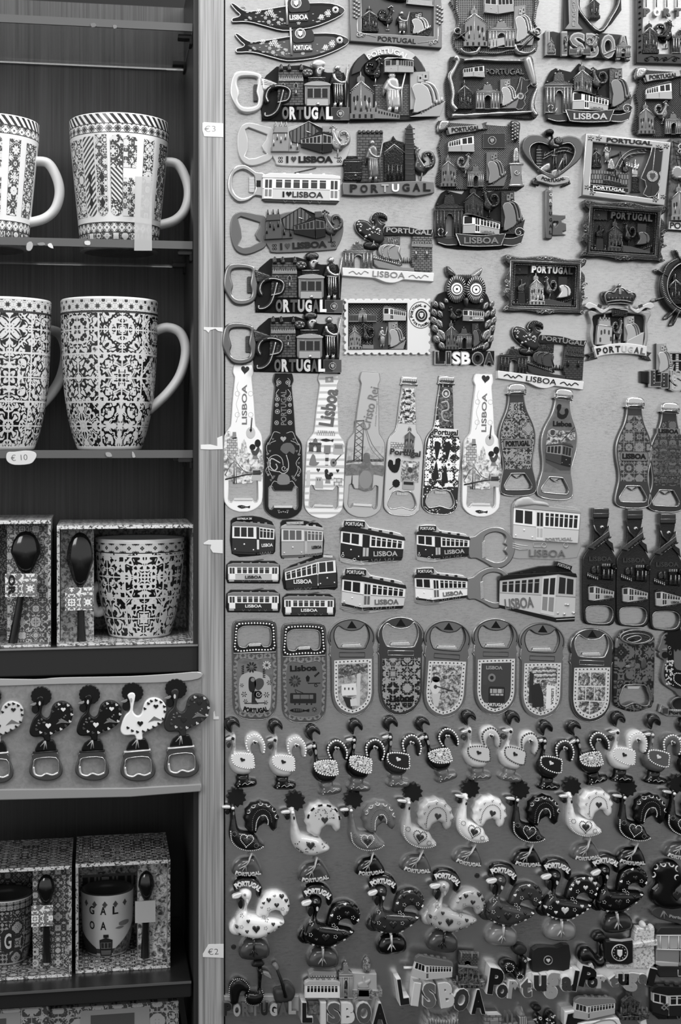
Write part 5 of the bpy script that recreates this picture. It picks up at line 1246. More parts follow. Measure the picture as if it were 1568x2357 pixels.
for x in (770,835): p.tube([(x-12,1075),(x-4,975)],5,2,1.6,PEWL);p.tube([(x+12,1075),(x+4,975)],5,2,1.6,PEWL);[p.tube([(x-10,1070-k*22),(x+9,1050-k*22)],3,2,1.2,PEW) for k in range(4)]
p.done()
p = t.P('church_tower');p.slab([(648,1060),(650,960),(660,925),(668,915),(678,925),(686,960),(690,1055)],2,4.4,RD,.5);[p.tube([(650,y),(688,y)],5,4,.6,PEWL) for y in range(950,1060,18)];p.done()
p = t.P('guitar_relief');p.puff(sm([(742,1090),(770,1075),(800,1080),(800,1110),(770,1130),(748,1125)],3),3,6.4,G(140,.3,.6),R=1.5);p.tube([(780,1085),(815,1005)],10,5,1.4,PEWL);[p.tube([(768+k*8,1120),(790+k*4,1060)],2.5,6.4,.3,INK) for k in range(3)];p.done()
p = t.P('fish_relief');p.puff(sm([(660,1085),(700,1045),(735,1035),(735,1075),(700,1095)],3),3,6,PEWL,R=1.6);p.done()
p = t.P('banner');bn = sm([(640,1130),(680,1110),(745,1140),(820,1122),(855,1130)],3,False)+sm([(850,1160),(810,1172),(748,1180),(690,1165),(650,1155)],3,False)
p.slab(bn,4,7.5,G(150,.35,.5),.5,2);p.tube([(640,1135),(625,1165),(665,1175)],16,3,3,PEW);p.tube([(850,1135),(862,1165),(820,1180)],16,3,3,PEW);p.txt('PORTUGAL',750,1150,150,20,7.5,.5,INK,arc=-170,bold=.03);p.done()
p = t.P('key_shaft');fx = lambda x,y: ((980+x/2.667-1000)*2.761,(460+y/2.667)*2.761)
kb = [fx(735,-60),fx(780,-60),fx(778,235),fx(770,242),fx(740,240),fx(735,230)]
p.slab(kb,0,5,G(88,.38,.5),1,2);c0,c1 = fx(757,-50),fx(757,205)
for k,ch in enumerate('PORTUGAL'): x_,y_ = fx(768,-70+k*38.5);p.txt(ch,x_,y_,18,22,5,.5,INK if k > 2 else G(190,.4),bold=.02)
p.done()
p = t.P('key_bit');P_ = [fx(778,88),fx(862,92),fx(862,112),fx(838,122),fx(840,135),fx(866,145),fx(866,190),fx(845,192),fx(845,205),fx(866,214),fx(778,218)]
hp = [fx(*q) for q in heart(802,148,34,36,16)]
p.slab([P_,hp],0,4,G(84,.38,.5),.6,2);p.done()
# bright framed plaque
t = Thing('souvenir_magnet','bright silver framed PORTUGAL magnet with dark country map and arched bridge','magnet',MG,at=(1215,1070),fn=C2(),h0=5)
Q = [(960,850),(1500,905),(1462,1312),(932,1245)]
p = t.P('silver_frame');frame(p,Q,[(1006,906),(1446,950),(1415,1268),(985,1212)],0,7,G(172,.3,.7),1.1,3)
for (x,y) in ((990,880),(1420,935),(1470,930),(968,1190),(1400,1270),(1450,1250),(1000,1225),(1040,880)):
    for k in range(5): a = k*1.25;p.tube([(x,y),(x+18*math.cos(a),y+18*math.sin(a))],[6,12],6.6,1.2,G(130,.3,.8))
p.done()
p = t.P('back_plate');p.slab([(1000,880),(1450,920),(1420,1275),(980,1220)],0,2,G(96,.45,.4),0);p.done()
p = t.P('lettering');p.txt('PORTUGAL',1235,903,290,28,7,.6,INK,rot=-4.5,bold=.03);p.done()
p = t.P('bridge_arch'); 
for r in (0,26): p.tube(sm([(1150+r,1075),(1190+r*.7,1000+r*.3),(1260,950+r),(1350,945+r)],4,False),7,3,2,PEWL)
for i in range(9): a = i/8;x,y = 1150+190*a,1075-125*math.sin(a*pi/2);p.tube([(x,y),(x+22,y+12)],5,3,1.5,PEWL)
p.tube([(1120,1000),(1180,978)],12,2,2,RD);p.done()
p = t.P('statue_relief');m_statue(p,(1068,905,1128,1035),G(110,.35,.6),h=2,d=3);p.done()
p = t.P('tower_relief');m_tower(p,(1005,935,1065,1065),h=2,d=2);p.done()
p = t.P('palace_relief');p.slab([(990,1075),(1240,1100),(1235,1180),(990,1160)],2,4,BRICK(24,120,.8,.5,1.0),.2);p.puff(sm([(1100,1075),(1110,1020),(1125,1005),(1138,1020),(1150,1080)],2),2,6,PEWL,R=1);p.tube([(1160,1085),(1160,1140)],16,4,2,PEW);p.done()
p = t.P('riders_relief');m_monument(p,(1250,990,1315,1220),h=2);m_people(p,(1225,1040,1290,1060),RW,4,5);p.done()
p = t.P('guitar_relief');p.puff(sm([(1198,1085),(1205,1050),(1225,1050),(1238,1085),(1215,1100)],2),2,5,PEW,R=1.2);p.tube([(1212,1060),(1188,960)],9,3,1.4,PEW);p.done()
p = t.P('tram_outline');tram(t,[(1078,1115),(1112,1112),(1108,1178),(1074,1172)],[(1112,1112),(1188,1138),(1186,1188),(1108,1178)],PEWL,RD,RD,4,1.5,nf=2,ns=4,door=.06,single=p,base=False,rh=.1);p.done()
p = t.P('name_plate');p.slab([(990,1172),(1230,1200),(1228,1228),(988,1202)],3,6,INK,.2);p.tube([(990,1172),(1230,1200),(1228,1228),(988,1202)],4,6,.4,RW,True);p.txt('PORTUGAL',1108,1201,205,20,6,.4,G(220,.4),rot=-6.5);p.done()
p = t.P('country_map','dark map with pale outline');m_map(p,(1305,930,1488,1262),5.5);p.done()
# right edge tile magnet PO
t = Thing('souvenir_magnet','tall tile shaped PO magnet cut by the frame, right of silver plaque','magnet',MG,at=(1560,1180),fn=C2(),h0=5)
p = t.P('base_plate');p.slab([(1505,880),(1900,905),(1895,1490),(1480,1462)],0,5,BLOTCH([(.4,50),(.6,90)],.8,4,2,.4,.5),.6);p.done()
p = t.P('rooster_relief');m_rooster(p,(1510,1050,1640,1180),G(120,.35,.6),h=5,d=3);p.puff(scallop(1540,1100,40,48,14),5,8,G(135,.35,.6),R=1.5);p.done()
p = t.P('tower_relief');m_tower(p,(1498,1170,1610,1405),G(120,.35,.6),h=5,d=3);p.done()
p = t.P('wire_pattern');[p.tube([(1510+k*9,900+k*28),(1600,930+k*22)],4,5,.5,INK) for k in range(5)];[p.tube([(1520+k*30,895),(1540+k*30,1060)],4,5,.5,INK) for k in range(3)];p.done()
p = t.P('name_band');p.slab([(1492,1408),(1895,1430),(1893,1485),(1488,1458)],5,6,G(190,.4),.2);p.txt('PORTUGAL',1635,1440,280,38,6,.5,INK,rot=-3);p.done()
p = t.P('crown_relief');scroll(p,1568,930,26,m=RW,h=5);scroll(p,1560,965,18,m=RW,h=5,sgn=-1);p.done()
# ================================================================== middle rows
def ship_city(label,fn,bright):
    t = Thing('souvenir_magnet',label,'magnet','LISBOA and PORTUGAL ship magnets',at=(1140,460),fn=fn,h0=6)
    mm = G(92,.34,.7,bump=.5) if bright else G(52,.36,.75,bump=.5);ml = PEWL if bright else PEW
    p = t.P('base_bar','pale name bar');bar = [(838,452),(1447,488),(1447,548),(1250,534)]+sm([(1240,535),(1190,555),(1130,553),(1070,530)],3,False)+[(1055,524),(838,508)]
    p.slab(bar,0,7,G(205,.4),.5,2);p.done()
    p = t.P('lettering');p.txt('LISBOA',1145,500,215,38,7,.5,G(120,.4) if bright else INK,rot=-3.5,bold=0);p.done()
    p = t.P('scroll_ornament');flourish(p,945,489,130,26,7,G(150,.4) if bright else INK);flourish(p,1345,515,130,26,7,G(150,.4) if bright else INK);p.done()
    p = t.P('gateway_relief');m_arch(p,(842,270,1045,465),mm,ml,1,5);p.done()
    p = t.P('rooster_relief');c_ = [(1030,130),(1050,90),(1090,80),(1135,100),(1138,140),(1110,130),(1085,125),(1100,150),(1130,160),(1110,190),(1120,260),(1090,300),(1010,270),(940,215),(925,160),(950,130),(1010,140),(1040,170),(1050,160)]
    p.puff(sm(c_,2),2,7,G(48,.35,.6),R=2);p.tube(sm(c_,2),5,4.2,.6,RW,True)
    random.seed(5)
    for k in range(30): 
        a = random.random();x,y = (930+random.random()*120,150+random.random()*60) if k < 12 else (980+random.random()*110,195+random.random()*70);p.dot(x,y,6+5*random.random(),6.2,.8,PEWL,6)
    for k in range(9): x,y = arcp(1085,125,40,34,170,350,8)[k];p.dot(x,y,6,6,.9,PEW,6)
    p.puff(sm([(990,280),(1080,280),(1085,320),(1040,335),(985,320)],2),2,6,G(48,.35,.6),R=2);p.tube([(1045,275),(1045,310)],6,6,1,RW);[p.tube([(1045,292),(1045+dx_,315)],4,6,1,RW) for dx_ in (-18,-6,8,20)];p.done()
    p = t.P('flag_banner');p.slab(sm([(1125,180),(1200,178),(1280,182),(1370,200),(1450,196)],3,False)+sm([(1438,248),(1370,246),(1290,236),(1200,236),(1110,238)],3,False),3,6,G(34,.4,.3),.3)
    p.txt('PORTUGAL',1280,210,300,34,6,.6,RW if bright else PEWL,rot=-4,bold=.03);p.tube([(1285,182),(1282,236)],3,6,.4,RW);p.tube([(1440,200),(1432,246)],5,6,.4,RW);p.done()
    p = t.P('stone_prow');p.slab([(1125,240),(1225,240),(1225,300),(1100,320)],1,5,mm,.3); 
    for (x,y) in ((1146,255),(1180,268)): p.tube(rect(x,y,x+28,y+28),5,5,.5,ml,True,4);p.tube([(x+14,y),(x+14,y+28)],4,5,.4,ml)
    p.done()
    p = t.P('sails');p.slab(sm([(1082,360),(1080,320),(1120,295),(1222,305),(1225,360),(1235,400),(1180,405),(1100,380)],2),1,6,G(140,.35,.45) if bright else G(70,.35,.6),1,3)
    p.tube(sm([(1150,300),(1112,320),(1108,360),(1120,395)],3,False),14,5.4,1.4,ml);p.tube(sm([(1190,302),(1150,325),(1146,360),(1160,400)],3,False),12,5.4,1.4,ml);p.tube([(1220,310),(1212,345),(1232,395)],8,5.8,1.0,RW if bright else PEW);p.done()
    p = t.P('ship_hull');p.slab([(1045,400),(1100,410),(1230,450),(1320,455),(1320,478),(1190,470),(1080,452),(1050,430)],1,6,G(130,.35,.4) if bright else G(60,.35,.6),.5)
    m_people(p,(1050,378,1225,425),ml,5,14);p.tube([(1215,390),(1235,440)],9,6,1,ml)
    for k in range(6): p.tube([(1240+k*12,420),(1240+k*12,400-(k % 2)*18)],[10,4],3,2,mm)
    p.done()
    p = t.P('tower_relief');p.slab([(1310,240),(1438,246),(1440,480),(1325,476),(1302,420)],1,6,BRICK(44,118,.9,.9,.45) if bright else BRICK(24,66,.9,.9,.45),.4)
    p.slab([(1300,292),(1440,296),(1440,320),(1300,314)],6,7,ml,.2);[p.slab(rect(1304+i*17,280+i*.4,1313+i*17,294),5,7,ml,.1) for i in range(8)]
    for x in (1328,1400): p.tube([(x,345),(x,388)],[8,22],6,1.6,RW if bright else PEW);p.slab(rrect(x-6,360,x+6,380,4),7.4,7.5,INK,0)
    p.done()
ship_city('LISBOA bar magnet with rooster and bright sails, above the postage stamp magnet',C3(),True)
ship_city('dark LISBOA bar magnet with rooster, tilted, right of the owl',lambda x,y: sim((838,480),(1447,515),(1146,861),(1343,886))(x,y+3),False)
# postage stamp
t = Thing('souvenir_magnet','postage stamp shaped magnet with round PORTUGAL postmark','magnet',MG,at=(1135,850),fn=C3(),h0=4)
o = []
x0,y0,x1,y1 = 848,662,1424,1036
def perf(a,b,n,nx,ny):
    r = []
    for i in range(n):
        for u in (0,.28,.36,.5,.64,.72):
            k = (i+u)/n;d_ = {0: 0,.28: 0,.36: 9,.5: 13,.64: 9,.72: 0}[u];r.append((a[0]+(b[0]-a[0])*k+nx*d_,a[1]+(b[1]-a[1])*k+ny*d_))
    return r
o = perf((x0,y0),(x1,y0),11,0,1)+perf((x1,y0),(x1,y1),7,-1,0)+perf((x1,y1),(x0,y1),11,0,-1)+perf((x0,y1),(x0,y0),7,1,0)
p = t.P('stamp_base');p.slab([o,rect(876,692,1268,1000)],0,5,G(206,.42),.4,2);p.done()
p = t.P('recess');p.slab(rect(876,692,1268,1000),0,2,HATCH(26,92,.62,True,.5),0);p.tube(rect(876,692,1268,1000),7,4.8,.4,INK,True,4);p.done()
p = t.P('palace_relief');m_facade(p,(878,720,1065,818),G(120,.35,.5),h=2,d=2.5,n=6);p.done()
p = t.P('tower_relief');m_tower(p,(878,840,965,1000),G(130,.35,.5),h=2,d=3);p.done()
p = t.P('rooster_relief');m_rooster(p,(962,825,1055,980),G(60,.33,.7),PEWL,2,4.5,flip=True);p.done()
p = t.P('statue_relief');p.slab(rect(1042,820,1145,1000),2,2.8,G(70,.4,.5),.1);m_statue(p,(1070,845,1135,985),G(120,.35,.5),RW,2.8,3.5);p.done()
p = t.P('ship_relief');m_ship(p,(1145,812,1260,1000),G(140,.35,.4),G(165,.33,.5),2,3.5);p.done()
p = t.P('balustrade');p.slab([(970,968),(1045,972),(1045,998),(970,996)],2,5,G(130,.35,.5),.2);p.done()
tram(t,[(1112,722),(1152,722),(1152,808),(1110,808)],[(1152,722),(1262,748),(1260,808),(1152,808)],G(215,.35),G(160,.35),G(90,.35,.3),2,3.4,nf=1,ns=6,door=.26,winm=G(24),rh=.14,base=False,lights=False)
p = t.P('postmark');p.tube(ell(1360,770,78,88,36),4,5,.3,INK,True);p.slab(ell(1364,772,40,44,24),5,5.3,G(34,.4),0);p.tube(ell(1364,772,26,30,20),5,5.3,.3,G(190),True);p.slab(ub((1352,756,1376,790),[(0,0),(1,0),(1,.6),(.5,1),(0,.6)]),5.3,5.5,G(190),0)
p.slab(star(1388,712,11,5,5,-pi/2),5,5.3,INK,0);p.slab(star(1392,828,11,5,5,-pi/2),5,5.3,INK,0)
for k,ch in enumerate('PORTUGAL'[::-1]):
    a = math.radians(-85-k*14.5);p.txt(ch,1358+60*math.cos(a),772+67*math.sin(a),15,17,5,.3,INK,rot=-(math.degrees(a)+90),bold=.03)
for k,ch in enumerate('PORTUGAL'):
    a = math.radians(150-k*15);p.txt(ch,1362+60*math.cos(a),772+68*math.sin(a),13,15,5,.3,INK,rot=-(math.degrees(a)-90),bold=.03)
p.done()
# owl
t = Thing('owl_magnet','owl magnet with huge round eyes and LISBOA lettering','magnet',at=(235,720),fn=C4(),h0=7)
p = t.P('owl_body');p.slab(sm([(120,560),(60,620),(38,720),(60,860),(110,930),(370,930),(420,840),(436,720),(400,620),(350,560)],3),0,4,G(30,.4,.3),.5);p.done()
p = t.P('ear_tuft');p.puff(sm([(125,412),(148,408),(190,455),(200,475),(140,470)],2),2,8,PEW,R=1.5);p.tube([(135,420),(185,465)],8,7,.8,PEWL);p.done()
p = t.P('ear_tuft');p.puff(sm([(352,418),(340,418),(285,460),(280,475),(335,470)],2),2,8,PEWL,R=1.5);p.done()
p = t.P('forehead');p.puff(sm([(190,465),(240,458),(290,465),(260,500),(240,520),(220,500)],2),2,8,G(40,.4,.5),R=1.5);p.dots([(205+k % 7*12,462+k//7*9) for k in range(21)],5,6.6,.8,PEW,5);p.done()
for (cx,cy) in ((190,548),(308,551)):
    p = t.P('eye');p.slab(ell(cx,cy,62,88,40),2,7.5,G(36,.35,.4),.8,2)
    for k in range(30): a = 2*pi*k/30;p.tube([(cx+34*math.cos(a),cy+38*math.sin(a)),(cx+60*math.cos(a),cy+85*math.sin(a))],[2.6,7.5],7.2,.9,RW,seg=4)
    p.slab(ell(cx,cy,35,37,24),7,8.4,G(235,.35),.3);p.tube(ell(cx,cy,24,25,20),5,8.4,.4,INK,True);p.dot(cx,cy,7,8.4,.5,INK,10);p.done()
p = t.P('beak');p.puff(sm([(232,615),(248,600),(262,620),(250,658)],2),5,11,G(80,.3,.5),R=1.5);p.done()
for side in (0,1):
    p = t.P('wing','overlapping pale leaf shaped feathers');random.seed(2+side)
    rows = [((62,640),20),((100,650),22),((55,690),22),((90,700),22),((52,740),23),((85,760),26),((60,790),24),((96,830),34),((70,855),24),((100,895),24),((128,620),16)]
    for ((x,y),r) in rows:
        if side: x = 470-x
        a = (-.5 if not side else .5);q = sm([(x,y-r*1.25),(x+r*.8,y),(x,y+r*1.35),(x-r*.8,y)],3);q = [(x+(u-x)*math.cos(a)-(v-y)*math.sin(a),y+(u-x)*math.sin(a)+(v-y)*math.cos(a)) for u,v in q]
        p.puff(q,3,7.5+random.random(),PEWL,R=1.2,edge=.6);p.tube([(x+r*math.sin(a),y-r*math.cos(a)),(x-r*1.1*math.sin(a),y+r*1.1*math.cos(a))],4,7.4,.8,G(60,.35,.7))
        for s_ in (-1,1): p.tube([(x,y),(x+s_*r*.6,y-r*.4)],2.5,7.4,.5,G(50))
    p.done()
tram(t,[(230,676),(266,676),(266,745),(230,742)],[(266,676),(360,685),(360,745),(266,745)],G(205,.35),G(120,.35),G(60,.35,.4),4,3,nf=1,ns=5,door=.25,winm=G(26),rh=.12,base=False,lights=False,text=(322,728,60,12,'LISBOA',0),tm=G(210))
p = t.P('rooster_relief');m_rooster(p,(140,655,235,760),G(60,.33,.7),PEW,4,3,flip=True);p.done()
p = t.P('tower_relief');m_tower(p,(122,740,202,920),G(84,.35,.6),h=4,d=3);p.done()
p = t.P('gateway_relief');m_arch(p,(190,775,285,915),G(80,.35,.6),h=4,d=3);p.done()
p = t.P('ship_relief');m_ship(p,(288,755,360,915),G(60,.35,.6),G(92,.35,.6),4,3);m_people(p,(290,915,352,888),RW,5.5,7);p.done()
p = t.P('lettering','LISBOA in outlined block letters of mixed greys');p.slab(rect(58,925,430,1012),0,3,G(26,.4,.3),.3)
for i,(ch,v,w_) in enumerate((('L',30,56),('I',34,26),('S',225,50),('B',225,54),('O',50,66),('A',50,62))):
    x = (90,142,190,248,322,392)[i];p.txt(ch,x,969+i*1.2,w_+8,86,3,3.2,RW,bold=.06);p.txt(ch,x,969+i*1.2,w_-2,74,6.2,.4,G(v,.35),bold=.04)
    if ch in 'LI': p.tube([(x-12*(ch == 'L'),930),(x-12*(ch == 'L'),1008)],2,6.6,.1,RW)
p.done()
# ornate frames
def ornate(label,A,B,dk):
    fn = sim((545,395),(915,430),A,B)
    t = Thing('souvenir_magnet',label,'magnet','ornate framed PORTUGAL magnets',at=(730,520),fn=fn,h0=7)
    fm = G(74 if not dk else 56,.3,.8,bump=.4);hl = G(150 if not dk else 96,.26,.85)
    out = sm([(488,340),(520,338),(560,348),(600,352),(640,348),(680,345),(740,342),(800,350),(850,362),(900,366),(940,362),(985,366),(978,400),(950,425),(975,460),(978,500),(968,540),(976,580),(960,640),(972,670),(968,704),(930,700),(880,702),(820,698),(740,706),(680,696),(600,686),(540,690),(482,680),(490,650),(512,620),(488,585),(496,530),(486,480),(505,440),(520,410),(492,380)],2)
    p = t.P('carved_frame');p.slab([out,[(542,388),(930,405),(922,660),(532,648)]],0,8,fm,1.2,3)
    for q in ([(520,372),(950,392)],[(950,392),(942,680)],[(942,680),(512,664)],[(512,664),(520,372)]): p.tube(q,7,7.6,.9,hl)
    for (x,y,s_) in ((505,352,1),(968,378,-1),(960,690,1),(495,668,-1),(498,500,1),(975,520,-1),(500,560,-1),(968,600,1)): scroll(p,x,y,16,m=hl,h=7.5,sgn=s_,w=6);scroll(p,x+14*s_,y+5,9,m=hl,h=7.5,sgn=-s_,w=4)
    for (x,y) in ((735,358),(735,686),(965,545),(498,530)):
        for s_ in (-1,1):
            if y in (358,686): scroll(p,x+s_*22,y,14,m=hl,h=7.6,sgn=s_,a0=pi/2*(1-s_),w=5);scroll(p,x+s_*48,y+2,9,m=hl,h=7.6,sgn=-s_,w=4)
            else: scroll(p,x,y+s_*22,11,m=hl,h=7.6,sgn=s_,a0=pi/2,w=5)
        p.dot(x,y,10,7.6,1.4,hl,8)
    p.done()
    p = t.P('bead_trim');p.dots(along([(548,396),(924,412),(914,652),(538,640)],10,True),3.4,7,.8,hl,5);p.done()
    p = t.P('hatched_ground');p.slab([(536,384),(934,400),(926,664),(528,652)],0,2.5,HATCH(16,46 if not dk else 34,.36,True,.4),0);p.done()
    p = t.P('lettering'); 
    for i,ch in enumerate('PORTUGAL'): v = (235,225,215,205,190,150,90,50)[i] if not dk else 70;p.txt(ch,670+i*31.5+(4 if i > 3 else 0),425+i*1.6,27,42,2.5,3,G(v,.35,.3),rot=-3,bold=.05)
    p.done()
    p = t.P('flag_relief');m_flag(p,(552,400,636,452),2.5,G(44,.4,.3),PEW,1);p.done()
    a_,b_ = (RW,PEWL) if not dk else (PEW,PEW)
    p = t.P('monument_relief');m_monument(p,(560,470,630,640),G(46,.35,.7),PEW if not dk else RD,2.5);m_people(p,(550,620,632,622),PEW,3,5);p.done()
    p = t.P('tower_relief');m_tower(p,(640,448,730,645),G(150 if not dk else 58,.32,.6,bump=.4),h=2.5,d=4,lt=a_);p.done()
    p = t.P('rooster_relief');m_rooster(p,(732,470,812,608),G(110 if not dk else 60,.3,.7),a_,2.5,5,flip=True);p.done()
    p = t.P('bastion_relief');p.slab([(672,600),(780,612),(900,640),(895,655),(672,648)],2.5,6.5,G(70,.35,.6),.4);[p.tube([(x,585),(x,640)],[6,22],5.5,2,a_) for x in (690,725)];p.done()
    p = t.P('ship_relief');p.slab([(822,470),(876,472),(874,530),(820,525)],2.5,4.5,G(44,.35,.5),.2);p.slab(sm([(822,528),(860,522),(890,545),(890,585),(850,600),(812,600),(835,565)],2),3,7,G(190 if not dk else 84,.3,.5),.8,2)
    p.tube(sm([(850,524),(872,545),(874,590)],3,False),8,6.4,1.0,G(120 if not dk else 60,.3,.6));m_people(p,(818,630,908,598),PEW,4,9);p.slab([(815,650),(905,612),(900,655)],2.5,5,G(52,.35,.6),.3);p.done()
ornate('darker ornate framed PORTUGAL magnet, directly under the silver framed plaque',(1005+980-980,478),(0,0),True) if False else None
C4f = C4()
ornate('ornate framed PORTUGAL magnet with bright white lettering, right of the owl head',C4f(545,395),C4f(915,430),False)
ornate('darker ornate framed PORTUGAL magnet, directly under the silver framed plaque',C4f(1032,58),C4f(1405,105),True)
# crown shield
t = Thing('souvenir_magnet','crowned shield magnet with PORTUGAL ribbon below','magnet',MG,at=(1190,760),fn=C4(),h0=6)
sh = sm([(1000,680),(1080,690),(1190,665),(1300,680),(1385,690),(1362,760),(1368,840),(1335,920),(1190,930),(1045,920),(1010,840),(1016,760)],3)
shi = sm([(1030,715),(1110,700),(1190,690),(1280,700),(1345,715),(1348,790),(1340,880),(1300,900),(1060,900),(1032,850),(1034,780)],3)
p = t.P('shield');p.slab([sh,shi],0,6,G(150,.38,.4),1,2);p.done();p = t.P('shield_ground');p.slab(shi,0,2,G(40,.4,.4),0);p.done()
p = t.P('crown');cr = sm([(1110,640),(1085,590),(1095,560),(1130,560),(1150,545),(1185,530),(1230,545),(1262,560),(1288,575),(1290,600),(1262,645),(1190,640)],2)
p.puff(cr,1,9,G(64,.3,.7),R=2.5);p.dot(1186,527,14,5,5,PEWL,10)
for q in ([(1110,640),(1095,590),(1120,565),(1150,575)],[(1150,575),(1165,548),(1186,545),(1210,548),(1232,575)],[(1262,642),(1286,600),(1270,572),(1232,578)],[(1105,628),(1190,618),(1268,632)],[(1112,642),(1190,636),(1262,646)]): p.tube(sm(q,3,False),7,8,1.2,PEWL)
for k in range(7): x = 1120+k*22;p.tube([(x-10,612),(x,595),(x+10,612)],5,8.4,.9,PEW);p.dot(x,604,4,8.8,.8,RW,5)
p.slab(rrect(1178,540,1194,585,6),8,10,PEWL,.4);p.done()
p = t.P('top_ribbon'); 
for s_ in (-1,1):
    X = lambda x: 1190+s_*(x-1190)
    pl = sm([(X(1250),650),(X(1290),675),(X(1330),650),(X(1380),630),(X(1405),655)],3,False)+sm([(X(1380),672),(X(1345),665),(X(1300),698),(X(1255),672)],3,False)
    p.slab(pl,3,7.5,G(185,.35,.3),.4,2);p.tube([(X(1330),672),(X(1360),668)],18,2,4,PEW);p.slab([(X(1300),650),(X(1325),640),(X(1330),655),(X(1306),668)],7.5,7.7,G(50),0)
p.done()
tram(t,None,[(1142,672),(1238,686),(1236,718),(1142,716)],PEW,RD,RD,2,5,ns=6,door=.1,winm=G(22),rh=.16,base=False)
p = t.P('tower_relief');p.slab([(1058,770),(1068,765),(1145,775),(1142,890),(1045,888)],2,7,G(165,.35,.3),.6,2);p.slab([(1068,730),(1135,735),(1138,775),(1064,770)],2,6,G(150,.35,.3),.4);p.tube([(1100,700),(1102,740)],[8,26],3,3,PEWL)
for k in range(4): p.slab(rect(1068+k*18,720+k,1078+k*18,738),4,6.4,PEWL,.2)
p.tube([(1056,768),(1148,780)],8,6.4,1,RW);[p.slab(rrect(x,y,x+10,y+28,5),7,7.2,G(60),0) for x,y in ((1072,800),(1092,795),(1118,800),(1130,840),(1065,845))];p.done()
p = t.P('rooster_relief');m_rooster(p,(1148,722,1218,875),G(110,.3,.6),RW,2,5);p.done();p = t.P('turret_relief');[p.tube([(x,825),(x,885)],[8,26],4,3,PEWL) for x in (1158,1188)];p.slab(rect(1148,858,1200,890),2,6,PEW,.3);p.done()
p = t.P('ship_relief');m_ship(p,(1222,712,1335,895),G(150,.35,.4),G(165,.33,.4),2,5);p.slab([(1225,890),(1240,862),(1338,812),(1330,895)],2,7.5,G(165,.35,.3),.4);p.done()
p = t.P('name_ribbon');rb = sm([(1028,905),(1080,895),(1190,880),(1290,888),(1352,900)],3,False)+sm([(1352,962),(1290,950),(1190,945),(1090,955),(1042,970)],3,False)
p.slab(rb,3,8.5,G(196,.4),.5,2);p.done()
for s_ in (0,1):
    p = t.P('ribbon_tail');p.slab([(1035,930),(990,948),(1012,965),(992,990),(1060,975)] if not s_ else [(1345,925),(1392,938),(1372,958),(1390,988),(1330,975)],0,5,PEW,.5);p.done()
p = t.P('lettering'); 
for i,(ch,v) in enumerate(zip('PORTUGAL',(22,24,30,30,170,172,60,90))): p.txt(ch,1058+i*38.5,930-14*math.sin(pi*i/7),30,38,8.5,.5,G(v,.4),rot=12-i*3.4,bold=.03)
p.done()
# wheel at right edge
t = Thing('souvenir_magnet','round ship wheel magnet with rope, cut off by the right frame edge','magnet',MG,at=(1580,540),fn=C4(),h0=7)
p = t.P('wheel_rim');p.slab([ell(1610,530,172,190,48),ell(1610,530,125,148,48)],0,7,G(52,.3,.7),2.4,4);p.tube(ell(1610,530,125,148,40),8,6.4,1,PEWL,True);p.done()
p = t.P('wheel_ground');p.slab(ell(1610,530,130,152,40),0,2,HATCH(20,44,.5,True,.4),0);p.done()
for (x,y,dx_,dy_) in ((1440,440,28,18),(1425,612,30,-10),(1500,710,28,-30),(1545,325,12,30),(1530,745,20,-40)):
    p = t.P('wheel_handle');p.tube([(x-dx_*.6,y-dy_*.6),(x,y),(x+dx_,y+dy_),(x+dx_*1.6,y+dy_*1.6)],[14,24,12,20],2,6,PEW,seg=7);p.dot(x-dx_*.5,y-dy_*.5,11,2,6,PEWL,8);p.done()
p = t.P('rope');rq = sm([(1540,365),(1490,395),(1465,440),(1452,500),(1462,560),(1480,605),(1510,640)],4,False);p.tube(rq,12,4,3,RD);[p.tube([(x-6,y+4),(x+6,y-4)],5,6.4,1.2,PEWL) for x,y in along(rq,11)];p.done()
p = t.P('tower_relief');m_tower(p,(1500,450,1590,640),RD,h=2,d=3);p.done()
# Porto Lisboa magnet right edge
t = Thing('souvenir_magnet','LISBOA magnet with studded letters and sailing monument at the right edge','magnet',MG,at=(1480,1040),fn=C4(),h0=7)
p = t.P('back_plate');p.slab([(1330,1050),(1425,1055),(1425,880),(1490,900),(1495,930),(1700,935),(1700,1160),(1420,1140),(1330,1120)],0,4,G(34,.4,.4),.6);p.done()
p = t.P('ship_relief');m_ship(p,(1425,878,1530,1075),G(150,.35,.4),G(170,.33,.4),3,4.5);p.done()
p = t.P('bridge_relief');p.slab(rect(1492,930,1700,944),3,7,RW,.4);[p.slab(rect(x,945,x+16,1060),3,6.5,STRIPE(40,190,.5,pi/2,.35,.35,.5),.2) for x in (1500,1540,1590)];p.tube([(1500,990),(1700,990)],10,6,1.2,PEWL);p.done()
p = t.P('lettering','serif LISBOA letters with studs')
for i,(ch,x,y,w_,h_,v) in enumerate((('L',1412,1096,76,108,60),('I',1468,1108,44,100,55),('S',1540,1120,84,118,180),('B',1630,1120,80,110,60))):
    p.txt(ch,x,y,w_,h_,4,3.5,RW,bold=.08);p.txt(ch,x,y,w_*.8,h_*.88,7.5,.4,G(v,.35,.4),bold=.05)
    p.dots([(x-w_*.15,y-35+k*22) for k in range(4)],4.5,7.9,.5,RW,6)
p.txt('PORTO',1590,1063,180,34,6,2,RW,bold=.04);p.done()
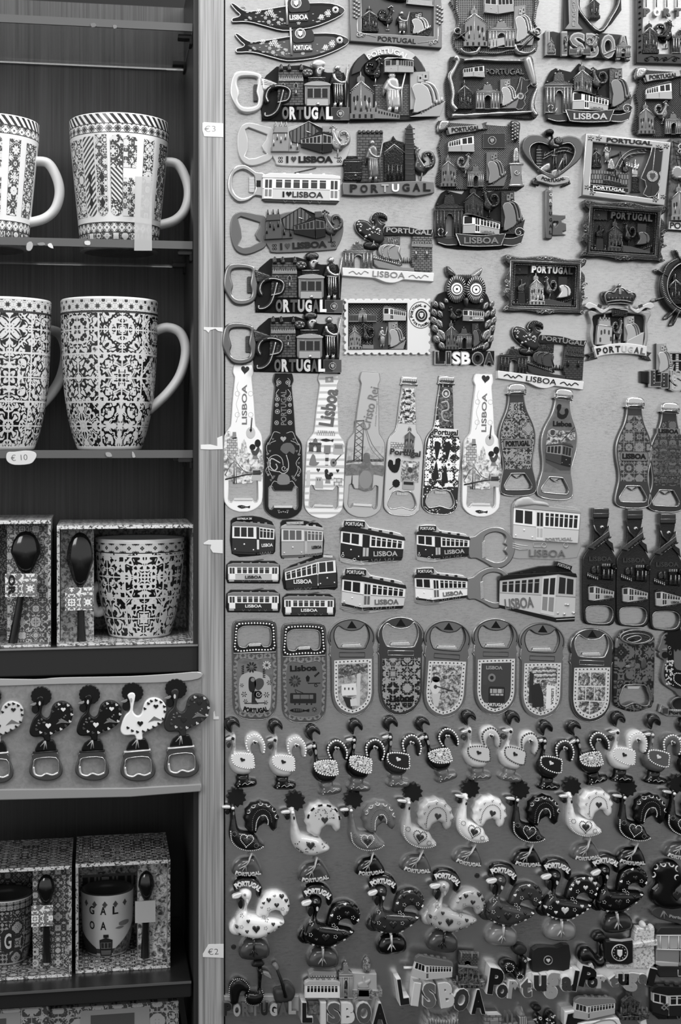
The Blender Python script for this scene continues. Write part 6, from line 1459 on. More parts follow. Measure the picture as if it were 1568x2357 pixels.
# ================================================================== bottle shaped openers
def prof_outline(pr,L):
    r = sm([(hw,v*L) for v,hw in pr],3,False);return r+[(-x,y) for x,y in r[::-1]]
LN = [(0,50),(.004,58),(.035,66),(.055,66),(.075,58),(.10,56),(.25,70),(.40,80),(.43,92),(.47,118),(.52,126),(.70,129),(.90,128),(.955,108),(.985,70),(1.0,25)]
def long_bottle(label,A,B,body,rimc,deco,kind='claw',grp='printed bottle shaped openers'):
    fn = sim((0,0),(0,975),A,B)
    t = Thing('bottle_opener',label,'bottle opener',grp,at=(0,500),fn=fn,h0=3)
    L = 975;out = prof_outline(LN,L)
    if kind == 'claw':
        hol = [(-98,762),(-86,752),(-72,756),(-66,772),(-58,785),(58,785),(66,772),(72,756),(86,752),(98,762),(100,890),(92,910),(78,914),(68,904),(62,890),(-62,890),(-68,904),(-78,914),(-92,910),(-100,890)]
    else:
        hol = sm([(-90,810),(-70,765),(-30,752),(0,760),(30,752),(70,765),(90,810),(88,850),(50,892),(0,880),(-50,892),(-88,850)],3)
    p = t.P('opener_body');p.slab([out,hol],0,3,body,.5,2);p.done()
    p = t.P('metal_edge','thin polished edge');p.tube(out,5,2.5,.5,rimc,True,4);p.tube(hol,7,2.4,.7,rimc,True,4)
    if kind == 'claw': p.slab([(-62,884),(62,884),(62,900),(-62,900)],2.6,3.5,G(230,.2,.6),.2)
    else: p.slab([(-34,764),(34,764),(30,778),(-30,778)],1,2.4,STRIPE(90,225,.25,0,.4,.3,.3),.1)
    p.done()
    deco(t)
    return t
def vtext(p,s,x,y0,y1,w,h,m,rot=90): p.txt(s,x,(y0+y1)/2,y1-y0,w,h,.15,m,rot=rot,bold=.02)
def city_print(t,pale):
    p = t.P('print','pale city collage with tower, bridge and tram')
    H = 3.02
    p.slab(sm([(-120,480),(-85,440),(-60,500),(-20,560),(60,590),(118,560),(124,760),(-120,760)],2),H,H+.08,BLOTCH([(.36,90),(.48,170),(.58,222)],1.1,6,3.0,.35),0)
    p.slab([(-108,490),(-40,480),(-36,590),(-110,600)],H+.08,H+.16,BRICK(120,200,1.0,.9,.6,0),0);p.slab([(-70,445),(-48,445),(-44,490),(-74,490)],H,H+.16,G(130,.4),0)
    p.slab([(-20,610),(-10,520),(6,490),(20,520),(34,610)],H+.08,H+.16,BLOTCH([(.4,150),(.6,220)],2,3,1,.35),0)
    p.tube(sm([(-120,730),(-60,640),(0,700),(60,715),(124,690)],3,False),5,H+.1,.2,G(90,.4));p.tube([(-120,760),(20,728),(124,716)],9,H+.1,.3,G(50,.4))
    p.tube([(-60,630),(-60,790)],10,H+.1,.2,G(110,.4));p.tube([(-46,640),(-46,790)],6,H+.1,.2,G(110,.4))
    p.slab([(60,690),(120,690),(120,770),(56,765)],H+.16,H+.24,G(170,.35),0);p.slab([(64,700),(116,700),(116,730),(64,730)],H+.24,H+.3,G(60),0)
    p.done()
    p = t.P('rooster_print');m_ = G(34,.4);p.slab(ell(62,545,20,20,14),H+.16,H+.24,m_,0);p.slab(ell(96,520,20,26,14),H+.16,H+.24,m_,0);p.slab(sm([(50,560),(80,570),(98,540),(110,560),(90,600),(64,596)],2),H+.16,H+.24,G(70),0);p.slab([(66,600),(92,600),(98,625),(60,625)],H+.16,H+.22,G(120),0);p.done()
    p = t.P('guitar_print');p.slab(ell(50,450,30,38,18),H+.1,H+.2,G(185,.4),0);p.tube([(58,350),(50,445)],8,H+.2,.3,G(60));p.dot(50,432,9,H+.2,.1,G(40),8);p.done()
    p = t.P('heart_print');p.slab(heart(12,36,56,56,18,.1),H,H+.1,G(48,.4),0);p.done()
    p = t.P('lettering');vtext(p,'LISBOA',8,130,395,34,H,G(110,.4))
    for y in (190,330): p.tube(ell(-38,y,16,n=10),3,H,.1,G(175),True,4);p.tube(ell(50,y,16,n=10),3,H,.1,G(175),True,4)
    p.tube(sm([(-30,110),(-42,150),(-28,200),(-46,260),(-30,320),(-48,380)],3,False),3,H,.1,G(180));p.done()
    p = t.P('fish_print');p.slab(sm([(-40,938),(-10,930),(25,940),(45,934),(42,952),(25,946),(-10,954)],2),H,H+.15,G(40),0);p.dots([(-8,942),(4,942),(15,943)],3,H+.15,.1,G(180),5);p.done()
PALE = G(232,.33)
long_bottle('white LISBOA bottle opener with heart cap, leftmost in the bottle row',(560,840),(560,1178),PALE,G(195,.3,.5),lambda t: city_print(t,1))
long_bottle('white LISBOA bottle opener with heart cap, left of the ribbed cap bottles',(1114,861),(1107,1189),PALE,G(195,.3,.5),lambda t: city_print(t,1))
def folk_print(t):
    H = 3.02;lt = G(165,.4);md = G(95,.4)
    p = t.P('folk_print','symmetrical hearts and swirls around a rooster')
    for s_ in (-1,1):
        for (x,y,r) in ((40,170,14),(44,210,11),(40,255,14),(28,60,12),(45,330,13)): p.tube(ell(s_*x,y,r,n=12),4,H,.12,lt,True,4);p.dot(s_*x,y,r*.5,H,.15,lt,6)
        for (pts) in ([(30,105),(48,130),(44,150)],[(20,400),(60,390),(80,430),(100,470)],[(50,450),(110,480),(105,540)],[(110,560),(85,600),(100,640),(70,700)],[(20,740),(60,720),(85,760)],[(100,620),(118,650),(100,680)],[(28,30),(45,50),(40,80)]): q = sm([(s_*a,b) for a,b in pts],3,False);p.tube(q,4,H,.12,lt);scroll(p,q[-1][0],q[-1][1],9,h=H,hh=.12,m=lt,sgn=s_,w=3)
        for (x,y) in ((70,440),(90,520),(104,600),(112,660),(62,690),(82,715),(45,335),(90,470),(30,920)): p.slab(heart(s_*x,y,18,18,12),H,H+.12,md,0)
    p.slab(heart(0,440,40,38,16),H,H+.12,G(150),0);p.slab(sm([(-20,510),(0,470),(50,465),(78,500),(70,540),(40,520),(20,540)],2),H,H+.12,G(92),0)
    p.tube(sm([(-20,600),(-80,570),(-88,620),(-60,650),(-40,630),(-50,605)],4,False),8,H,.2,lt);p.tube(sm([(-20,660),(-95,640),(-95,570),(-50,545),(-10,570),(0,620)],4,False),5,H,.2,lt)
    p.tube(sm([(20,545),(35,600),(30,650),(0,670),(-30,655)],4,False),6,H,.2,lt);scroll(p,5,635,22,h=H,hh=.2,m=lt,w=5)
    p.slab(sm([(-40,735),(-30,680),(10,670),(40,690),(42,735),(0,745)],2),H,H+.12,G(120),0)
    for k in range(5): p.slab(heart((k-2)*14,925+abs(k-2)*3,10,10,10),H,H+.12,lt,0)
    p.done()
    p = t.P('lettering');vtext(p,'PORTUGAL',2,110,345,38,H,G(110,.4));p.done()
long_bottle('black PORTUGAL bottle opener with folk rooster print, second from left',(652.5,860),(652,1195),G(20,.3,coat=.3),G(105,.3,.4),folk_print)
def icon_print(t):
    H = 3.02
    p = t.P('script_lettering','large cursive Lisboa'); 
    p.txt('Lisboa',8,230,250,100,H,.25,G(96,.4),rot=72+12,bold=.035);p.done()
    p = t.P('icon_print','rows of small city icons')
    g1,g2,g3 = G(120,.4),G(165,.4),G(70,.4)
    p.slab([(-22,30),(30,24),(34,62),(-20,66)],H,H+.1,G(140),0);p.dot(5,45,10,H+.1,.1,G(190),8)
    p.slab(rect(-66,388,58,420),H,H+.1,BRICK(110,210,1.2,.6,1.0,0),0)
    p.slab(sm([(-40,452),(0,440),(30,450),(48,442),(46,462),(30,456),(0,462)],2),H,H+.12,G(46),0)
    p.done();p = t.P('landmark_print')
    m_arch(p,(-115,440,-30,530),g1,g3,H,.15,G(80));p.slab(rect(-12,485,32,540),H,H+.1,g1,0);p.slab([(-2,540),(22,540),(20,620),(0,620)],H,H+.1,STRIPE(60,210,1.6,pi/2,.5),0);p.slab(rrect(50,470,118,545,10),H,H+.1,g2,0);p.slab(rect(58,480,110,505),H+.1,H+.15,G(120),0)
    p.slab(sm([(-108,610),(-90,550),(-70,560),(-60,600),(-40,600),(-60,625),(-100,625)],2),H,H+.1,g1,0);p.slab(ell(55,600,22,28,14,.5),H,H+.1,g1,0);p.tube([(65,590),(104,545)],7,H,.2,g3);p.dot(55,600,8,H+.1,.1,G(40),8)
    p.tube([(-124,632),(128,632)],4,H,.1,g2)
    p.slab(heart(-45,655,26,26,14),H,H+.12,G(56),0);p.slab(heart(85,655,22,26,14),H,H+.12,G(44),0)
    for q in (ell(10,660,13,16,10),ell(42,680,14,14,10),sm([(0,670),(40,690),(45,710),(10,712)],2)): p.slab(q,H,H+.12,G(44),0)
    p.slab([(8,712),(36,712),(40,740),(4,740)],H,H+.1,G(130),0);p.slab([(-60,700),(-20,700),(-10,730),(-8,775),(-60,775)],H,H+.1,g2,0);[p.slab(rect(x,710,x+8,725),H+.1,H+.14,G(100),0) for x in (-52,-36)]
    p.slab(rect(60,700,118,752),H,H+.1,BRICK(120,205,1.0,1,.8,0),0);p.slab([(-122,660),(-100,655),(-96,760),(-122,760)],H,H+.1,G(190),0)
    p.done()
long_bottle('white striped bottle opener with large cursive Lisboa, third from left',(757,858),(744,1193),STRIPE(182,228,1.55,pi/2,.35,.35),G(200,.3,.5),icon_print)
def cristo_print(t):
    H = 3.02
    p = t.P('print','bridge tower, statue with open arms and hazy river')
    p.slab([(-126,500),(-124,560),(-124,620),(124,620),(124,560),(118,490),(-60,500)],H,H+.05,BLOTCH([(.35,140),(.6,176)],.8,5,5,.4),0)
    p.slab([(-126,600),(-60,590),(124,572),(124,592),(-60,605),(-126,618)],H+.05,H+.12,BLOTCH([(.4,50),(.6,110)],2,3,5,.4),0)
    for x in (-78,-24): p.tube([(x,330),(x+2,600)],8,H+.12,.12,G(84,.4));p.tube([(x-3,680),(x-3,760)],8,H+.12,.12,G(84))
    for k in range(6): y = 335+k*44;p.tube([(-78,y),(-24,y+42)],4,H+.1,.12,G(90));p.tube([(-24,y),(-78,y+42)],4,H+.1,.12,G(90))
    p.tube([(-80,332),(-22,325)],8,H+.1,.12,G(84));p.tube(sm([(-24,330),(40,480),(124,570)],4,False),4,H+.1,.1,G(110));p.tube(sm([(-24,345),(30,500),(100,575)],4,False),3,H+.1,.1,G(120))
    p.done()
    p = t.P('statue_print');p.slab(sm([(-18,600),(-12,550),(8,540),(28,550),(36,600),(60,622),(124,618),(124,690),(60,680),(58,790),(-34,786),(-36,690),(-124,700),(-124,628),(-40,618)],2),H+.14,H+.24,BLOTCH([(.4,92),(.6,116)],1.2,3,2,.4),0);p.slab(ell(10,720,44,62,20),H+.24,H+.3,G(130,.4),0);p.slab(ell(10,580,20,28,14),H+.24,H+.3,G(100,.4),0);p.done()
    p = t.P('script_lettering','cursive Cristo Rei');p.txt('Cristo Rei',10,240,290,62,H+.25,.2,G(120,.4),rot=80,bold=.0);vtext(p,'Almada Portugal',56,190,360,12,H,G(150));p.done()
long_bottle('grey bottle opener with bridge and open armed statue, fourth from left',(853,857),(833,1191),G(172,.35),G(130,.3,.6),cristo_print)
def long_cap(label,A,B,deco,body,grp='narrow bottle openers with metal crown caps'):
    fn = sim((0,0),(0,930),A,B);t = Thing('bottle_opener',label,'bottle opener',grp,at=(0,480),fn=fn,h0=3)
    pr = [(0.0,50),(.04,50),(.055,56),(.07,44),(.20,55),(.37,66),(.42,96),(.48,116),(.6,120),(.9,119),(.96,108),(.992,70),(1,30)]
    out = prof_outline(pr,930);hol = sm([(-92,870),(-96,840),(-70,780),(-34,762),(0,768),(34,762),(70,780),(96,840),(92,870),(70,890),(34,884),(0,876),(-34,884),(-70,890)],3)
    p = t.P('opener_body');p.slab([out,hol],0,3,body,.7,2);p.done()
    p = t.P('metal_edge','polished steel edge');p.tube(out,8,2.2,.9,G(190,.22,.8),True,4);p.tube(hol,9,2.3,.9,G(180,.22,.8),True,4);p.slab([(-38,776),(38,776),(36,792),(-36,792)],.5,2.6,STRIPE(90,225,.25,0,.4,.3,.3),.1);p.done()
    p = t.P('crown_cap','ribbed chrome cap');p.slab(rrect(-50,0,50,36,8),0,5,CHROME,1.2,3);p.tube([(-54,46),(54,46)],16,2,3,CHROME);[p.tube([(-42+k*12,12),(-42+k*12,32)],5,4.6,.8,G(90,.3,.8)) for k in range(8)];p.done()
    deco(t);return t
def photo_print(t):
    H = 3.1
    p = t.P('street_photo_print');p.slab([(-40,72),(40,72),(60,310),(-62,310)],H,H+.1,BLOTCH([(.36,20),(.44,70),(.5,150),(.6,225)],1.5,5,8,.3,0,.3),0);[p.slab([(-20+k % 2*3,85+k*22),(14,85+k*22),(16,97+k*22),(-18,97+k*22)],H+.1,H+.16,G((40,200)[k % 2]),0) for k in range(9)];p.done()
    p = t.P('tower_print');m_tower(p,(-12,320,60,500),G(96,.4),h=H,d=.5,lt=G(170),md=G(30));p.slab(rect(-100,440,-5,480),H,H+.2,BRICK(60,190,1.6,1,.8,0),0);p.done()
    p = t.P('script_lettering');p.txt('Portugal',0,512,205,52,H+.6,.3,G(50,.4),rot=-2,bold=.03);p.done()
    p = t.P('building_print');p.slab(rect(-18,560,100,700),H,H+.15,BLOTCH([(.38,70),(.5,130),(.62,200)],1.6,4,6,.3),0);p.slab(ell(40,620,18,18,14),H+.15,H+.2,G(60),0);p.slab(rect(28,575,55,600),H+.15,H+.2,G(215),0);p.slab(rrect(-5,690,75,752,10),H+.15,H+.3,G(150),0);p.slab(rect(2,700,68,720),H+.3,H+.34,G(40),0);p.done()
    p = t.P('rooster_print');p.slab(sm([(-110,600),(-104,560),(-80,565),(-75,590),(-62,585),(-60,550),(-30,560),(-30,600),(-45,640),(-80,640)],2),H,H+.2,G(26),0);p.slab(ell(-42,560,16,16,12),H+.2,H+.3,G(20),0);p.slab(scallop(-48,715,26,28,10),H,H+.2,G(24),0);p.tube([(-90,760),(-60,730)],4,H,.2,G(40));p.done()
PZ = [(.38,22),(.5,225)]
def mosaic_print(t):
    H = 3.1
    p = t.P('azulejo_print');p.slab([(-100,420),(-60,380),(60,380),(112,430),(116,560),(112,740),(60,740),(0,750),(-60,740),(-112,740),(-116,560)],H,H+.08,AZ(2.6,18,235,5.0,9.0,fr=5,r=.3),0);p.slab([(-62,300),(-35,290),(-30,370),(-66,370)],H,H+.08,AZ(2.6,18,235,5.0,9.0,fr=5,r=.3),0);p.done()
    p = t.P('dark_neck_print');p.slab([(-40,72),(42,72),(52,260),(58,330),(-30,340),(-50,240)],H,H+.1,BLOTCH([(.4,20),(.46,90),(.5,25),(.6,120)],1.4,3,4,.3),0);p.tube(ell(0,115,24,26,18),7,H+.1,.3,G(200),True);p.slab(ell(0,115,10,12,10),H+.1,H+.2,G(190),0);p.tube(sm([(-30,180),(10,170),(20,220),(-20,240),(-10,290),(30,300)],4,False),12,H+.1,.3,G(150));p.done()
    p = t.P('script_lettering');p.slab([(-66,350),(96,350),(98,400),(-70,400)],H+.06,H+.12,G(210),0);p.txt('Portugal',14,380,160,50,H+.12,.2,G(30,.4),bold=.03);p.done()
    p = t.P('fish_print'); 
    for (x,y,s_) in ((-40,500,1),(30,500,1),(-42,640,-1),(20,660,-1)): p.slab(sm([(x-18,y-60*s_),(x+22,y-50*s_),(x+16,y),(x,y+70*s_),(x-14,y+5)],2),H+.12,H+.2,G(34),0)
    p.done()
long_cap('silver capped bottle opener with street photo and Portugal script, fifth in row',(943,869),(924,1187),photo_print,G(196,.35,.2))
long_cap('silver capped bottle opener with black and white azulejo mosaic, sixth in row',(1029,867),(1012,1184),mosaic_print,DOTS(30,215,1.6,.22))
# contour bottles
CB = [(0,58),(.05,58),(.1,60),(.11,50),(.17,52),(.25,66),(.35,98),(.43,115),(.50,118),(.58,112),(.68,98),(.76,96),(.84,108),(.92,118),(.965,112),(.99,80),(1,30)]
def contour_bottle(label,A,B,deco,body,edge):
    fn = sim((0,0),(0,740),A,B);t = Thing('bottle_opener',label,'bottle opener','curvy bottle openers with ribbed caps',at=(0,370),fn=fn,h0=4)
    out = prof_outline([(v,h_) for v,h_ in CB if v > .09],740);hol = sm([(-50,600),(-38,592),(38,592),(52,602),(88,664),(86,690),(70,700),(-70,700),(-88,690),(-90,664)],2)
    p = t.P('opener_body');p.slab([out,hol],0,4,body,.8,2);p.done()
    p = t.P('metal_edge','polished steel edge');p.tube(out,10,3.0,1.2,edge,True,4);p.tube(hol,11,3.2,1.2,edge,True,4);p.tube(sm([(-34,600),(0,622),(34,600)],3,False),8,2,1.4,edge);p.done()
    p = t.P('crown_cap','ribbed shiny cap');p.slab(sm([(-58,22),(-30,4),(30,4),(58,22),(60,60),(58,70),(-58,70),(-60,60)],3),0,7,G(205,.2,.9),2.2,4);[p.tube([(-54+k*9.8,38),(-54+k*9.8,52)],[5,8],6.4,1.0,G(110,.25,.9)) for k in range(12)];p.tube([(-54,60),(54,60)],9,6.3,1,CHROME);p.done()
    deco(t);return t
def cb_inner(v0,v1,ins=10):
    pr = [(v,h_-ins) for v,h_ in CB if v0 <= v <= v1];r = sm([(h_,v*740) for v,h_ in pr],3,False);return r+[(-x,y) for x,y in r[::-1]]
def tiles_lab(word,mat,v,big=False):
    def f(t):
        p = t.P('tile_print');p.slab(cb_inner(.12,.78),4,4.08,mat,0);p.done()
        p = t.P('name_label');p.slab(rrect(-92,365,92,425,16),4.1,4.3,G(v,.4),.05);p.tube(rrect(-92,365,92,425,16),3,4.3,.15,G(60),True,4);p.txt(word,0,395,158,36,4.3,.3,INK,bold=.05);p.done()
    return f
TM1 = AZ(5.0,40,150,16.0,8.0,fr=10,r=.3,m=.3,sc=3);TM2 = AZ(2.4,48,132,22.0,9.0,grout=1,fr=5,r=.3,m=.3);TM3 = AZ(2.1,42,100,27.0,9.0,fr=5,r=.3,m=.3)
contour_bottle('curvy tile bottle opener labelled PORTUGAL, first of the ribbed caps',(1189,882),(1194,1142),tiles_lab('PORTUGAL',TM1,118),G(70,.3,.5),G(150,.22,.85))
contour_bottle('curvy tile bottle opener labelled LISBOA, left of the right edge pair',(1462,913),(1458,1170),tiles_lab('LISBOA',TM2,112),G(64,.3,.5),G(165,.22,.85))
def fishlab(t):
    p = t.P('tile_print');p.slab(cb_inner(.12,.78),4,4.08,TM3,0);p.done()
    p = t.P('sardine_print'); 
    for k in range(6): y = 300+k*46;p.slab(sm([(-84,y),(-40,y-16),(40,y-14),(84,y-6),(84,y+8),(40,y+12),(-40,y+14)],2),4.1,4.3,BLOTCH([(.4,44),(.6,88)],2,3,k,.3,.3),0)
    p.done();p = t.P('lettering');p.slab(rect(-84,178,74,216),4.1,4.2,G(110),0);p.txt('LISBOA',-4,197,135,30,4.2,.3,INK,bold=.05);p.done()
contour_bottle('curvy sardine print bottle opener cut off by the right frame edge',(1543,925),(1533,1179),fishlab,G(56,.3,.5),G(150,.22,.85))
def tramlab(t):
    p = t.P('print_ground');p.slab(cb_inner(.12,.78),4,4.08,BLOTCH([(.3,92),(.7,112)],.4,2,1,.3,.4),0);p.slab([(-84,285),(96,275),(100,330),(-88,400)],4.08,4.15,BLOTCH([(.4,60),(.5,130),(.6,190)],1.2,5,4,.3),0);p.slab([(-90,410),(90,400),(84,540),(20,545),(-82,500)],4.08,4.12,G(70,.35),0);p.done()
    p = t.P('tram_print');tram(t,None,[(-84,388),(20,372),(20,505),(-82,478)],G(150,.3),G(62,.3),G(60,.3),4.2,.3,ns=4,door=.05,single=p,base=False,rh=.1);tram(t,[(20,372),(88,385),(84,515),(20,505)],None,G(120,.3),G(30,.3),G(60),4.2,.3,nf=3,single=p,base=False,rh=.12);p.tube([(10,350),(90,250)],4,4.2,.3,INK);p.tube([(-50,330),(95,275)],3,4.2,.3,INK);p.done()
    p = t.P('rooster_print');p.slab(sm([(-40,130),(-30,108),(-10,110),(-12,140),(-20,160),(0,175),(20,165),(15,140),(30,130),(42,150),(30,190),(0,205),(-30,190),(-32,150)],2),4.1,4.3,G(24),0);p.done()
    p = t.P('script_lettering');p.txt('Lisboa',8,235,125,36,4.2,.3,INK,rot=3,bold=.04);p.done()
    p = t.P('crest_print');p.tube(ell(-52,300,22,n=16),8,4.2,.3,G(150),True);p.slab(ub((-64,284,-40,318),[(0,0),(1,0),(1,.6),(.5,1),(0,.6)]),4.2,4.5,G(60),0);p.done()
contour_bottle('curvy Lisboa bottle opener showing a street tram, left of the bare board',(1299,894),(1277,1150),tramlab,G(120,.3,.5),G(185,.2,.9))
# dark relief bottles
def relief_bottle(label,fn):
    t = Thing('bottle_opener',label,'bottle opener','dark metal relief bottle openers',at=(1100,500),fn=fn,h0=5)
    dm = G(56,.34,.85,bump=.15);o = sm([(1064,140),(1062,200),(1058,290),(1030,340),(1006,380),(1003,430),(1004,700),(1015,755),(1040,770),(1160,775),(1188,745),(1194,690),(1196,430),(1195,385),(1178,350),(1150,290),(1146,200),(1150,140)],2)
    h_ = sm([(1022,700),(1030,670),(1070,660),(1140,662),(1172,680),(1178,720),(1160,755),(1120,765),(1050,760),(1026,745)],3)
    p = t.P('opener_body');p.slab([o,h_],0,5,dm,1.2,3);p.tube(h_,7,4.2,1,PEWL,True,4);p.done()
    p = t.P('bottle_cap');p.slab(rrect(1061,98,1152,158,8),0,7,G(60,.36,.6),1.4,3);p.tube([(1066,102),(1148,102)],8,6,1,PEWL);p.tube([(1062,130),(1152,130)],4,6.8,.5,PEWL);p.done()
    p = t.P('neck_rivet');p.dot(1114,210,14,4.8,1.8,PEWL,12);p.dot(1114,210,5,6.4,.5,PEWD,6);p.done()
    p = t.P('crossed_ribbon');p.slab([(1062,195),(1075,235),(1180,350),(1176,330),(1172,300),(1150,285)],5,7,dm,.4);p.slab([(1148,200),(1150,235),(1155,260),(1060,335),(1022,325),(1050,310),(1110,255)],5,8,G(80,.32,.8),.5);p.tube([(1062,195),(1072,225),(1095,250)],6,7,1,PEWL);p.tube([(1150,200),(1145,230),(1020,325)],5,8,.6,PEWL);p.tube([(1160,258),(1060,336)],5,8,.5,PEWL);p.done()
    p = t.P('ribbon_lettering');p.txt('PORTUGAL',1112,292,110,20,8,.6,INK,rot=39,bold=.03);p.done()
    p = t.P('lettering');p.txt('LISBOA',1103,390,130,26,5,1,G(80,.3,.8),rot=0,bold=.03);p.done()
    p = t.P('city_relief');p.slab([(1030,480),(1175,482),(1176,515),(1030,505)],5,6.4,RD,.4)
    p.slab(rect(1110,430,1155,510),5,8,RD,.6);[p.slab(rect(1108+k*13,418,1116+k*13,432),5,8.4,PEWL,.2) for k in range(4)];[p.tube([(x,450),(x,500)],[5,14],7.4,1.2,PEWL) for x in (1118,1145,1165)]
    p.puff(sm([(1050,440),(1072,430),(1078,470),(1052,475)],2),5,7.6,PEW,R=1);p.puff(sm([(1078,435),(1092,430),(1096,470),(1080,474)],2),5,7.6,PEW,R=1);m_people(p,(1030,478,1085,500),PEWL,6,6)
    p.puff(sm([(1160,440),(1165,418),(1185,415),(1192,440),(1180,452)],2),5,8.5,RD,R=1);p.dots([(1165,455),(1180,465),(1186,445),(1172,472)],7,6,2,PEW,6);p.done()
    tram(t,[(1034,548),(1068,544),(1066,630),(1036,625)],[(1068,544),(1178,575),(1176,612),(1066,630)],G(205,.3,.3),G(175,.3,.3),PEWD,5,2.4,nf=1,ns=5,door=.3,winm=G(40,.2),rh=.16,pole=[(1130,538),(1165,528)],text=(1145,606,48,14,'LISBOA',0),tm=G(70),lights=False)
relief_bottle('dark relief bottle opener with ribbon and tram, left of three',C8())
relief_bottle('dark relief bottle opener with ribbon and tram, middle of three',C8(dx=194,dy=8))
relief_bottle('dark relief bottle opener with ribbon and tram, at the right edge of three',C8(dx=384,dy=32))
# ================================================================== trams
TG = 'tram magnets'
def plate(t,pts,m=None,h=2.6): p = t.P('base_plate');p.slab(pts,0,h,m or G(24,.5),.4,2);p.done()
def T7(label,at,g=TG,name='tram_magnet',h0=4,fn=None): return Thing(name,label,'magnet',g,at=at,fn=fn or C7(),h0=h0)
RUB = G(34,.6);GR = G(118,.55);BW = G(228,.45)
t = T7('dark ESTRELA 28 tram magnet with curved front, top left of the trams',(240,220));plate(t,sm([(92,150),(110,95),(240,80),(340,105),(385,150),(390,320),(345,335),(215,352),(100,335)],2))
tram(t,[(102,145),(260,148),(262,325),(100,318)],[(260,148),(384,165),(378,315),(262,325)],BW,G(48,.5),GR,2.6,1.6,nf=3,ns=4,door=.2,winm=G(44),rh=.16,band=.47,line=BW,text=(334,275,74,22,'LISBOA',-3),tm=BW,sign=(182,98,110,20,'ESTRELA 28',-1),doorm=G(48,.5),signm=G(40,.5))
t = T7('pale ESTRELA 28 tram magnet with trolley pole, beside the dark one',(570,240));plate(t,sm([(428,165),(440,110),(560,108),(640,125),(705,150),(712,340),(610,352),(520,368),(450,365),(425,345)],2))
tram(t,[(430,165),(580,168),(582,340),(430,345)],[(580,168),(708,180),(704,325),(582,340)],G(205,.45),G(152,.5),G(165,.5),2.6,1.6,nf=3,ns=4,door=.2,winm=G(92),rh=.16,band=.47,line=G(180),text=(665,288,64,20,'LISBOA',-3),tm=INK,sign=(520,128,115,20,'ESTRELA 28',-2),doorm=G(165,.5),signm=G(140),pole=[(600,135),(658,112)])
p = t.P('bumper');p.slab([(455,352),(540,350),(550,372),(445,372)],1,3.4,STRIPE(120,200,.4,pi/2,.4),.2);p.done()
def side(label,Q,low,up=BW,n=6,winm=None,low2=None,txtv=None,**k):
    t = T7(label,((Q[0][0]+Q[1][0])/2,(Q[0][1]+Q[2][1])/2));cx = (Q[0][0]+Q[1][0])/2
    plate(t,[(Q[0][0]-8,Q[0][1]-10),(Q[0][0]+20,Q[0][1]-36),(Q[1][0]-25,Q[1][1]-36),(Q[1][0]+10,Q[1][1]-8),(Q[2][0]+16,Q[2][1]-10),(Q[2][0]+8,Q[2][1]+24),(Q[3][0]-2,Q[3][1]+24),(Q[3][0]-14,Q[3][1]-8)])
    tram(t,None,Q,up,low,GR,2.6,1.6,ns=n,door=.17,winm=winm or G(58),rh=.24,band=.55,line=up,text=(cx,Q[3][1]-20,110,20,'LISBOA',0),tm=txtv or BW,pole=[(cx-20,Q[0][1]-30),(cx+70,Q[0][1]-46)],doorm=up)
    p = t.P('coupling');[p.slab(rrect(x-18,Q[2][1]-2,x+18,Q[2][1]+10,4),3,4.6,G(150),.2) for x in (Q[3][0]+22,Q[2][0]-22)];p.done()
side('pale sided LISBOA tram magnet, directly below the dark ESTRELA 28 tram',[(72,418),(412,418),(410,510),(74,508)],G(178,.5),txtv=G(34))
side('lowest left LISBOA tram magnet, dark sides with white window band',[(72,612),(412,612),(410,704),(74,702)],G(46,.5))
side('lowest LISBOA tram magnet of the second column, dark with white door bars',[(448,638),(782,640),(780,730),(450,730)],G(50,.5))
t = T7('tilted dark LISBOA tram magnet with ESTRELA sign at its right end',(630,460));plate(t,sm([(448,445),(560,390),(690,345),(770,345),(795,380),(808,560),(740,572),(520,576),(450,570)],2))
tram(t,[(672,385),(790,372),(800,540),(676,550)],[(452,455),(672,385),(676,550),(462,565)],BW,G(46,.5),GR,2.6,1.6,nf=2,ns=6,door=.02,front_right=True,winm=G(50),rh=.16,band=.5,line=BW,text=(572,518,122,28,'LISBOA',-1),tm=BW,sign=(740,352,64,16,'ESTRELA 28',3),signm=G(180))
ENM = G(205,.3,.6)
def enamel(label,fn,low,linec,loop=None,wcol=BW,doorc=None,bright=False):
    nm = 'bottle_opener' if loop else 'tram_magnet'
    t = Thing(nm,label,'bottle opener' if loop else 'magnet','enamel tram openers' if loop else 'glossy enamel tram magnets',at=(1040,270),fn=fn,h0=4)
    plate(t,sm([(838,190),(848,112),(985,110),(1020,155),(1180,185),(1252,225),(1240,375),(1120,395),(970,415),(840,395),(820,345)],2),ENM,3)
    tram(t,[(830,180),(968,196),(962,372),(824,340)],[(968,196),(1252,245),(1240,358),(962,372)],wcol,low,G(22,.2),3,1,nf=2,ns=6,door=.22,winm=G(16,.12),rh=.2,band=.50,line=linec,text=(1125,332,160,34,'LISBOA',-1),tm=linec,sign=(918,134,138,38,'PORTUGAL',3),doorm=doorc or low,signm=G(18,.2))
    p = t.P('bumper_stripes');[p.tube([(822,358+k*12),(958,386+k*10),(1010,380+k*9)],4,3.6,.5,linec) for k in range(3)];p.tube(ell(840,345,9,8,10),4,4,.4,linec,True,4);p.tube(ell(918,372,10,9,10),4,4,.4,linec,True,4);p.done()
    if loop: loop(t)
enamel('dark enamel PORTUGAL LISBOA tram magnet, upper of two',C7(),G(26,.15),ENM)
enamel('pale enamel PORTUGAL LISBOA tram magnet, lower of two',C7(dx=8,dy=322),G(196,.25),G(110,.3,.5))
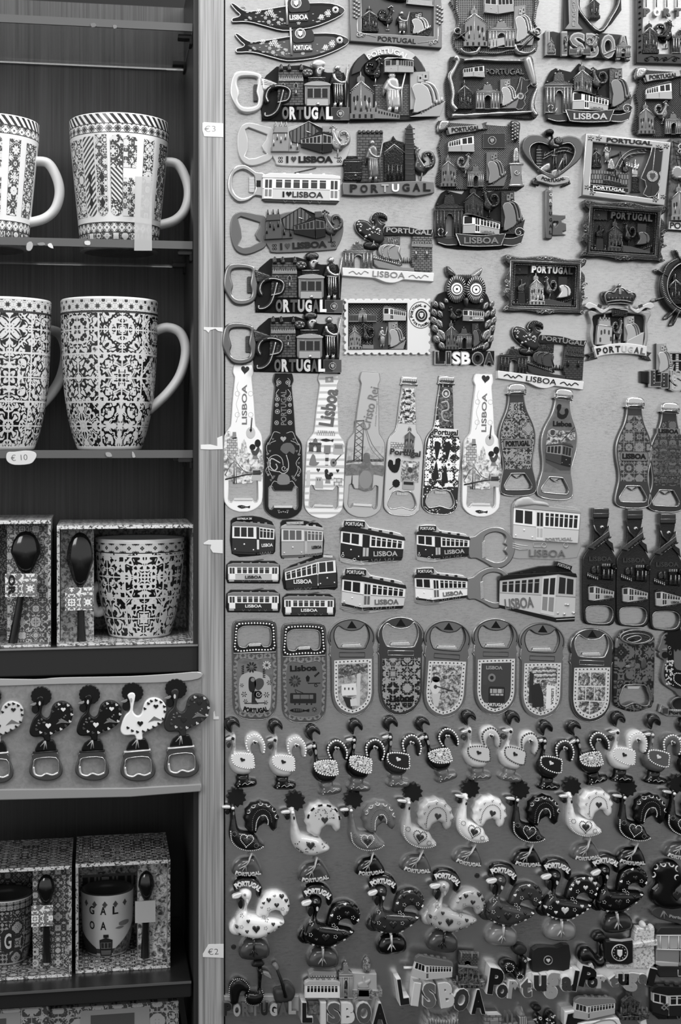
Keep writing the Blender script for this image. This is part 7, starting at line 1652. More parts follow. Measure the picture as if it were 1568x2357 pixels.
def loopf(t):
    o = sm([(1240,235),(1300,215),(1360,175),(1440,150),(1530,165),(1600,235),(1622,320),(1590,420),(1520,480),(1440,485),(1370,440),(1300,400),(1240,385)],3)
    h_ = sm([(1400,210),(1465,195),(1530,215),(1545,250),(1530,290),(1548,310),(1530,345),(1550,385),(1520,425),(1460,435),(1400,410),(1370,380),(1372,250)],3)
    p = t.P('opener_loop','brushed steel loop');p.slab([o,h_],0,3.5,G(150,.3,.8),1,3);p.slab([(1352,262),(1378,258),(1376,392),(1346,398)],2,4,STRIPE(60,220,.3,pi/2,.4,.3,.4),.2);p.done()
f8 = C8()
S8 = sim((848,112),(1252,235),f8(60,202),f8(352,275))
enamel('dark enamel tram bottle opener with steel loop, upper of two',S8,G(26,.15),ENM,loopf)
S8b = sim((848,112),(1252,235),f8(46,450),f8(340,512))
enamel('white enamel tram bottle opener with steel loop, lower of two',S8b,G(228,.22),G(110,.3,.5),loopf)
t = Thing('tram_magnet','large pale flat tram magnet with PORTUGAL and LISBOA stamped below','magnet',TG,at=(790,210),fn=C8(),h0=4)
plate(t,sm([(598,110),(615,60),(690,28),(740,55),(800,60),(900,90),(990,110),(985,250),(972,385),(700,392),(600,385),(588,340),(600,250)],2),G(150,.5),3)
tram(t,[(608,95),(730,108),(728,285),(602,270)],[(730,108),(988,130),(975,300),(728,285)],G(232,.4),G(196,.42),G(150,.5),3,1.2,nf=2,ns=7,door=.22,winm=G(40,.3),rh=.14,band=.55,line=G(175),text=(865,277,155,18,'PORTUGAL',-1),tm=G(140),base=False,doorm=G(215))
p = t.P('roof_cloud');p.puff(sm([(612,95),(625,50),(690,32),(725,55),(760,60),(800,70),(808,92),(725,82)],2),3,5.5,G(165,.5),R=2);p.done()
p = t.P('bumper');[p.tube([(600,300+k*12),(640,312+k*12),(690,318+k*8)],4,3,.7,G(205)) for k in range(3)];[p.tube(ell(x,312,13,n=12),5,3,.7,G(170),True,4) for x in (782,908)];p.tube(rect(722,300,770,322),4,3,.6,G(170),True,4);p.done()
p = t.P('lettering');p.txt('LISBOA',800,358,208,40,3,1,G(110,.5),rot=-1,bold=.0);p.done()
t = Thing('tram_magnet','large light grey LISBOA tram magnet facing right with black roof','magnet',TG,at=(745,590),fn=C8(),h0=5)
plate(t,[(522,512),(545,485),(760,435),(845,430),(940,460),(965,490),(962,745),(850,752),(560,680),(522,650)],INK,3.4)
tram(t,[(862,478),(965,498),(958,722),(845,728)],[(528,515),(862,478),(845,728),(525,655)],G(176,.4),G(188,.42),G(20,.4),3.4,1.6,nf=2,ns=6,door=.30,front_right=True,winm=G(28,.2),rh=.13,band=.5,line=G(130),text=(637,645,165,62,'LISBOA',-5),tm=G(104,.5),base=False,sign=(895,432,90,28,'PORTUGAL',18),signm=G(16),doorm=G(200))
p = t.P('headlamps');[p.dot(x,y,8,5,1.4,G(210,.2,.8),8) for x,y in ((918,655),(897,708),(952,702))];p.done()
p = t.P('skirt');p.slab([(525,655),(845,728),(958,722),(956,750),(848,755),(525,672)],3.4,5.2,INK,.3);p.tube([(850,740),(956,735)],4,5.2,.4,G(190));p.done()
# ================================================================== rounded bottle openers
def folk_flower(p,x,y,r,n,h,m,mc=None):
    for k in range(n): a = 2*pi*k/n;p.slab(sm([(x+r*.3*math.cos(a),y+r*.3*math.sin(a)),(x+r*.75*math.cos(a-.22),y+r*.75*math.sin(a-.22)),(x+r*math.cos(a),y+r*math.sin(a)),(x+r*.75*math.cos(a+.22),y+r*.75*math.sin(a+.22))],2),h,h+.12,m,0)
    p.dot(x,y,r*.28,h,.2,mc or m,8)
def rect_opener(label,fn,deco):
    t = Thing('bottle_opener',label,'bottle opener','rounded rectangular bottle openers with beaded top',at=(255,400),fn=fn,h0=3)
    o = rrect(105,82,400,742,70,6,110);o = sm([(150,84),(250,78),(350,82),(392,105),(400,200),(402,400),(398,600),(385,690),(330,738),(250,744),(170,735),(120,690),(108,600),(106,400),(103,200),(110,105)],3)
    h_ = sm([(170,125),(250,120),(330,125),(358,150),(360,230),(345,256),(310,258),(290,238),(250,236),(215,240),(195,262),(160,262),(140,240),(138,160)],3)
    p = t.P('opener_body');p.slab([o,h_],0,3,G(84,.4,.3),.6,2);p.done()
    p = t.P('metal_edge','thin polished edge');p.tube(o,6,2.6,.6,G(130,.25,.8),True,4);p.tube(h_,8,2.6,.7,G(150,.25,.7),True,4);p.tube([(110,302),(392,292)],7,2.9,.7,RIM);p.slab([(210,240),(292,236),(290,252),(212,256)],1,3.4,STRIPE(120,235,.3,0,.35,.25,.4),.1);p.done()
    p = t.P('beaded_top','dark band of raised white dots');p.slab([sm([(150,96),(250,90),(350,96),(382,115),(390,200),(388,288),(250,292),(114,296),(114,200),(122,112)],3),h_],3,3.1,G(26,.4),0)
    p.dots(along(sm([(150,106),(250,100),(350,106),(374,125),(378,200),(374,272),(250,278),(128,282),(124,200),(132,120)],3),20,True),6.5,3.1,.7,G(225,.3));p.done()
    p = t.P('patterned_border');inn = sm([(140,350),(255,346),(366,345),(366,600),(350,690),(250,708),(160,690),(140,600)],3)
    bo = sm([(118,318),(255,312),(388,310),(388,600),(374,690),(330,724),(250,730),(170,722),(126,690),(118,600)],3)
    p.slab([bo,inn],3,3.1,AZ(1.9,70,122,61.0,0.0,fr=4,r=.4),0);p.tube(inn,4,3,.3,G(125,.35,.4),True,4);p.done()
    deco(t,inn)
def r1(t,inn):
    p = t.P('print_ground');p.slab(inn,3,3.06,BLOTCH([(.3,92),(.7,118)],.3,2,4,.4,.1),0);p.slab(sm([(150,470),(200,430),(255,420),(320,440),(356,480),(360,600),(342,684),(250,700),(168,684),(150,600)],3),3.06,3.1,G(160,.4),0);p.done()
    p = t.P('folk_print','rooster among flowers and leaves');folk_flower(p,230,395,38,10,3.1,G(34),G(90));folk_flower(p,332,380,30,10,3.1,G(190),G(60))
    for (x,y,r) in ((180,575,20),(348,497,18),(330,578,20),(165,515,14),(190,622,16),(325,630,16)): folk_flower(p,x,y,r,6,3.12,G(36),G(130))
    for (x,y,s_) in ((160,415,1),(325,440,-1)): [p.slab(sm([(x,y+k*12),(x+16*s_,y-10+k*12),(x+20*s_,y-2+k*12)],2),3.1,3.2,G(30),0) for k in range(-2,3)]
    p.slab(sm([(210,490),(220,460),(250,465),(260,510),(245,560),(215,550)],3),3.1,3.2,G(32),0);p.slab(sm([(250,490),(275,468),(305,475),(312,510),(285,545),(258,540)],3),3.1,3.2,G(70),0);p.slab(ell(275,578,26,28,16),3.1,3.2,G(34),0);scroll(p,275,575,20,h=3.2,hh=.15,m=G(170),w=4);p.slab(ell(238,478,14,14,12),3.2,3.26,G(120),0);p.slab([(232,560),(262,550),(255,610),(275,640),(230,640)],3.1,3.2,G(40),0)
    p.tube([(185,636),(325,632)],7,3.1,.2,G(50));p.done()
    p = t.P('lettering');p.txt('PORTUGAL',258,684,165,34,3.12,.25,INK,arc=-260,bold=.06);p.done()
def r2(t,inn):
    p = t.P('print_ground');p.slab(inn,3,3.06,G(96,.42,.1),0);p.done()
    p = t.P('script_lettering');p.txt('Lisboa',246,378,178,40,3.06,.25,INK,rot=2,bold=.035);p.done()
    p = t.P('tram_print');p.slab(rrect(158,545,332,612,6),3.06,3.2,G(34),0);p.slab(rect(178,556,312,586),3.2,3.25,BRICK(34,112,1.0,2.1,3.2,0),0);p.tube([(190,520),(245,545)],4,3.1,.2,INK);p.tube([(200,545),(190,525)],4,3.1,.2,INK);[p.dot(x,618,6,3.1,.2,INK) for x in (190,220,270,300)];p.done()
    p = t.P('lamp_print');p.slab([(262,440),(275,425),(290,440),(284,468),(268,468)],3.06,3.2,INK,0);p.tube([(276,465),(278,480),(360,478)],6,3.06,.2,INK);scroll(p,330,490,14,h=3.06,hh=.2,m=INK,w=5);p.done()
    p = t.P('flower_print');folk_flower(p,190,465,42,11,3.06,G(46),G(80));folk_flower(p,320,655,18,8,3.06,G(40),G(120));[p.slab(sm([(325+k*8,440-k*7),(318+k*8,425-k*7),(330+k*8,428-k*7)],2),3.06,3.2,INK,0) for k in range(4)];p.done()
    p = t.P('sardine_print');p.slab(sm([(155,660),(185,648),(230,650),(262,658),(285,650),(284,672),(262,666),(225,674),(180,672)],2),3.06,3.2,INK,0);[p.tube([(185+k*13,652),(185+k*13,670)],3,3.2,.1,G(120)) for k in range(5)];p.done()
rect_opener('beaded bottle opener with folk rooster and PORTUGAL, left of the pair',C9(),r1)
rect_opener('beaded bottle opener with cursive Lisboa, tram and sardine print',C9(dx=330,dy=22),r2)
def dome_opener(label,A,B,body,edge,inlay,deco,border=True):
    fn = sim((900,70),(905,720),A,B);t = Thing('bottle_opener',label,'bottle opener','shield shaped bottle openers with round heads',at=(900,400),fn=fn,h0=3)
    ring = arcp(900,195,158,126,150,390,26);low = [(1050,300),(1044,320)]+sm([(1048,560),(1036,625),(1000,680),(950,712),(905,721),(860,714),(812,684),(780,630),(768,560)],3,False)+[(764,330),(752,310)]
    o = ring[::1]+[(1042,250)]+low+[(758,250)]
    h_ = sm([(812,118),(850,140),(900,150),(955,138),(990,108),(1014,150),(1018,200),(1000,250),(975,272),(830,272),(800,250),(782,200),(786,150)],3)
    p = t.P('opener_body');p.slab([o,h_],0,3,body,.6,2);p.done()
    p = t.P('metal_edge','engraved edge lines');p.tube(h_,7,2.6,.6,edge,True,4);p.tube(arcp(900,195,146,118,165,375,22),7,2.7,.6,edge,seg=4);p.tube(low,6,2.6,.6,G(130,.25,.8),seg=4);p.tube(rect(818,296,988,326),5,2.9,.5,edge,True,4);p.done()
    p = t.P('pierced_triangle','black triangular cut in the head');p.slab([(900,84),(934,134),(868,134)],2.9,3.15,G(10,.6),0);p.done()
    p = t.P('opener_teeth');p.slab([(842,244),(955,238),(966,256),(834,262)],1.6,3.3,STRIPE(110,238,.28,0,.35,.25,.4),.1);p.done()
    ins = sm([(784,350),(905,343),(1034,338)],1,False)+sm([(1034,560),(1024,615),(985,668),(905,702),(830,672),(794,618),(784,560)],2,False)
    inn = [(808,374),(905,369),(1010,364),(1010,560)]+sm([(1008,570),(1000,610),(965,652),(905,680),(850,655),(816,612),(808,560)],2,False)
    if border:
        p = t.P('dotted_border','white border of small motifs');p.slab([ins,inn],3,3.15,G(205,.4),0);p.dots(along(mv([(a[0]+(908-a[0])*.10,a[1]+(520-a[1])*.065) for a in ins],0,0),26,True),5.5,3.15,.2,G(50),6);p.done()
    p = t.P('print_ground');p.slab(inn if border else ins,3,3.1,inlay,0);p.done()
    deco(t)
LTB = G(120,.35,.6);CHB = G(96,.2,.9);DKL = G(36,.3,.5);BRL = G(200,.2,.85)
def d1(t):
    p = t.P('photo_print');p.slab([(812,380),(905,374),(1006,370),(1006,430),(930,440),(812,470)],3.1,3.16,BLOTCH([(.36,40),(.5,90),(.62,160)],1.6,5,3),0);p.slab([(832,510),(930,500),(934,580),(835,585)],3.12,3.2,G(215),0);p.slab([(840,590),(870,660),(905,676),(900,600)],3.12,3.18,G(44),0);p.slab([(890,610),(930,600),(940,650),(895,655)],3.2,3.24,G(200),0);p.slab([(936,440),(960,430),(955,650),(930,655)],3.12,3.18,G(190),0);[p.slab(rect(850+k*26,530,860+k*26,546),3.2,3.22,G(80),0) for k in range(3)];p.done()
dome_opener('shield bottle opener with pale church photo, right of the Lisboa beaded opener',(810,1424),(811,1648),LTB,DKL,BLOTCH([(.35,100),(.5,150),(.65,185)],.9,4,2,.35),d1)
def d2(t):
    p = t.P('lettering');p.txt('Lisboa',915,608,160,48,3.12,.25,G(14),rot=3,bold=.04);p.done()
dome_opener('chrome headed bottle opener with dark tile mosaic and Lisboa script',(923,1419),(921,1646),CHB,BRL,AZ(3.3,16,150,37.0,9.0,grout=1,fr=7,r=.3,sc=2.6,w=.5),d2,False)
def d3(t):
    p = t.P('photo_print');p.slab(rect(812,385,1006,440),3.1,3.15,BLOTCH([(.4,60),(.5,150),(.6,205)],1.6,4,6),0);p.slab(ell(842,470,26,20,14),3.16,3.22,G(20),0);p.slab(ell(842,520,34,48,18),3.16,3.22,G(205),0);p.slab(ell(842,520,12,14,10),3.22,3.26,G(60),0);p.tube([(845,515),(960,540)],8,3.2,.2,G(60));p.slab([(820,560),(880,560),(870,650),(840,650)],3.14,3.2,G(190),0);p.done()
dome_opener('shield bottle opener with guitar player print, right of the mosaic one',(1034,1428),(1019,1651),LTB,DKL,BLOTCH([(.36,60),(.46,110),(.6,190)],1.5,5,9,.35),d3)
def d4(t):
    p = t.P('tram_print');p.slab(rrect(860,530,970,640,12),3.12,3.2,G(40),0);p.slab(rect(870,545,960,590),3.2,3.24,BRICK(30,190,1,1.1,3,0),0);p.slab(ell(880,470,26,28,18),3.12,3.18,G(120),0);p.slab(ell(880,470,13,14,12),3.18,3.2,G(40),0);p.slab(rect(820,390,850,520),3.12,3.16,G(70),0);p.done()
    p = t.P('lettering');p.txt('LISBOA',895,402,110,24,3.2,.2,G(150),bold=.03);p.txt('PORTUGAL',905,652,135,22,3.24,.2,G(215),bold=.03);p.done()
dome_opener('bright headed bottle opener with LISBOA PORTUGAL tram print',(1142,1424),(1139,1645),G(150,.2,.9),DKL,G(66,.4),d4)
def d5(t):
    p = t.P('photo_print');[p.slab([(840+k*4,385+k*14),(1000,375+k*14),(1000,382+k*14),(842+k*4,391+k*14)],3.12,3.16,G((60,190)[k % 2]),0) for k in range(6)];p.slab([(820,400),(850,420),(850,620),(822,620)],3.12,3.18,G(50),0);p.slab([(830,500),(890,480),(920,560),(925,640),(850,650)],3.14,3.2,G(44),0);p.slab([(940,490),(1004,500),(1004,640),(940,660)],3.14,3.2,G(225),0);p.txt('LISBOA',982,570,110,18,3.2,.15,G(80),rot=-90,bold=.02);p.done()
dome_opener('shield bottle opener with steep street funicular print, third from the can',(1250,1434),(1244,1653),G(128,.35,.6),DKL,BLOTCH([(.36,60),(.5,120),(.6,215)],1.8,5,12,.35),d5)
def d6(t):
    p = t.P('photo_grid_print');p.slab([(808,374),(1010,364),(1010,578),(996,618),(960,655),(905,678),(856,658),(820,622),(808,578)],3.1,3.12,G(215),0)
    for i,q in enumerate(([(814,380),(896,378),(896,470),(814,472)],[(902,378),(1004,372),(1004,468),(902,470)],[(814,480),(866,480),(866,572),(814,572)],[(872,480),(926,478),(926,572),(872,572)],[(932,478),(1004,476),(1004,572),(932,572)],[(816,580),(896,580),(896,668),(856,654),(822,620)],[(902,580),(1004,580),(992,614),(956,650),(902,672)])): p.slab(q,3.12,3.18,BLOTCH([(.36,30),(.5,110),(.62,200)],1.3,4,20+i*3,.35),0)
    p.done()
dome_opener('shield bottle opener with grid of seven small photos, beside the can',(1364,1446),(1358,1661),CHB,BRL,G(215,.4),d6)
# can shaped opener
fc = lambda x,y: (1400+x/8.417,1420+y/8.417)
t = Thing('bottle_opener','drink can shaped bottle opener with pull tab and tile print','bottle opener',at=(530,1000),fn=fc,h0=6)
o = sm([(215,360),(300,270),(520,235),(760,270),(875,360),(925,500),(900,1000),(880,1680),(760,1780),(520,1850),(260,1790),(130,1650),(130,1000),(150,480)],3)
h_ = sm([(340,1320),(700,1320),(760,1420),(815,1560),(800,1700),(690,1730),(600,1690),(520,1670),(430,1690),(330,1735),(240,1690),(220,1580),(270,1440)],2)
p = t.P('can_body');p.slab([o,h_],0,6,TM1 if False else AZ(7.4,34,112,41.0,9.0,fr=9,r=.3,m=.4,sc=3),2,4,side=PEW);p.done()
p = t.P('can_lid');p.slab(ell(550,385,320,135,36),6,7,PEW,.6);p.tube(ell(550,385,318,134,36),34,6,1.6,PEWL,True);p.tube(ell(540,410,270,95,30),16,6.8,.8,RW,True);p.done()
p = t.P('pull_tab');p.tube(sm([(350,430),(480,370),(590,365),(635,410),(600,450),(520,480),(430,485)],3),22,7,1.2,RW,True);p.slab(ell(450,440,60,30,14),7,8,PEWD,.3);p.done()
p = t.P('metal_edge');p.tube(h_,26,5,1.6,PEWL,True);p.slab([(380,1340),(640,1340),(600,1400),(390,1400)],2,5.4,G(235,.2,.5),.3);p.tube(sm([(900,480),(905,900),(880,1660)],4,False),18,5,1.0,PEWL);p.done()
p = t.P('sardine_relief');p.puff(sm([(660,800),(710,790),(745,900),(720,1000),(650,1010),(640,900)],2),6,6.8,G(84,.35,.5),R=2);p.puff(sm([(340,940),(430,940),(420,1000),(350,1000)],2),6,7,G(120,.35,.5),R=2);p.puff(ell(380,870,44,40,12),6,7,G(84,.35,.5),R=2);p.done()
t = Thing('bottle_opener','rooster shaped opener with PORTUGAL ribbon cut by the right frame edge','bottle opener',at=(1300,1000),fn=fc,h0=5)
p = t.P('back_plate','grey plate outlining the rooster');p.slab(sm([(1020,520),(1060,380),(1150,300),(1300,270),(1700,280),(1900,600),(1900,1300),(1600,1480),(1400,1560),(1300,1460),(1100,1330),(1040,1200),(1060,1000),(1090,850),(1010,800),(990,720),(1010,690),(965,650)],2),0,4,G(112,.4,.5),.8,2);p.done()
p = t.P('rooster_print','black rooster with white speckles');p.slab(star(1320,440,235,185,16),4,4.4,G(16),0);p.slab(sm([(1150,600),(1230,560),(1280,640),(1290,960),(1420,1040),(1700,1060),(1700,1380),(1350,1390),(1180,1300),(1100,1150),(1110,1000),(1170,850)],2),4,4.3,G(14),0);p.slab(ell(1110,740,60,66,16),4,4.5,G(20),0)
p.tube(ell(1195,600,26,n=12),12,4.4,.4,RW,True);p.tube(ell(1210,700,22,40,12),8,4.4,.4,PEWL,True);p.slab([(1050,630),(1150,610),(1150,645),(1050,640)],4,4.6,G(130),0)
random.seed(9);[p.dot(1120+random.random()*150,850+random.random()*480,12+random.random()*12,4.3,.4,G(190),6) for k in range(60)];p.dots(along(sm([(1400,1100),(1310,1100),(1280,1180),(1300,1260),(1400,1330),(1460,1350)],4,False),34),13,4.3,.5,G(215));p.done()
p = t.P('stand_ring');p.slab([ell(1440,1700,230,160,30),ell(1440,1700,170,110,30)],0,4,G(96,.3,.7),1,2);p.slab(ell(1440,1700,165,108,24),0,2,G(36,.4),0);p.done()
p = t.P('ribbon');p.slab([(1020,1700),(1210,1790),(1900,1810),(1900,1960),(1130,1930),(985,1840)],2,6,PEWL,.6);p.slab(rect(1050,1765,1150,1870),6,6.3,G(60),.1);p.txt('Portugal',1400,1865,460,90,6,.5,INK,rot=-2,bold=.03);p.done()
# ================================================================== small roosters
SMG = 'small painted rooster magnets in a row'
def small_rooster(label,cp,st,body,deco,stand,comb=None,dm=None):
    fn = sim((100,785),(190,1170),cp,st)
    t = Thing('rooster_magnet',label,'magnet',SMG,at=(140,1000),fn=fn,h0=5)
    gl = lambda v: G(v,.22,coat=.6);bm_ = gl(body);w_ = gl(230 if body < 150 else 215);dk = gl(24)
    if body > 150: w_ = gl(236);hm = gl(40)
    else: hm = gl(52)
    p = t.P('comb','dark glossy curled comb');p.puff(sm([(98,838),(62,815),(50,775),(62,740),(100,725),(135,740),(155,770),(154,802),(140,795),(120,778),(105,790),(104,815)],2),0,8,gl(30),R=3);random.seed(1);p.dots([(70,745),(84,735),(100,731),(116,736)],5,6,1,gl(50),5);p.done()
    p = t.P('rooster_body');p.puff(sm([(90,860),(112,842),(128,862),(126,950),(150,962),(212,958),(225,945),(240,1000),(243,1060),(215,1110),(130,1110),(92,1075),(80,1030),(96,980),(104,930),(96,890)],2),0,10,bm_,R=4,step=1.4);p.done()
    p = t.P('tail');tp = sm([(222,985),(200,950),(186,900),(202,855),(250,832),(295,852),(324,910),(322,960),(305,982),(292,960),(282,920),(262,905),(238,912),(228,940),(234,975)],2);p.puff(tp,0,8,bm_,R=2.6,step=1.3)
    rim = sm([(208,950),(194,900),(210,862),(250,842),(290,862),(314,910),(312,955),(304,972)],3,False);p.dots(along(rim,17),8,6.6,1.2,w_ if deco != 'd' else gl(60),6);p.slab(heart(250,895,34,30,14,.3),7.0,8.4,G(232),.3);p.slab(heart(250,895,24,21,14,.3),8.4,8.9,hm,.2);p.done()
    p = t.P('wing');wg = sm([(98,975),(150,962),(232,970),(240,1015),(242,1058),(180,1060),(120,1040),(98,1010)],2); 
    if body > 150 and deco != 'd': p.slab(wg,8.0,10.2,gl(225),.8,2)
    else: p.slab(wg,8.0,10.2,BLOTCH([(.42,body if body > 60 else 30),(.5,225)],3.0,2,float(body),.3) if deco in 'bm' else bm_,.8,2)
    e_ = gl(235) if deco != 'd' else gl(66);p.dots(along(wg,15,True),6.5,9.8,1.0,e_,6);p.slab(heart(165,1005,36,28,14,.4),10.2,10.9,hm if body > 150 else gl(225),.2);p.done()
    p = t.P('face');p.slab(sm([(60,872),(92,858),(98,870),(88,880),(62,880)],2),3,7,gl(200),.4);p.dot(104,866,11,7,2,INK if body > 150 else gl(200),8);p.dot(104,866,5,8.8,.6,G(20),6);p.slab(sm([(70,905),(88,898),(94,915),(80,935),(68,925)],2),2,6,gl(50),.5);p.slab(ell(112,905,8,18,10),7,8.6,gl(150),.3);p.done()
    p = t.P('stand');p.puff(sm([(130,1108),(212,1100),(215,1135),(262,1142),(268,1170),(250,1190),(190,1200),(130,1200),(114,1180),(128,1150)],2),0,9,gl(stand),R=4);p.tube(sm([(165,1175),(185,1160),(200,1172),(225,1158),(240,1165)],3,False),4,8.4,.5,G(190,.3));p.dots([(148,1150),(150,1170),(140,1182)],5,7.4,1,gl(190),5);p.done()
SR = [((534,1670),(565,1803),188,'w',14,'pale rooster on black stand, first at the left end of the small row'),((632.6,1674),(655,1808),184,'w',14,'pale rooster on black stand, second of the small row'),
 ((718.7,1687.5),(760,1820),22,'b',92,'black rooster with white speckled wing, third of the small row'),((816.8,1673.8),(826,1812),14,'b',88,'black rooster with white speckled wing, fourth of the small row'),
 ((897.7,1667),(917,1803),40,'w',96,'dark grey rooster with white heart on wing, fifth of the small row'),((971.8,1668.6),(1028,1789),20,'b',92,'leaning black rooster with dotted tail, sixth of the small row'),
 ((1077.9,1653.5),(1105,1787),205,'d',98,'cream rooster with dark spots on grey stand, seventh of the small row'),((1179,1655),(1175,1790),210,'d',110,'cream rooster with dark spots on grey stand, eighth of the small row'),
 ((1255,1677),(1263,1810),30,'w',12,'dark rooster with white rimmed wing on black stand, ninth of the small row'),((1320.5,1677),(1374,1796),34,'b',12,'leaning dark rooster on black stand, tenth of the small row'),
 ((1422,1657),(1431,1792),218,'w',12,'white rooster on black stand, eleventh of the small row'),((1503.5,1662.6),(1508,1796),92,'w',12,'mid grey rooster with white dotted wing, twelfth of the small row'),
 ((1577,1672),(1590,1806),24,'w',12,'rooster of the small row cut off by the right frame edge')]
for cp,st,b_,d_,s_,lab in SR: small_rooster('small '+lab,cp,st,b_,d_,s_)
# ================================================================== large folk roosters
def big_rooster(label,hd,st,body,stand,style,txtv=225,comb=26):
    fn = sim((505,205),(655,600),hd,st)
    t = Thing('rooster_magnet',label,'magnet','large rooster magnets with spiky combs',at=(620,400),fn=fn,h0=7)
    gl = lambda v: G(v,.24,coat=.55);bm_ = gl(body);light = body > 120;dk = gl(24);w_ = gl(232)
    p = t.P('spiky_comb');p.slab(star(525,132,72,56,11,.2),2,5,G(comb,.4),.5);p.done()
    p = t.P('rooster_body');p.puff(sm([(480,178),(515,172),(525,230),(550,320),(570,352),(625,362),(690,378),(720,415),(755,440),(735,470),(680,492),(610,498),(545,470),(505,420),(495,360),(497,290),(488,220)],2),0,11,bm_,R=4.5,step=1.7);p.done()
    out = []
    for i,(x,y) in enumerate(sm([(622,355),(600,300),(592,240),(610,185),(660,150),(720,140),(780,165),(820,215),(832,270),(808,345)],2,False)): a = math.atan2(y-250,x-712);k = 1.07 if i % 2 else .98;out.append((712+(x-712)*k,250+(y-250)*k))
    tail = out+[(790,335),(765,300),(735,296),(705,320),(688,370),(650,372)]
    p = t.P('tail');p.puff(tail,0,8,bm_,R=3,step=1.7);p.done()
    p = t.P('tail_decoration');a1 = sm([(655,340),(650,270),(670,215),(715,190),(765,215),(785,280)],4,False);a2 = sm([(678,340),(680,280),(700,240),(735,232),(758,265),(760,300)],4,False)
    if style == 'arc':
        p.dots(along(a1,13),4.2,7.2,.9,gl(100) if not light else dk,5);p.dots(along(a2,11),4.8,7.4,1,w_ if not light else gl(232),5)
        for k in range(6): a = math.radians(200+k*30);x,y = 712+108*math.cos(a),250+100*math.sin(a);p.tube(arcp(x,y,16,13,math.degrees(a)+90,math.degrees(a)+270,5),4,6,1.2,w_)
    elif style == 'dots':
        random.seed(4);p.dots([(650+random.random()*140,175+random.random()*75) for k in range(26)],4,7.2,.8,dk,5);[p.slab(arcp(712,250,112,104,a,a+16,3)+arcp(712,250,100,92,a+16,a,3),5,7,dk,.1) for a in range(185,360,32)]
    else:
        p.dots(along(a1,12),4,7.2,.9,dk,5);random.seed(6);[p.dots([(x,y),(x+8,y-5),(x+4,y+7)],3.4,6.8,.8,dk,5) for x,y in ((622,250),(640,200),(690,165),(750,168),(795,205),(812,260),(640,320))]
    p.slab(heart(718,255,48,48,16),7.2,8.6,gl(58 if light else 40),.5,2);p.done()
    p = t.P('wing_decoration');p.slab(heart(620,418,56,52,18),10,12,gl(52),.7,2)
    if style == 'dots': random.seed(8);p.dots([(515+random.random()*210,385+random.random()*80) for k in range(26)],4.5,9.8,.9,dk,5)
    else:
        p.dots(along(heart(620,418,92,90,30),12,True),4.6,10,1,w_ if not light else dk,5);p.dots(along(sm([(505,365),(520,430),(570,472),(640,484),(700,472),(742,446)],4,False),13),5.2,8.2,1.4,w_ if not light else gl(236),6)
        for (x,y) in ((690,440),(530,375)): p.dots(ell(x,y,15,n=9),3.2,9.4,1,gl(130) if not light else dk,5)
    p.done()
    p = t.P('face');p.slab(sm([(428,206),(440,196),(482,190),(490,204),(478,210),(440,212)],2),4,8,gl(205),.5);p.slab(sm([(452,225),(472,214),(488,230),(484,252),(462,255)],2),1,6,gl(26),.8,2);p.dot(503,200,12,9,1.4,w_,8);p.dot(503,200,7,10.2,.6,INK,8);p.slab(ell(511,235,6,12,8),9.4,10.6,dk if light else gl(120),.1);p.done()
    p = t.P('stand');p.puff(sm([(640,545),(690,530),(735,580),(758,630),(750,660),(660,672),(560,672),(545,640),(560,590),(600,555)],2),0,9,gl(stand),R=5);so = p.done()
    p = t.P('leg',None,so);lg = gl(175);p.tube([(668,500),(652,560),(632,592)],[16,9,7],6,3,lg);[p.tube([(632,590),q],6,7.6,1.4,lg) for q in ((590,618),(612,632),(640,628))];p.tube([(650,560),(605,590)],5,7.6,1.2,lg);p.done()
    if txtv: p = t.P('stand_lettering',None,so);p.txt('PORTUGAL',655,650,178,28,7.4,1.4,G(txtv),arc=-330,rot=6,bold=.05);p.done()
f11,f12 = C11(),C12()
BR = [(f11(105,175),f11(210,565),26,72,'arc','dark rooster with white bead arcs, first of the large row'),(f11(505,205),f11(655,600),200,62,'dots','cream rooster with scattered dark dots, second of the large row'),
 (f11(895,190),f11(1030,560),108,12,'arc','mid grey rooster on black stand, third of the large row'),(f11(1280,140),f11(1345,545),186,78,'lt','light grey rooster with dark bead arcs, fourth of the large row'),
 (f12(200,160),f12(228,530),236,82,'lt','white rooster, fifth of the large row, above a grey PORTUGAL stand'),(f12(525,170),f12(600,535),18,12,'arc','black rooster on black stand, sixth of the large row'),
 (f12(862,150),f12(975,495),236,86,'lt','white rooster, seventh of the large row, highest on the board'),(f12(1205,155),f12(1265,525),16,12,'arc','black rooster on black stand, eighth of the large row'),(f12(1520,130),f12(1568,490),16,70,'arc','black rooster of the large row cut by the right frame edge')]
for h_,s_,b_,sd,sty,lab in BR: big_rooster('large '+lab,h_,s_,b_,sd,sty)
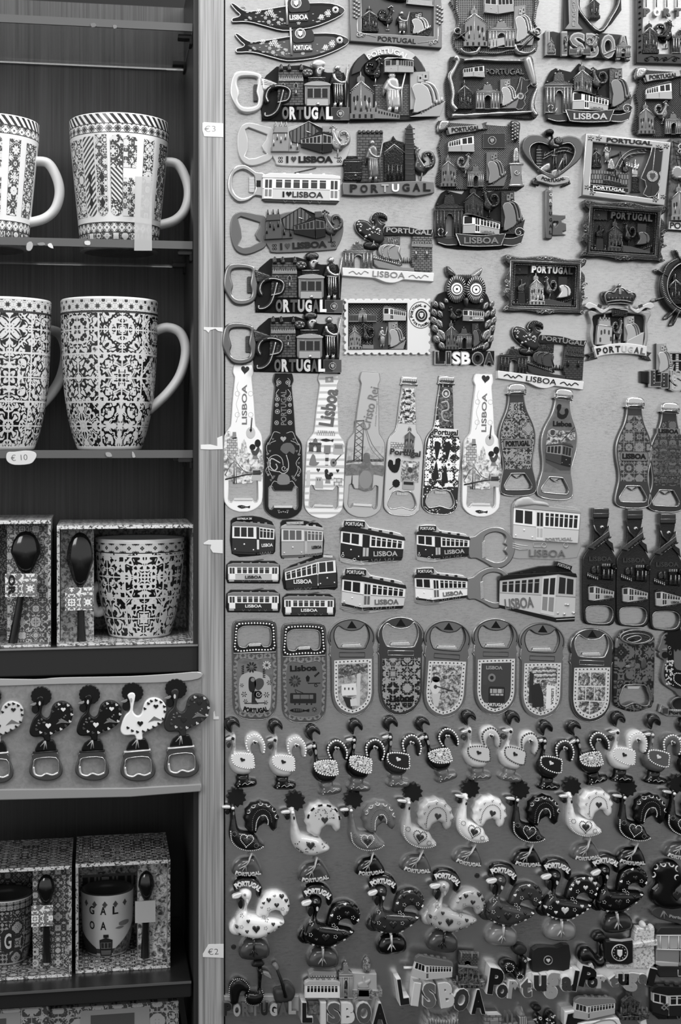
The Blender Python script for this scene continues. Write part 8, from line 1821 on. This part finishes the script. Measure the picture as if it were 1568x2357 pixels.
# ================================================================== PORTUGAL crested roosters
def crest_rooster(label,hd,st,body,stand,ht,leg=30,hs=None):
    fn = sim((182,750),(255,1130),hd,st);t = Thing('rooster_magnet',label,'magnet','heart dotted rooster magnets with PORTUGAL crests',at=(250,900),fn=fn,h0=9)
    gl = lambda v: G(v,.2,coat=.6);bm_ = gl(body);light = body > 120;hv = ht
    p = t.P('crest');p.puff(sm([(118,740),(110,690),(135,650),(200,634),(262,648),(300,690),(310,745),(285,788),(268,770),(262,730),(225,705),(165,712),(135,735)],2),0,8,gl(18),R=3.4);so = p.done();p = t.P('crest_lettering',None,so);p.txt('PORTUGAL',210,682,185,36,7.2,1.2,G(230),arc=125,rot=-8,bold=.06);p.done()
    p = t.P('rooster_body');p.puff(sm([(155,730),(195,715),(232,735),(232,780),(205,840),(212,885),(260,900),(350,908),(450,930),(440,965),(370,1015),(290,1055),(200,1050),(130,1020),(118,960),(140,900),(178,855),(182,800),(158,775)],2),0,12,bm_,R=5,step=1.9);p.done()
    p = t.P('breast');p.puff(sm([(125,930),(90,970),(86,1010),(115,1038),(160,1035),(130,990)],2),0,7,bm_,R=4);p.done()
    p = t.P('tail');tl_ = sm([(265,895),(290,800),(340,755),(410,745),(470,775),(492,830),(480,885),(450,908),(435,895),(420,872),(385,868),(355,885),(345,912),(300,915)],2);p.puff(tl_,0,9,bm_,R=3.2,step=1.8);p.done()
    p = t.P('heart_decoration','raised hearts and dots');g1,g2,g3 = gl(46 if hs is None else hs),gl(150 if light else 225),gl(60)
    hearts = [(205,925,26,0),(258,978,54,0),(197,993,26,0),(372,945,26,0),(128,962,22,0),(398,825,36,1),(345,792,34,1),(432,768,34,1),(462,795,28,1)]
    for x,y,s_,tl2 in hearts: p.slab(heart(x,y,s_,s_,14),7.6 if tl2 else 10,(9.6 if tl2 else 12.8),g1 if not (hs and s_ == 54) else g1,.8,2)
    for i,(x,y) in enumerate(((150,1012),(180,1028),(205,1036),(240,1044),(285,1044),(320,1030),(340,1005),(380,990),(408,962),(425,942))): p.slab(heart(x,y,24,20,10,.4),6.5,9.2,g2 if i % 2 else g1,.5)
    for i,(x,y) in enumerate(((300,840),(312,812),(385,765),(478,830),(470,868))): p.slab(heart(x,y,24,22,10,-.4),5,8,g2 if i % 2 == 0 else g1,.5)
    dm = gl(110 if light else 215)
    for (x,y) in ((165,890),(310,900),(160,960),(322,968),(345,850),(438,848),(330,918)): 
        for a in range(5): p.dot(x+10*math.cos(a*1.257),y+10*math.sin(a*1.257),3.4,7.6 if y < 860 else 9.4,1.2,dm,5)
    p.done()
    p = t.P('face');p.slab(sm([(100,770),(112,755),(158,740),(164,758),(140,778),(108,780)],2),5,10,gl(225),.8,2);p.slab(sm([(145,790),(168,784),(175,830),(160,855),(142,830)],2),2,8,gl(30),.8,2);p.dot(183,748,9,10,1.6,gl(120),8);p.dot(183,748,5,11.2,.6,INK,6);p.slab(ell(200,790,8,18,10),10,11.4,gl(205 if not light else body),.3);p.done()
    p = t.P('stand');p.puff(sm([(160,1100),(200,1062),(290,1058),(345,1085),(358,1140),(335,1185),(250,1200),(165,1190),(146,1145)],2),0,11,gl(stand),R=6);so = p.done()
    p = t.P('leg',None,so);lg = gl(leg);p.tube([(246,1050),(243,1112)],[16,14],7,4,lg);[p.tube([(243,1110),q],[12,6],9.6,1.8,lg) for q in ((214,1150),(240,1162),(268,1148))];p.done()
CR = [(f11(182,750),f11(255,1130),236,62,1,30,None,'white heart dotted rooster with PORTUGAL crest, leftmost of its row'),(f11(650,800),f11(715,1190),14,66,1,150,34,'black heart dotted rooster with PORTUGAL crest, second of its row'),
 (f11(1090,730),f11(1175,1095),44,14,1,200,40,'dark grey heart dotted rooster on glossy black stand, third of its row'),(f11(1510,695),(1022,2172),176,66,1,26,46,'light grey heart dotted rooster with PORTUGAL crest, fourth of its row'),
 (f12(415,680),f12(440,1045),58,120,1,170,36,'dark speckled heart dotted rooster on pale stand, fifth of its row'),(f12(762,650),f12(815,1010),26,128,1,175,205,'black rooster with white hearts on pale stand, sixth of its row'),
 (f12(1075,618),f12(1175,958),14,46,1,170,30,'black rooster with dark hearts and dark stand, seventh of its row')]
for a_,b_,c_,d_,e_,l_,hs,lab in CR: crest_rooster(lab,a_,b_,c_,d_,e_,l_,hs)
t = Thing('rooster_magnet','black reversed rooster with crescent marked tail at the right frame edge','magnet','heart dotted rooster magnets with PORTUGAL crests',at=(1480,720),fn=f12,h0=9)
p = t.P('rooster_body');p.puff(sm([(1385,760),(1420,700),(1400,620),(1450,565),(1530,560),(1590,620),(1590,700),(1540,760),(1600,850),(1480,870),(1400,830)],3),0,10,G(16,.3,coat=.4),R=5);p.done()
p = t.P('tail_crescents');[p.tube(arcp(x,y,15,16,a,a+180,6),7,8,1.6,G(205,.3)) for x,y,a in ((1408,595,-60),(1455,575,0),(1507,575,20),(1545,605,100),(1540,660,120),(1392,645,-70))];p.slab(heart(1540,780,60,56),8,11,G(40,.3),.6,2);p.done()
p = t.P('beak');p.slab([(1388,738),(1425,705),(1440,722),(1402,748)],4,7,G(120),.3);p.done()
p = t.P('leaf_stand');p.slab(sm([(1392,900),(1400,870),(1448,855),(1520,870),(1640,870),(1640,990),(1560,965),(1440,935)],2),0,6,G(66,.35),1,2);[p.tube([(1466,880),q],[9,6],6,1.4,G(130)) for q in ((1446,920),(1470,930),(1492,918))];p.txt('Portugal',1560,925,120,24,6,.8,G(150),rot=-10,bold=.04);p.done()
# ================================================================== bottom letter magnets
LG = 'letter shaped souvenir magnets along the bottom'
def letters(t,specs,h0=0,h1=8,edge=G(225,.35)):
    for (ch,x,y,w_,h_,v,rot) in specs:
        p = t.P('letter');p.txt(ch,x,y,w_+10,h_+8,h0,h1-h0,edge,rot=rot,bold=.07);p.txt(ch,x,y,w_,h_,h1,.8,G(v,.35),rot=rot,bold=.05);p.done()
t = Thing('souvenir_magnet','PORTUGAL letter magnet with black rooster and dark guitar, bottom left corner','magnet',LG,at=(300,1500),fn=f11,h0=6)
p = t.P('base_plate');p.slab([(45,1440),(550,1440),(552,1545),(60,1560)],0,3,G(150,.4),.5);p.done()
letters(t,[(ch,70+i*61+(i > 5)*4,1515+[0,6,6,0,-2,2,0,-10][i],48,84,v,0) for i,(ch,v) in enumerate(zip('PORTUGAL',(36,150,90,110,34,165,84,150)))],2,7,G(96,.4))
p = t.P('rooster');p.puff(sm([(85,1440),(80,1370),(100,1325),(150,1310),(205,1340),(220,1385),(200,1410),(165,1400),(150,1440),(140,1480),(100,1490)],3),0,9,G(14,.3,coat=.4),R=3);p.puff(sm([(270,1400),(275,1300),(270,1250),(300,1240),(305,1270),(295,1380),(318,1420),(290,1480),(215,1490),(185,1440),(205,1400)],3),0,10,G(14,.3,coat=.4),R=3)
p.dots(along(sm([(80,1430),(85,1360),(120,1318),(175,1322),(215,1370),(205,1402)],4,False),13),4,6.5,1,G(190),5);p.dots(along(sm([(195,1420),(190,1470),(230,1486),(285,1478),(310,1430),(296,1385)],4,False),13),4,7,1,G(170),5);p.puff(sm([(235,1240),(250,1200),(300,1195),(320,1225),(290,1245)],3),0,6,G(34,.4),R=3);p.slab(sm([(305,1265),(345,1275),(362,1312),(335,1300),(310,1285)],2),4,8,G(120),.5);p.dot(296,1272,6,8.5,.8,G(90));p.done()
p = t.P('guitar');p.puff(sm([(380,1440),(385,1390),(430,1380),(450,1345),(490,1350),(525,1400),(505,1460),(440,1480),(395,1475)],3),1,8,G(52,.5),R=3);p.tube([(455,1430),(430,1330),(400,1250)],[24,20,18],5,3,G(22));p.puff(sm([(370,1225),(395,1212),(412,1240),(405,1262),(388,1258)],2),3,8,G(110),R=2);p.done()
t = Thing('souvenir_magnet','LISBOA letter magnet with palace, arch and white tram above the letters','magnet',LG,at=(840,1450),fn=f11,h0=7)
letters(t,[('L',600,1535,66,130,28,0),('I',707,1540,30,140,200,0),('S',778,1538,84,136,84,0),('B',872,1538,84,136,205,0),('O',978,1538,96,136,76,0),('A',1085,1545,92,140,26,0)],0,9,G(200,.35))
p = t.P('tile_inlay');p.slab(rect(612,1478,690,1560),2,6,BLOTCH([(.4,50),(.6,110)],1.4,4,4),.3);p.done()
p = t.P('palace');p.slab([(618,1290),(650,1270),(800,1276),(800,1360),(618,1360)],0,5,G(150,.4),.4);p.slab([(622,1300),(800,1300),(800,1318),(622,1318)],5,5.6,BRICK(30,180,1.0,.6,1.2,0),0);p.slab([(905,1280),(985,1285),(1070,1290),(1072,1400),(905,1400)],0,5,G(165,.4),.4);p.slab([(840,1440),(1105,1440),(1108,1395),(840,1390)],0,6,BLOTCH([(.4,70),(.6,150)],1.4,4,4),.4);p.done()
p = t.P('triumphal_arch');m_arch(p,(815,1190,908,1450),G(125,.4,.1),G(175,.4),2,5,G(40));p.done()
p = t.P('equestrian_monument');m_monument(p,(925,1290,1040,1460),G(120,.4),G(160,.4),4);p.puff(sm([(985,1275),(980,1220),(1005,1180),(1030,1210),(1032,1260),(1020,1282)],2),1,6,BLOTCH([(.4,60),(.6,150)],2,4,4),R=2);p.done()
tram(t,None,[(588,1355),(818,1355),(820,1440),(585,1440)],G(232,.35),G(222,.35),G(170,.4),3,5,ns=9,door=.05,winm=G(24,.3),rh=.35,base=False,band=.6)
t = Thing('souvenir_magnet','LISBOA letter magnet with pale tram and stone tower, bottom centre','magnet',LG,at=(1400,1400),fn=f11,h0=9)
zz_ = lambda x,y: ((940+x/4.356-500)*2.904,(2180+y/4.356-1800)*2.904)
letters(t,[(ch,*zz_(x,y),w_,h_,v,r_) for ch,x,y,w_,h_,v,r_ in (('L',-60,430,60,170,30,8),('I',68,455,40,150,195,-8),('S',200,465,84,165,92,0),('B',375,460,90,165,190,8),('O',520,510,96,150,52,-14),('A',690,530,92,160,20,0))],0,13,G(226,.35))
F_ = [zz_(62,120),zz_(160,160),zz_(160,310),zz_(20,270)];S_ = [zz_(160,160),zz_(430,175),zz_(425,280),zz_(160,310)]
tram(t,F_,S_,G(220,.35),G(178,.35),G(96,.5),10,4,nf=3,ns=8,door=.14,winm=G(24,.3),rh=.38,base=False,lights=False,band=.5)
p = t.P('trolley_arm');p.tube([zz_(-40,215),zz_(50,215)],14,6,3,G(215));p.done()
p = t.P('stone_tower');b0 = zz_(500,110);b1 = zz_(700,400);m_tower(p,(b0[0],b0[1],b1[0],b1[1]),BLOTCH([(.4,30),(.6,96)],1.8,4,7),h=6,d=5,lt=G(110),md=G(20));p.slab([zz_(520,50),zz_(700,60),zz_(690,180),zz_(510,190)],4,10,BRICK(30,90,1.2,.9,.5,0),.4)
for x in (530,635,697): p.tube([zz_(x,45),zz_(x,120)],[8,16],9,3,G(110))
p.slab([zz_(495,170),zz_(690,190),zz_(688,206),zz_(497,192)],10,12,G(120),.3);p.slab([zz_(440,340),zz_(690,350),zz_(790,330),zz_(740,420),zz_(460,380)],4,10,BLOTCH([(.4,34),(.6,120)],1.8,4,7),.5);[p.tube([zz_(x,285),zz_(x,350)],[6,18],8,3,G(110)) for x in (490,600,705,775)];p.done()
def portugal_script(label,fn,L,at):
    t = Thing('souvenir_magnet',label,'magnet',LG,at=at,fn=fn,h0=9);letters(t,L,0,12,G(228,.35));return t
t = portugal_script('curvy Portugal letter magnet with rooster and dark flag',f12,[('P',385,1315,90,165,22,-8),('o',425,1375,66,86,44,-12),('r',492,1365,52,110,150,-6),('t',578,1355,66,120,80,0),('u',665,1325,78,100,44,0),('g',740,1340,78,165,150,-8),('a',835,1330,66,90,60,0),('l',890,1310,26,130,24,-10)],(600,1300))
p = t.P('base_plate');p.slab([(440,1330),(620,1270),(900,1240),(880,1340),(700,1380),(560,1380)],0,6,G(225,.4),.6);p.done()
p = t.P('rooster');p.puff(sm([(430,1260),(430,1210),(470,1190),(520,1210),(530,1250),(545,1240),(548,1170),(580,1165),(592,1190),(585,1280),(560,1310),(500,1310),(480,1280),(445,1285)],3),2,12,G(16,.3,coat=.4),R=4);p.puff(ell(552,1130,46,38,16),2,8,G(40,.45),R=3);p.dots(ell(475,1228,24,24,12),3.6,10.5,1.4,G(215),5);p.dots(ell(540,1288,20,20,11),3.6,11,1.4,G(215),5);p.slab([(588,1168),(612,1180),(590,1190)],9,11,G(205),.2);p.tube(ell(574,1187,6,n=8),4,11,.8,G(190),True,4);p.done()
p = t.P('flag');p.slab(sm([(632,1130),(700,1108),(780,1115),(862,1098),(864,1250),(780,1258),(700,1262),(628,1265)],2),1,7,G(34,.45),.5);p.tube(ell(728,1193,27,n=16),6,7,.8,G(130),True);p.slab(heart(728,1195,26,26),7,8,G(200),.2);p.done()
fz = lambda x,y: (1280+x/5.444,2140+y/5.444)
t = portugal_script('curvy Portugal letter magnet with flag emblem and pale tower',fz,[('P',385,580,190,260,20,-14),('o',440,640,130,140,36,-12),('r',555,640,110,150,165,0),('t',712,630,110,150,92,0),('u',830,605,130,140,30,0),('g',930,640,160,230,150,-10),('a',1080,600,110,120,88,0),('l',1180,580,90,220,26,-14)],(800,500))
p = t.P('base_plate');p.slab([(420,560),(640,420),(1000,440),(1240,460),(1130,620),(700,640),(480,660)],0,7,G(222,.4),.8);p.done()
p = t.P('pale_tower');BT = BLOTCH([(.38,130),(.52,215)],1.8,5,3,.4);p.slab([(985,40),(1010,-30),(1230,-20),(1225,110),(1255,130),(1250,190),(1225,200),(1235,420),(1160,480),(640,480),(620,430),(900,420),(945,400),(945,150),(975,130)],2,11,BT,1,2);p.puff(ell(1100,-55,36,40,12),4,12,G(210,.4),R=3);p.puff(ell(1205,-20,34,36,12),4,11,G(205,.4),R=3);p.slab([(945,160),(1250,110),(1258,180),(945,215)],10,13,BT,.6);p.done()
p = t.P('flag');p.slab([(600,120),(940,120),(942,390),(880,415),(660,400),(590,340)],8,14,G(26,.35),.8);p.tube(ell(772,262,98,100,26),12,14,1,G(190),True);p.slab([(740,225),(802,225),(800,285),(772,318),(742,285)],14,15.4,G(220),.3);p.dots(ell(772,262,74,76,12),9,14,1,G(150),5);p.tube([(660,112),(800,125),(935,108)],[26,20,24],10,4,G(150));p.done()
p = t.P('rooster');p.puff(sm([(290,300),(330,230),(420,225),(490,290),(520,340),(560,330),(560,200),(600,190),(640,400),(600,480),(500,490),(440,420),(330,430),(290,380)],3),2,12,G(16,.25,coat=.5),R=5);p.puff(sm([(480,120),(520,55),(600,45),(640,90),(640,150),(560,170),(500,160)],3),2,9,G(24,.3,coat=.4),R=4);p.slab([(610,190),(655,215),(620,220)],9,12,G(140),.2);p.slab([(405,430),(440,405),(470,465),(410,460)],8,12,G(190),.3);p.done()
t = Thing('souvenir_magnet','pale tram front magnet at the right frame edge above the dark tram','magnet',LG,at=(1400,300),fn=fz,h0=9)
p = t.P('tram_body');p.slab(sm([(1255,60),(1900,50),(1900,250),(1255,235)],1),0,9,G(150,.35),1.5,3);p.slab([(1252,235),(1900,250),(1900,460),(1300,455),(1240,420)],0,10,G(128,.35),1.5,3);p.slab([(1245,385),(1530,405),(1528,455),(1300,452),(1242,425)],9,11,G(165,.35),.8,2);p.done()
p = t.P('windows');[p.slab(rrect(a,82,b_,235,14),9,9.5,G(170,.2),.2) for a,b_ in ((1262,1300),(1316,1404),(1422,1524),(1545,1700))];[p.tube([(x,70),(x,245)],10,9.2,1.2,G(220)) for x in (1306,1412,1534)];p.tube([(1260,66),(1700,74)],10,9.2,1.2,G(215));p.tube([(1255,238),(1700,252)],9,9.5,1.2,G(215));p.done()
p = t.P('roof');p.slab([(1250,58),(1270,0),(1310,-40),(1900,-40),(1900,52)],0,10,G(46,.4),1.2,3);p.done()
p = t.P('undercarriage');p.slab([(1262,455),(1700,462),(1700,600),(1300,600),(1262,540)],0,9,G(44,.4),1,2);p.tube([(1530,500),(1530,580),(1700,585)],8,8.8,1,G(205));p.tube([(1545,260),(1545,400)],16,9.5,1,G(30));p.done()
t = Thing('souvenir_magnet','dark detailed tram magnet in the bottom right corner','magnet',LG,at=(1400,900),fn=fz,h0=9)
plate(t,[(1215,760),(1900,700),(1900,1150),(1320,1160),(1215,1060)],G(30,.5),3)
tram(t,[(1222,790),(1410,830),(1410,1090),(1222,1040)],[(1410,830),(1900,815),(1900,1080),(1410,1090)],G(200,.35),G(34,.35),G(26,.4),3,5,nf=2,ns=5,door=.06,winm=G(30,.2),rh=.3,band=.48,line=G(190),lights=False)
p = t.P('grille');p.slab(rect(1325,930,1410,1010),8,8.6,HATCH(20,130,1.0,True,.2),0);p.done()
t = Thing('souvenir_magnet','tram and tower letter magnet cut by the bottom frame edge','magnet',LG,at=(600,1000),fn=fz,h0=9)
p = t.P('letters','white edged block letters');p.slab([(105,1020),(240,1000),(240,1040),(150,1060),(120,1200),(100,1200)],0,10,G(220,.4),.8);p.slab([(125,1055),(400,1060),(400,1300),(125,1300)],0,8,G(26,.4),.6);p.slab(sm([(280,1170),(500,1130),(740,1090),(800,1150),(800,1300),(280,1300)],2),0,11,G(222,.4),1,2);p.tube(sm([(420,1180),(560,1130),(700,1120),(760,1180)],3,False),24,10,1.4,G(130));p.done()
tram(t,[(238,900),(385,945),(380,1120),(215,1095)],[(385,945),(732,905),(730,1040),(380,1120)],G(212,.35),G(165,.35),G(120,.4),6,5,nf=3,ns=8,door=.12,winm=G(46,.3),rh=.3,base=False,lights=False,band=.5,pole=[(440,835),(560,828)])
p = t.P('dark_tower');m_tower(p,(830,750,1050,1130),BLOTCH([(.4,24),(.6,84)],1.8,4,9),h=4,d=5,lt=G(84),md=G(16));p.slab([(790,1060),(1180,1050),(1160,1120),(800,1130)],2,9,BLOTCH([(.4,24),(.6,84)],1.8,4,9),.5);[p.tube([(x,980),(x,1070)],[8,26],6,3,G(100)) for x in (830,960,1090,1150)];p.slab([(1070,1160),(1140,1130),(1150,1200),(1070,1200)],0,8,G(220),.5);p.done()
t = Thing('souvenir_magnet','city magnet with dome, block tower and speckled rooster at the bottom edge','magnet',LG,at=(450,1540),fn=f12,h0=7)
p = t.P('block_tower');p.slab([(310,1512),(400,1510),(425,1530),(430,1640),(318,1640)],0,9,BRICK(80,150,.8,1.2,.9,0),.8);p.slab([(312,1508),(395,1506),(418,1528),(330,1530)],9,10,G(205),.3);p.slab([(348,1560),(400,1555),(402,1640),(350,1640)],9,11,G(120,.4),.3);p.done()
p = t.P('domed_church');p.slab([(535,1570),(540,1545),(582,1545),(588,1570),(592,1640),(532,1640)],0,8,STRIPE(70,165,.5,0,.4),.4);p.puff(sm([(538,1548),(545,1520),(560,1508),(575,1520),(582,1548)],2),0,8,G(130),R=2);p.tube([(560,1490),(560,1515)],[4,10],3,3,G(150));[p.tube([(x,1535),(x,1640)],[6,24],0,6,G(110)) for x in (470,500)];p.slab([(430,1600),(640,1580),(680,1640),(430,1640)],0,5,G(130,.5),.4);p.done()
p = t.P('rooster');p.puff(sm([(640,1560),(650,1535),(675,1530),(690,1560),(700,1580),(720,1520),(755,1515),(780,1560),(770,1600),(720,1620),(660,1610)],3),2,11,G(18,.3,coat=.4),R=4);p.puff(ell(655,1495,30,24,14),2,8,G(28,.4),R=3);random.seed(12);p.dots([(705+random.random()*65,1530+random.random()*70) for k in range(20)],5,9.5,1.4,G(190),5);p.tube(ell(668,1548,8,n=10),5,10,1,G(190),True,4);p.slab([(625,1560),(645,1552),(645,1566)],8,10,G(160),.2);p.dots([(650,1575),(656,1590)],7,9,1.4,G(120),6);p.done()
zo = lambda x,y: (940+x/4.356,2180+y/4.356)
t = Thing('owl_magnet','pale furry eared owl figurine peeking over the bottom edge','magnet',at=(330,780),fn=zo,h0=8)
p = t.P('owl_head');p.puff(sm([(170,720),(185,620),(200,612),(235,680),(330,710),(420,690),(500,630),(505,700),(500,900),(170,900)],3),0,14,BLOTCH([(.4,92),(.6,160)],1.6,5,3,.6,0,.6),R=6);p.done()
p = t.P('eye');p.puff(ell(255,800,40,36,16),10,17,G(210,.3),R=3);p.done()
p = t.P('feather_tufts');random.seed(2);[p.tube([(190+k*14,700+abs(k-11)*-2+20),(196+k*13,735+random.random()*30)],[8,3],12,2,G(170 if k % 2 else 110,.6)) for k in range(22)];p.done()
# ================================================================== rooster openers on the strip
def strip_rooster(label,cb,ob,body,hearts,bar,hcol):
    cl = lambda x,y: (x/2.958,1500+y/2.958)
    fn = sim((903,275),(940,790),cl(*cb),cl(*ob));t = Thing('bottle_opener',label,'bottle opener','rooster bottle openers on the grey strip',at=(930,600),fn=fn,h0=11)
    t.up = 0;gl = lambda v: G(v,.3,coat=.3);b = 6.0
    p = t.P('scalloped_comb');p.slab(scallop(903,282,76,70,15,.08),b,b+3,gl(20),.3);p.done()
    p = t.P('rooster_body');p.slab(sm([(868,300),(895,280),(922,300),(905,400),(935,440),(965,420),(985,350),(1030,318),(1090,325),(1130,370),(1125,440),(1095,495),(1010,540),(972,562),(970,600),(930,600),(915,570),(850,572),(822,545),(826,500),(850,440),(885,400),(884,340)],3),b,b+4.5,gl(body),1.0,3);p.done()
    p = t.P('heart_decoration');h1 = b+4.5;p.slab(heart(955,492,42,38,14),h1,h1+.5,gl(hcol),.1);p.slab(heart(1062,375,36,30,14),h1,h1+.5,gl(hcol),.1)
    sc = [(870,520),(900,540),(935,548),(975,545),(1010,535),(1045,515),(1080,492),(1110,460),(1010,355),(1030,338),(1062,332),(1095,345),(1118,375),(1122,410),(985,390)]
    for i,(x,y) in enumerate(sc): p.slab(heart(x,y,24,20,10,.5),h1,h1+.5,gl(hearts if i % 2 else (28 if body > 120 else 60)),.1)
    if body < 120: random.seed(3);p.dots([(870+random.random()*60,440+random.random()*60) for k in range(8)]+[(1000+random.random()*90,370+random.random()*100) for k in range(9)],7,h1,.5,gl(90),6)
    p.slab([(1010,480),(1050,440),(1080,455),(1110,470),(1050,468)],h1,h1+.4,gl(110),.1);p.done()
    p = t.P('face');p.slab(sm([(822,345),(862,325),(868,338),(850,350)],2),b+1,b+4,gl(130),.3);p.slab(ell(860,375,26,32,14),b,b+3.4,gl(24),.4);p.slab(ell(893,330,8,16,10),h1,h1+.4,gl(200 if body < 120 else 170),0);p.done()
    p = t.P('black_stand');p.slab([(862,660),(880,625),(915,600),(990,595),(1010,630),(1016,668),(860,676)],b,b+4,gl(16),.6);[p.tube([(935,600),q],[9,6],b+4,.8,G(150)) for q in ((900,640),(925,662),(945,655))];p.done()
    p = t.P('opener_plate','chrome opener with curved mouth');o = sm([(850,690),(1015,680),(1035,730),(1060,800),(1050,850),(1000,882),(930,888),(865,875),(825,840),(822,790),(840,730)],3);h_ = sm([(870,730),(1010,722),(1032,790),(1025,830),(985,845),(942,835),(905,856),(862,848),(846,810),(852,770)],3)
    p.slab([o,h_],b,b+3,G(104,.3,.8),.8,2);p.tube(h_,8,b+2.4,.9,G(200,.2,.8),True,4);p.tube(sm([(852,790),(862,842),(905,856),(942,838),(985,848),(1026,830)],4,False),14,b+2,1.4,G(235,.2,.6)); 
    p.tube([(845,688),(1026,672)],15,b+2,2.4,G(235,.25,.3) if bar else G(50,.3,.6));p.done()
strip_rooster('rooster opener on the strip cut by the left frame edge',(-65,300),(-28,805),200,40,True,40)
strip_rooster('black rooster opener with white heart, second on the grey strip',(280,300),(312,790),20,200,False,225)
strip_rooster('black rooster opener with white heart, third on the grey strip',(610,290),(628,788),18,200,False,225)
strip_rooster('bright white rooster opener on the grey strip',(903,275),(940,790),236,40,True,30)
strip_rooster('dark patterned rooster opener overlapping the oak post, last on the strip',(1200,250),(1238,765),46,190,True,40)
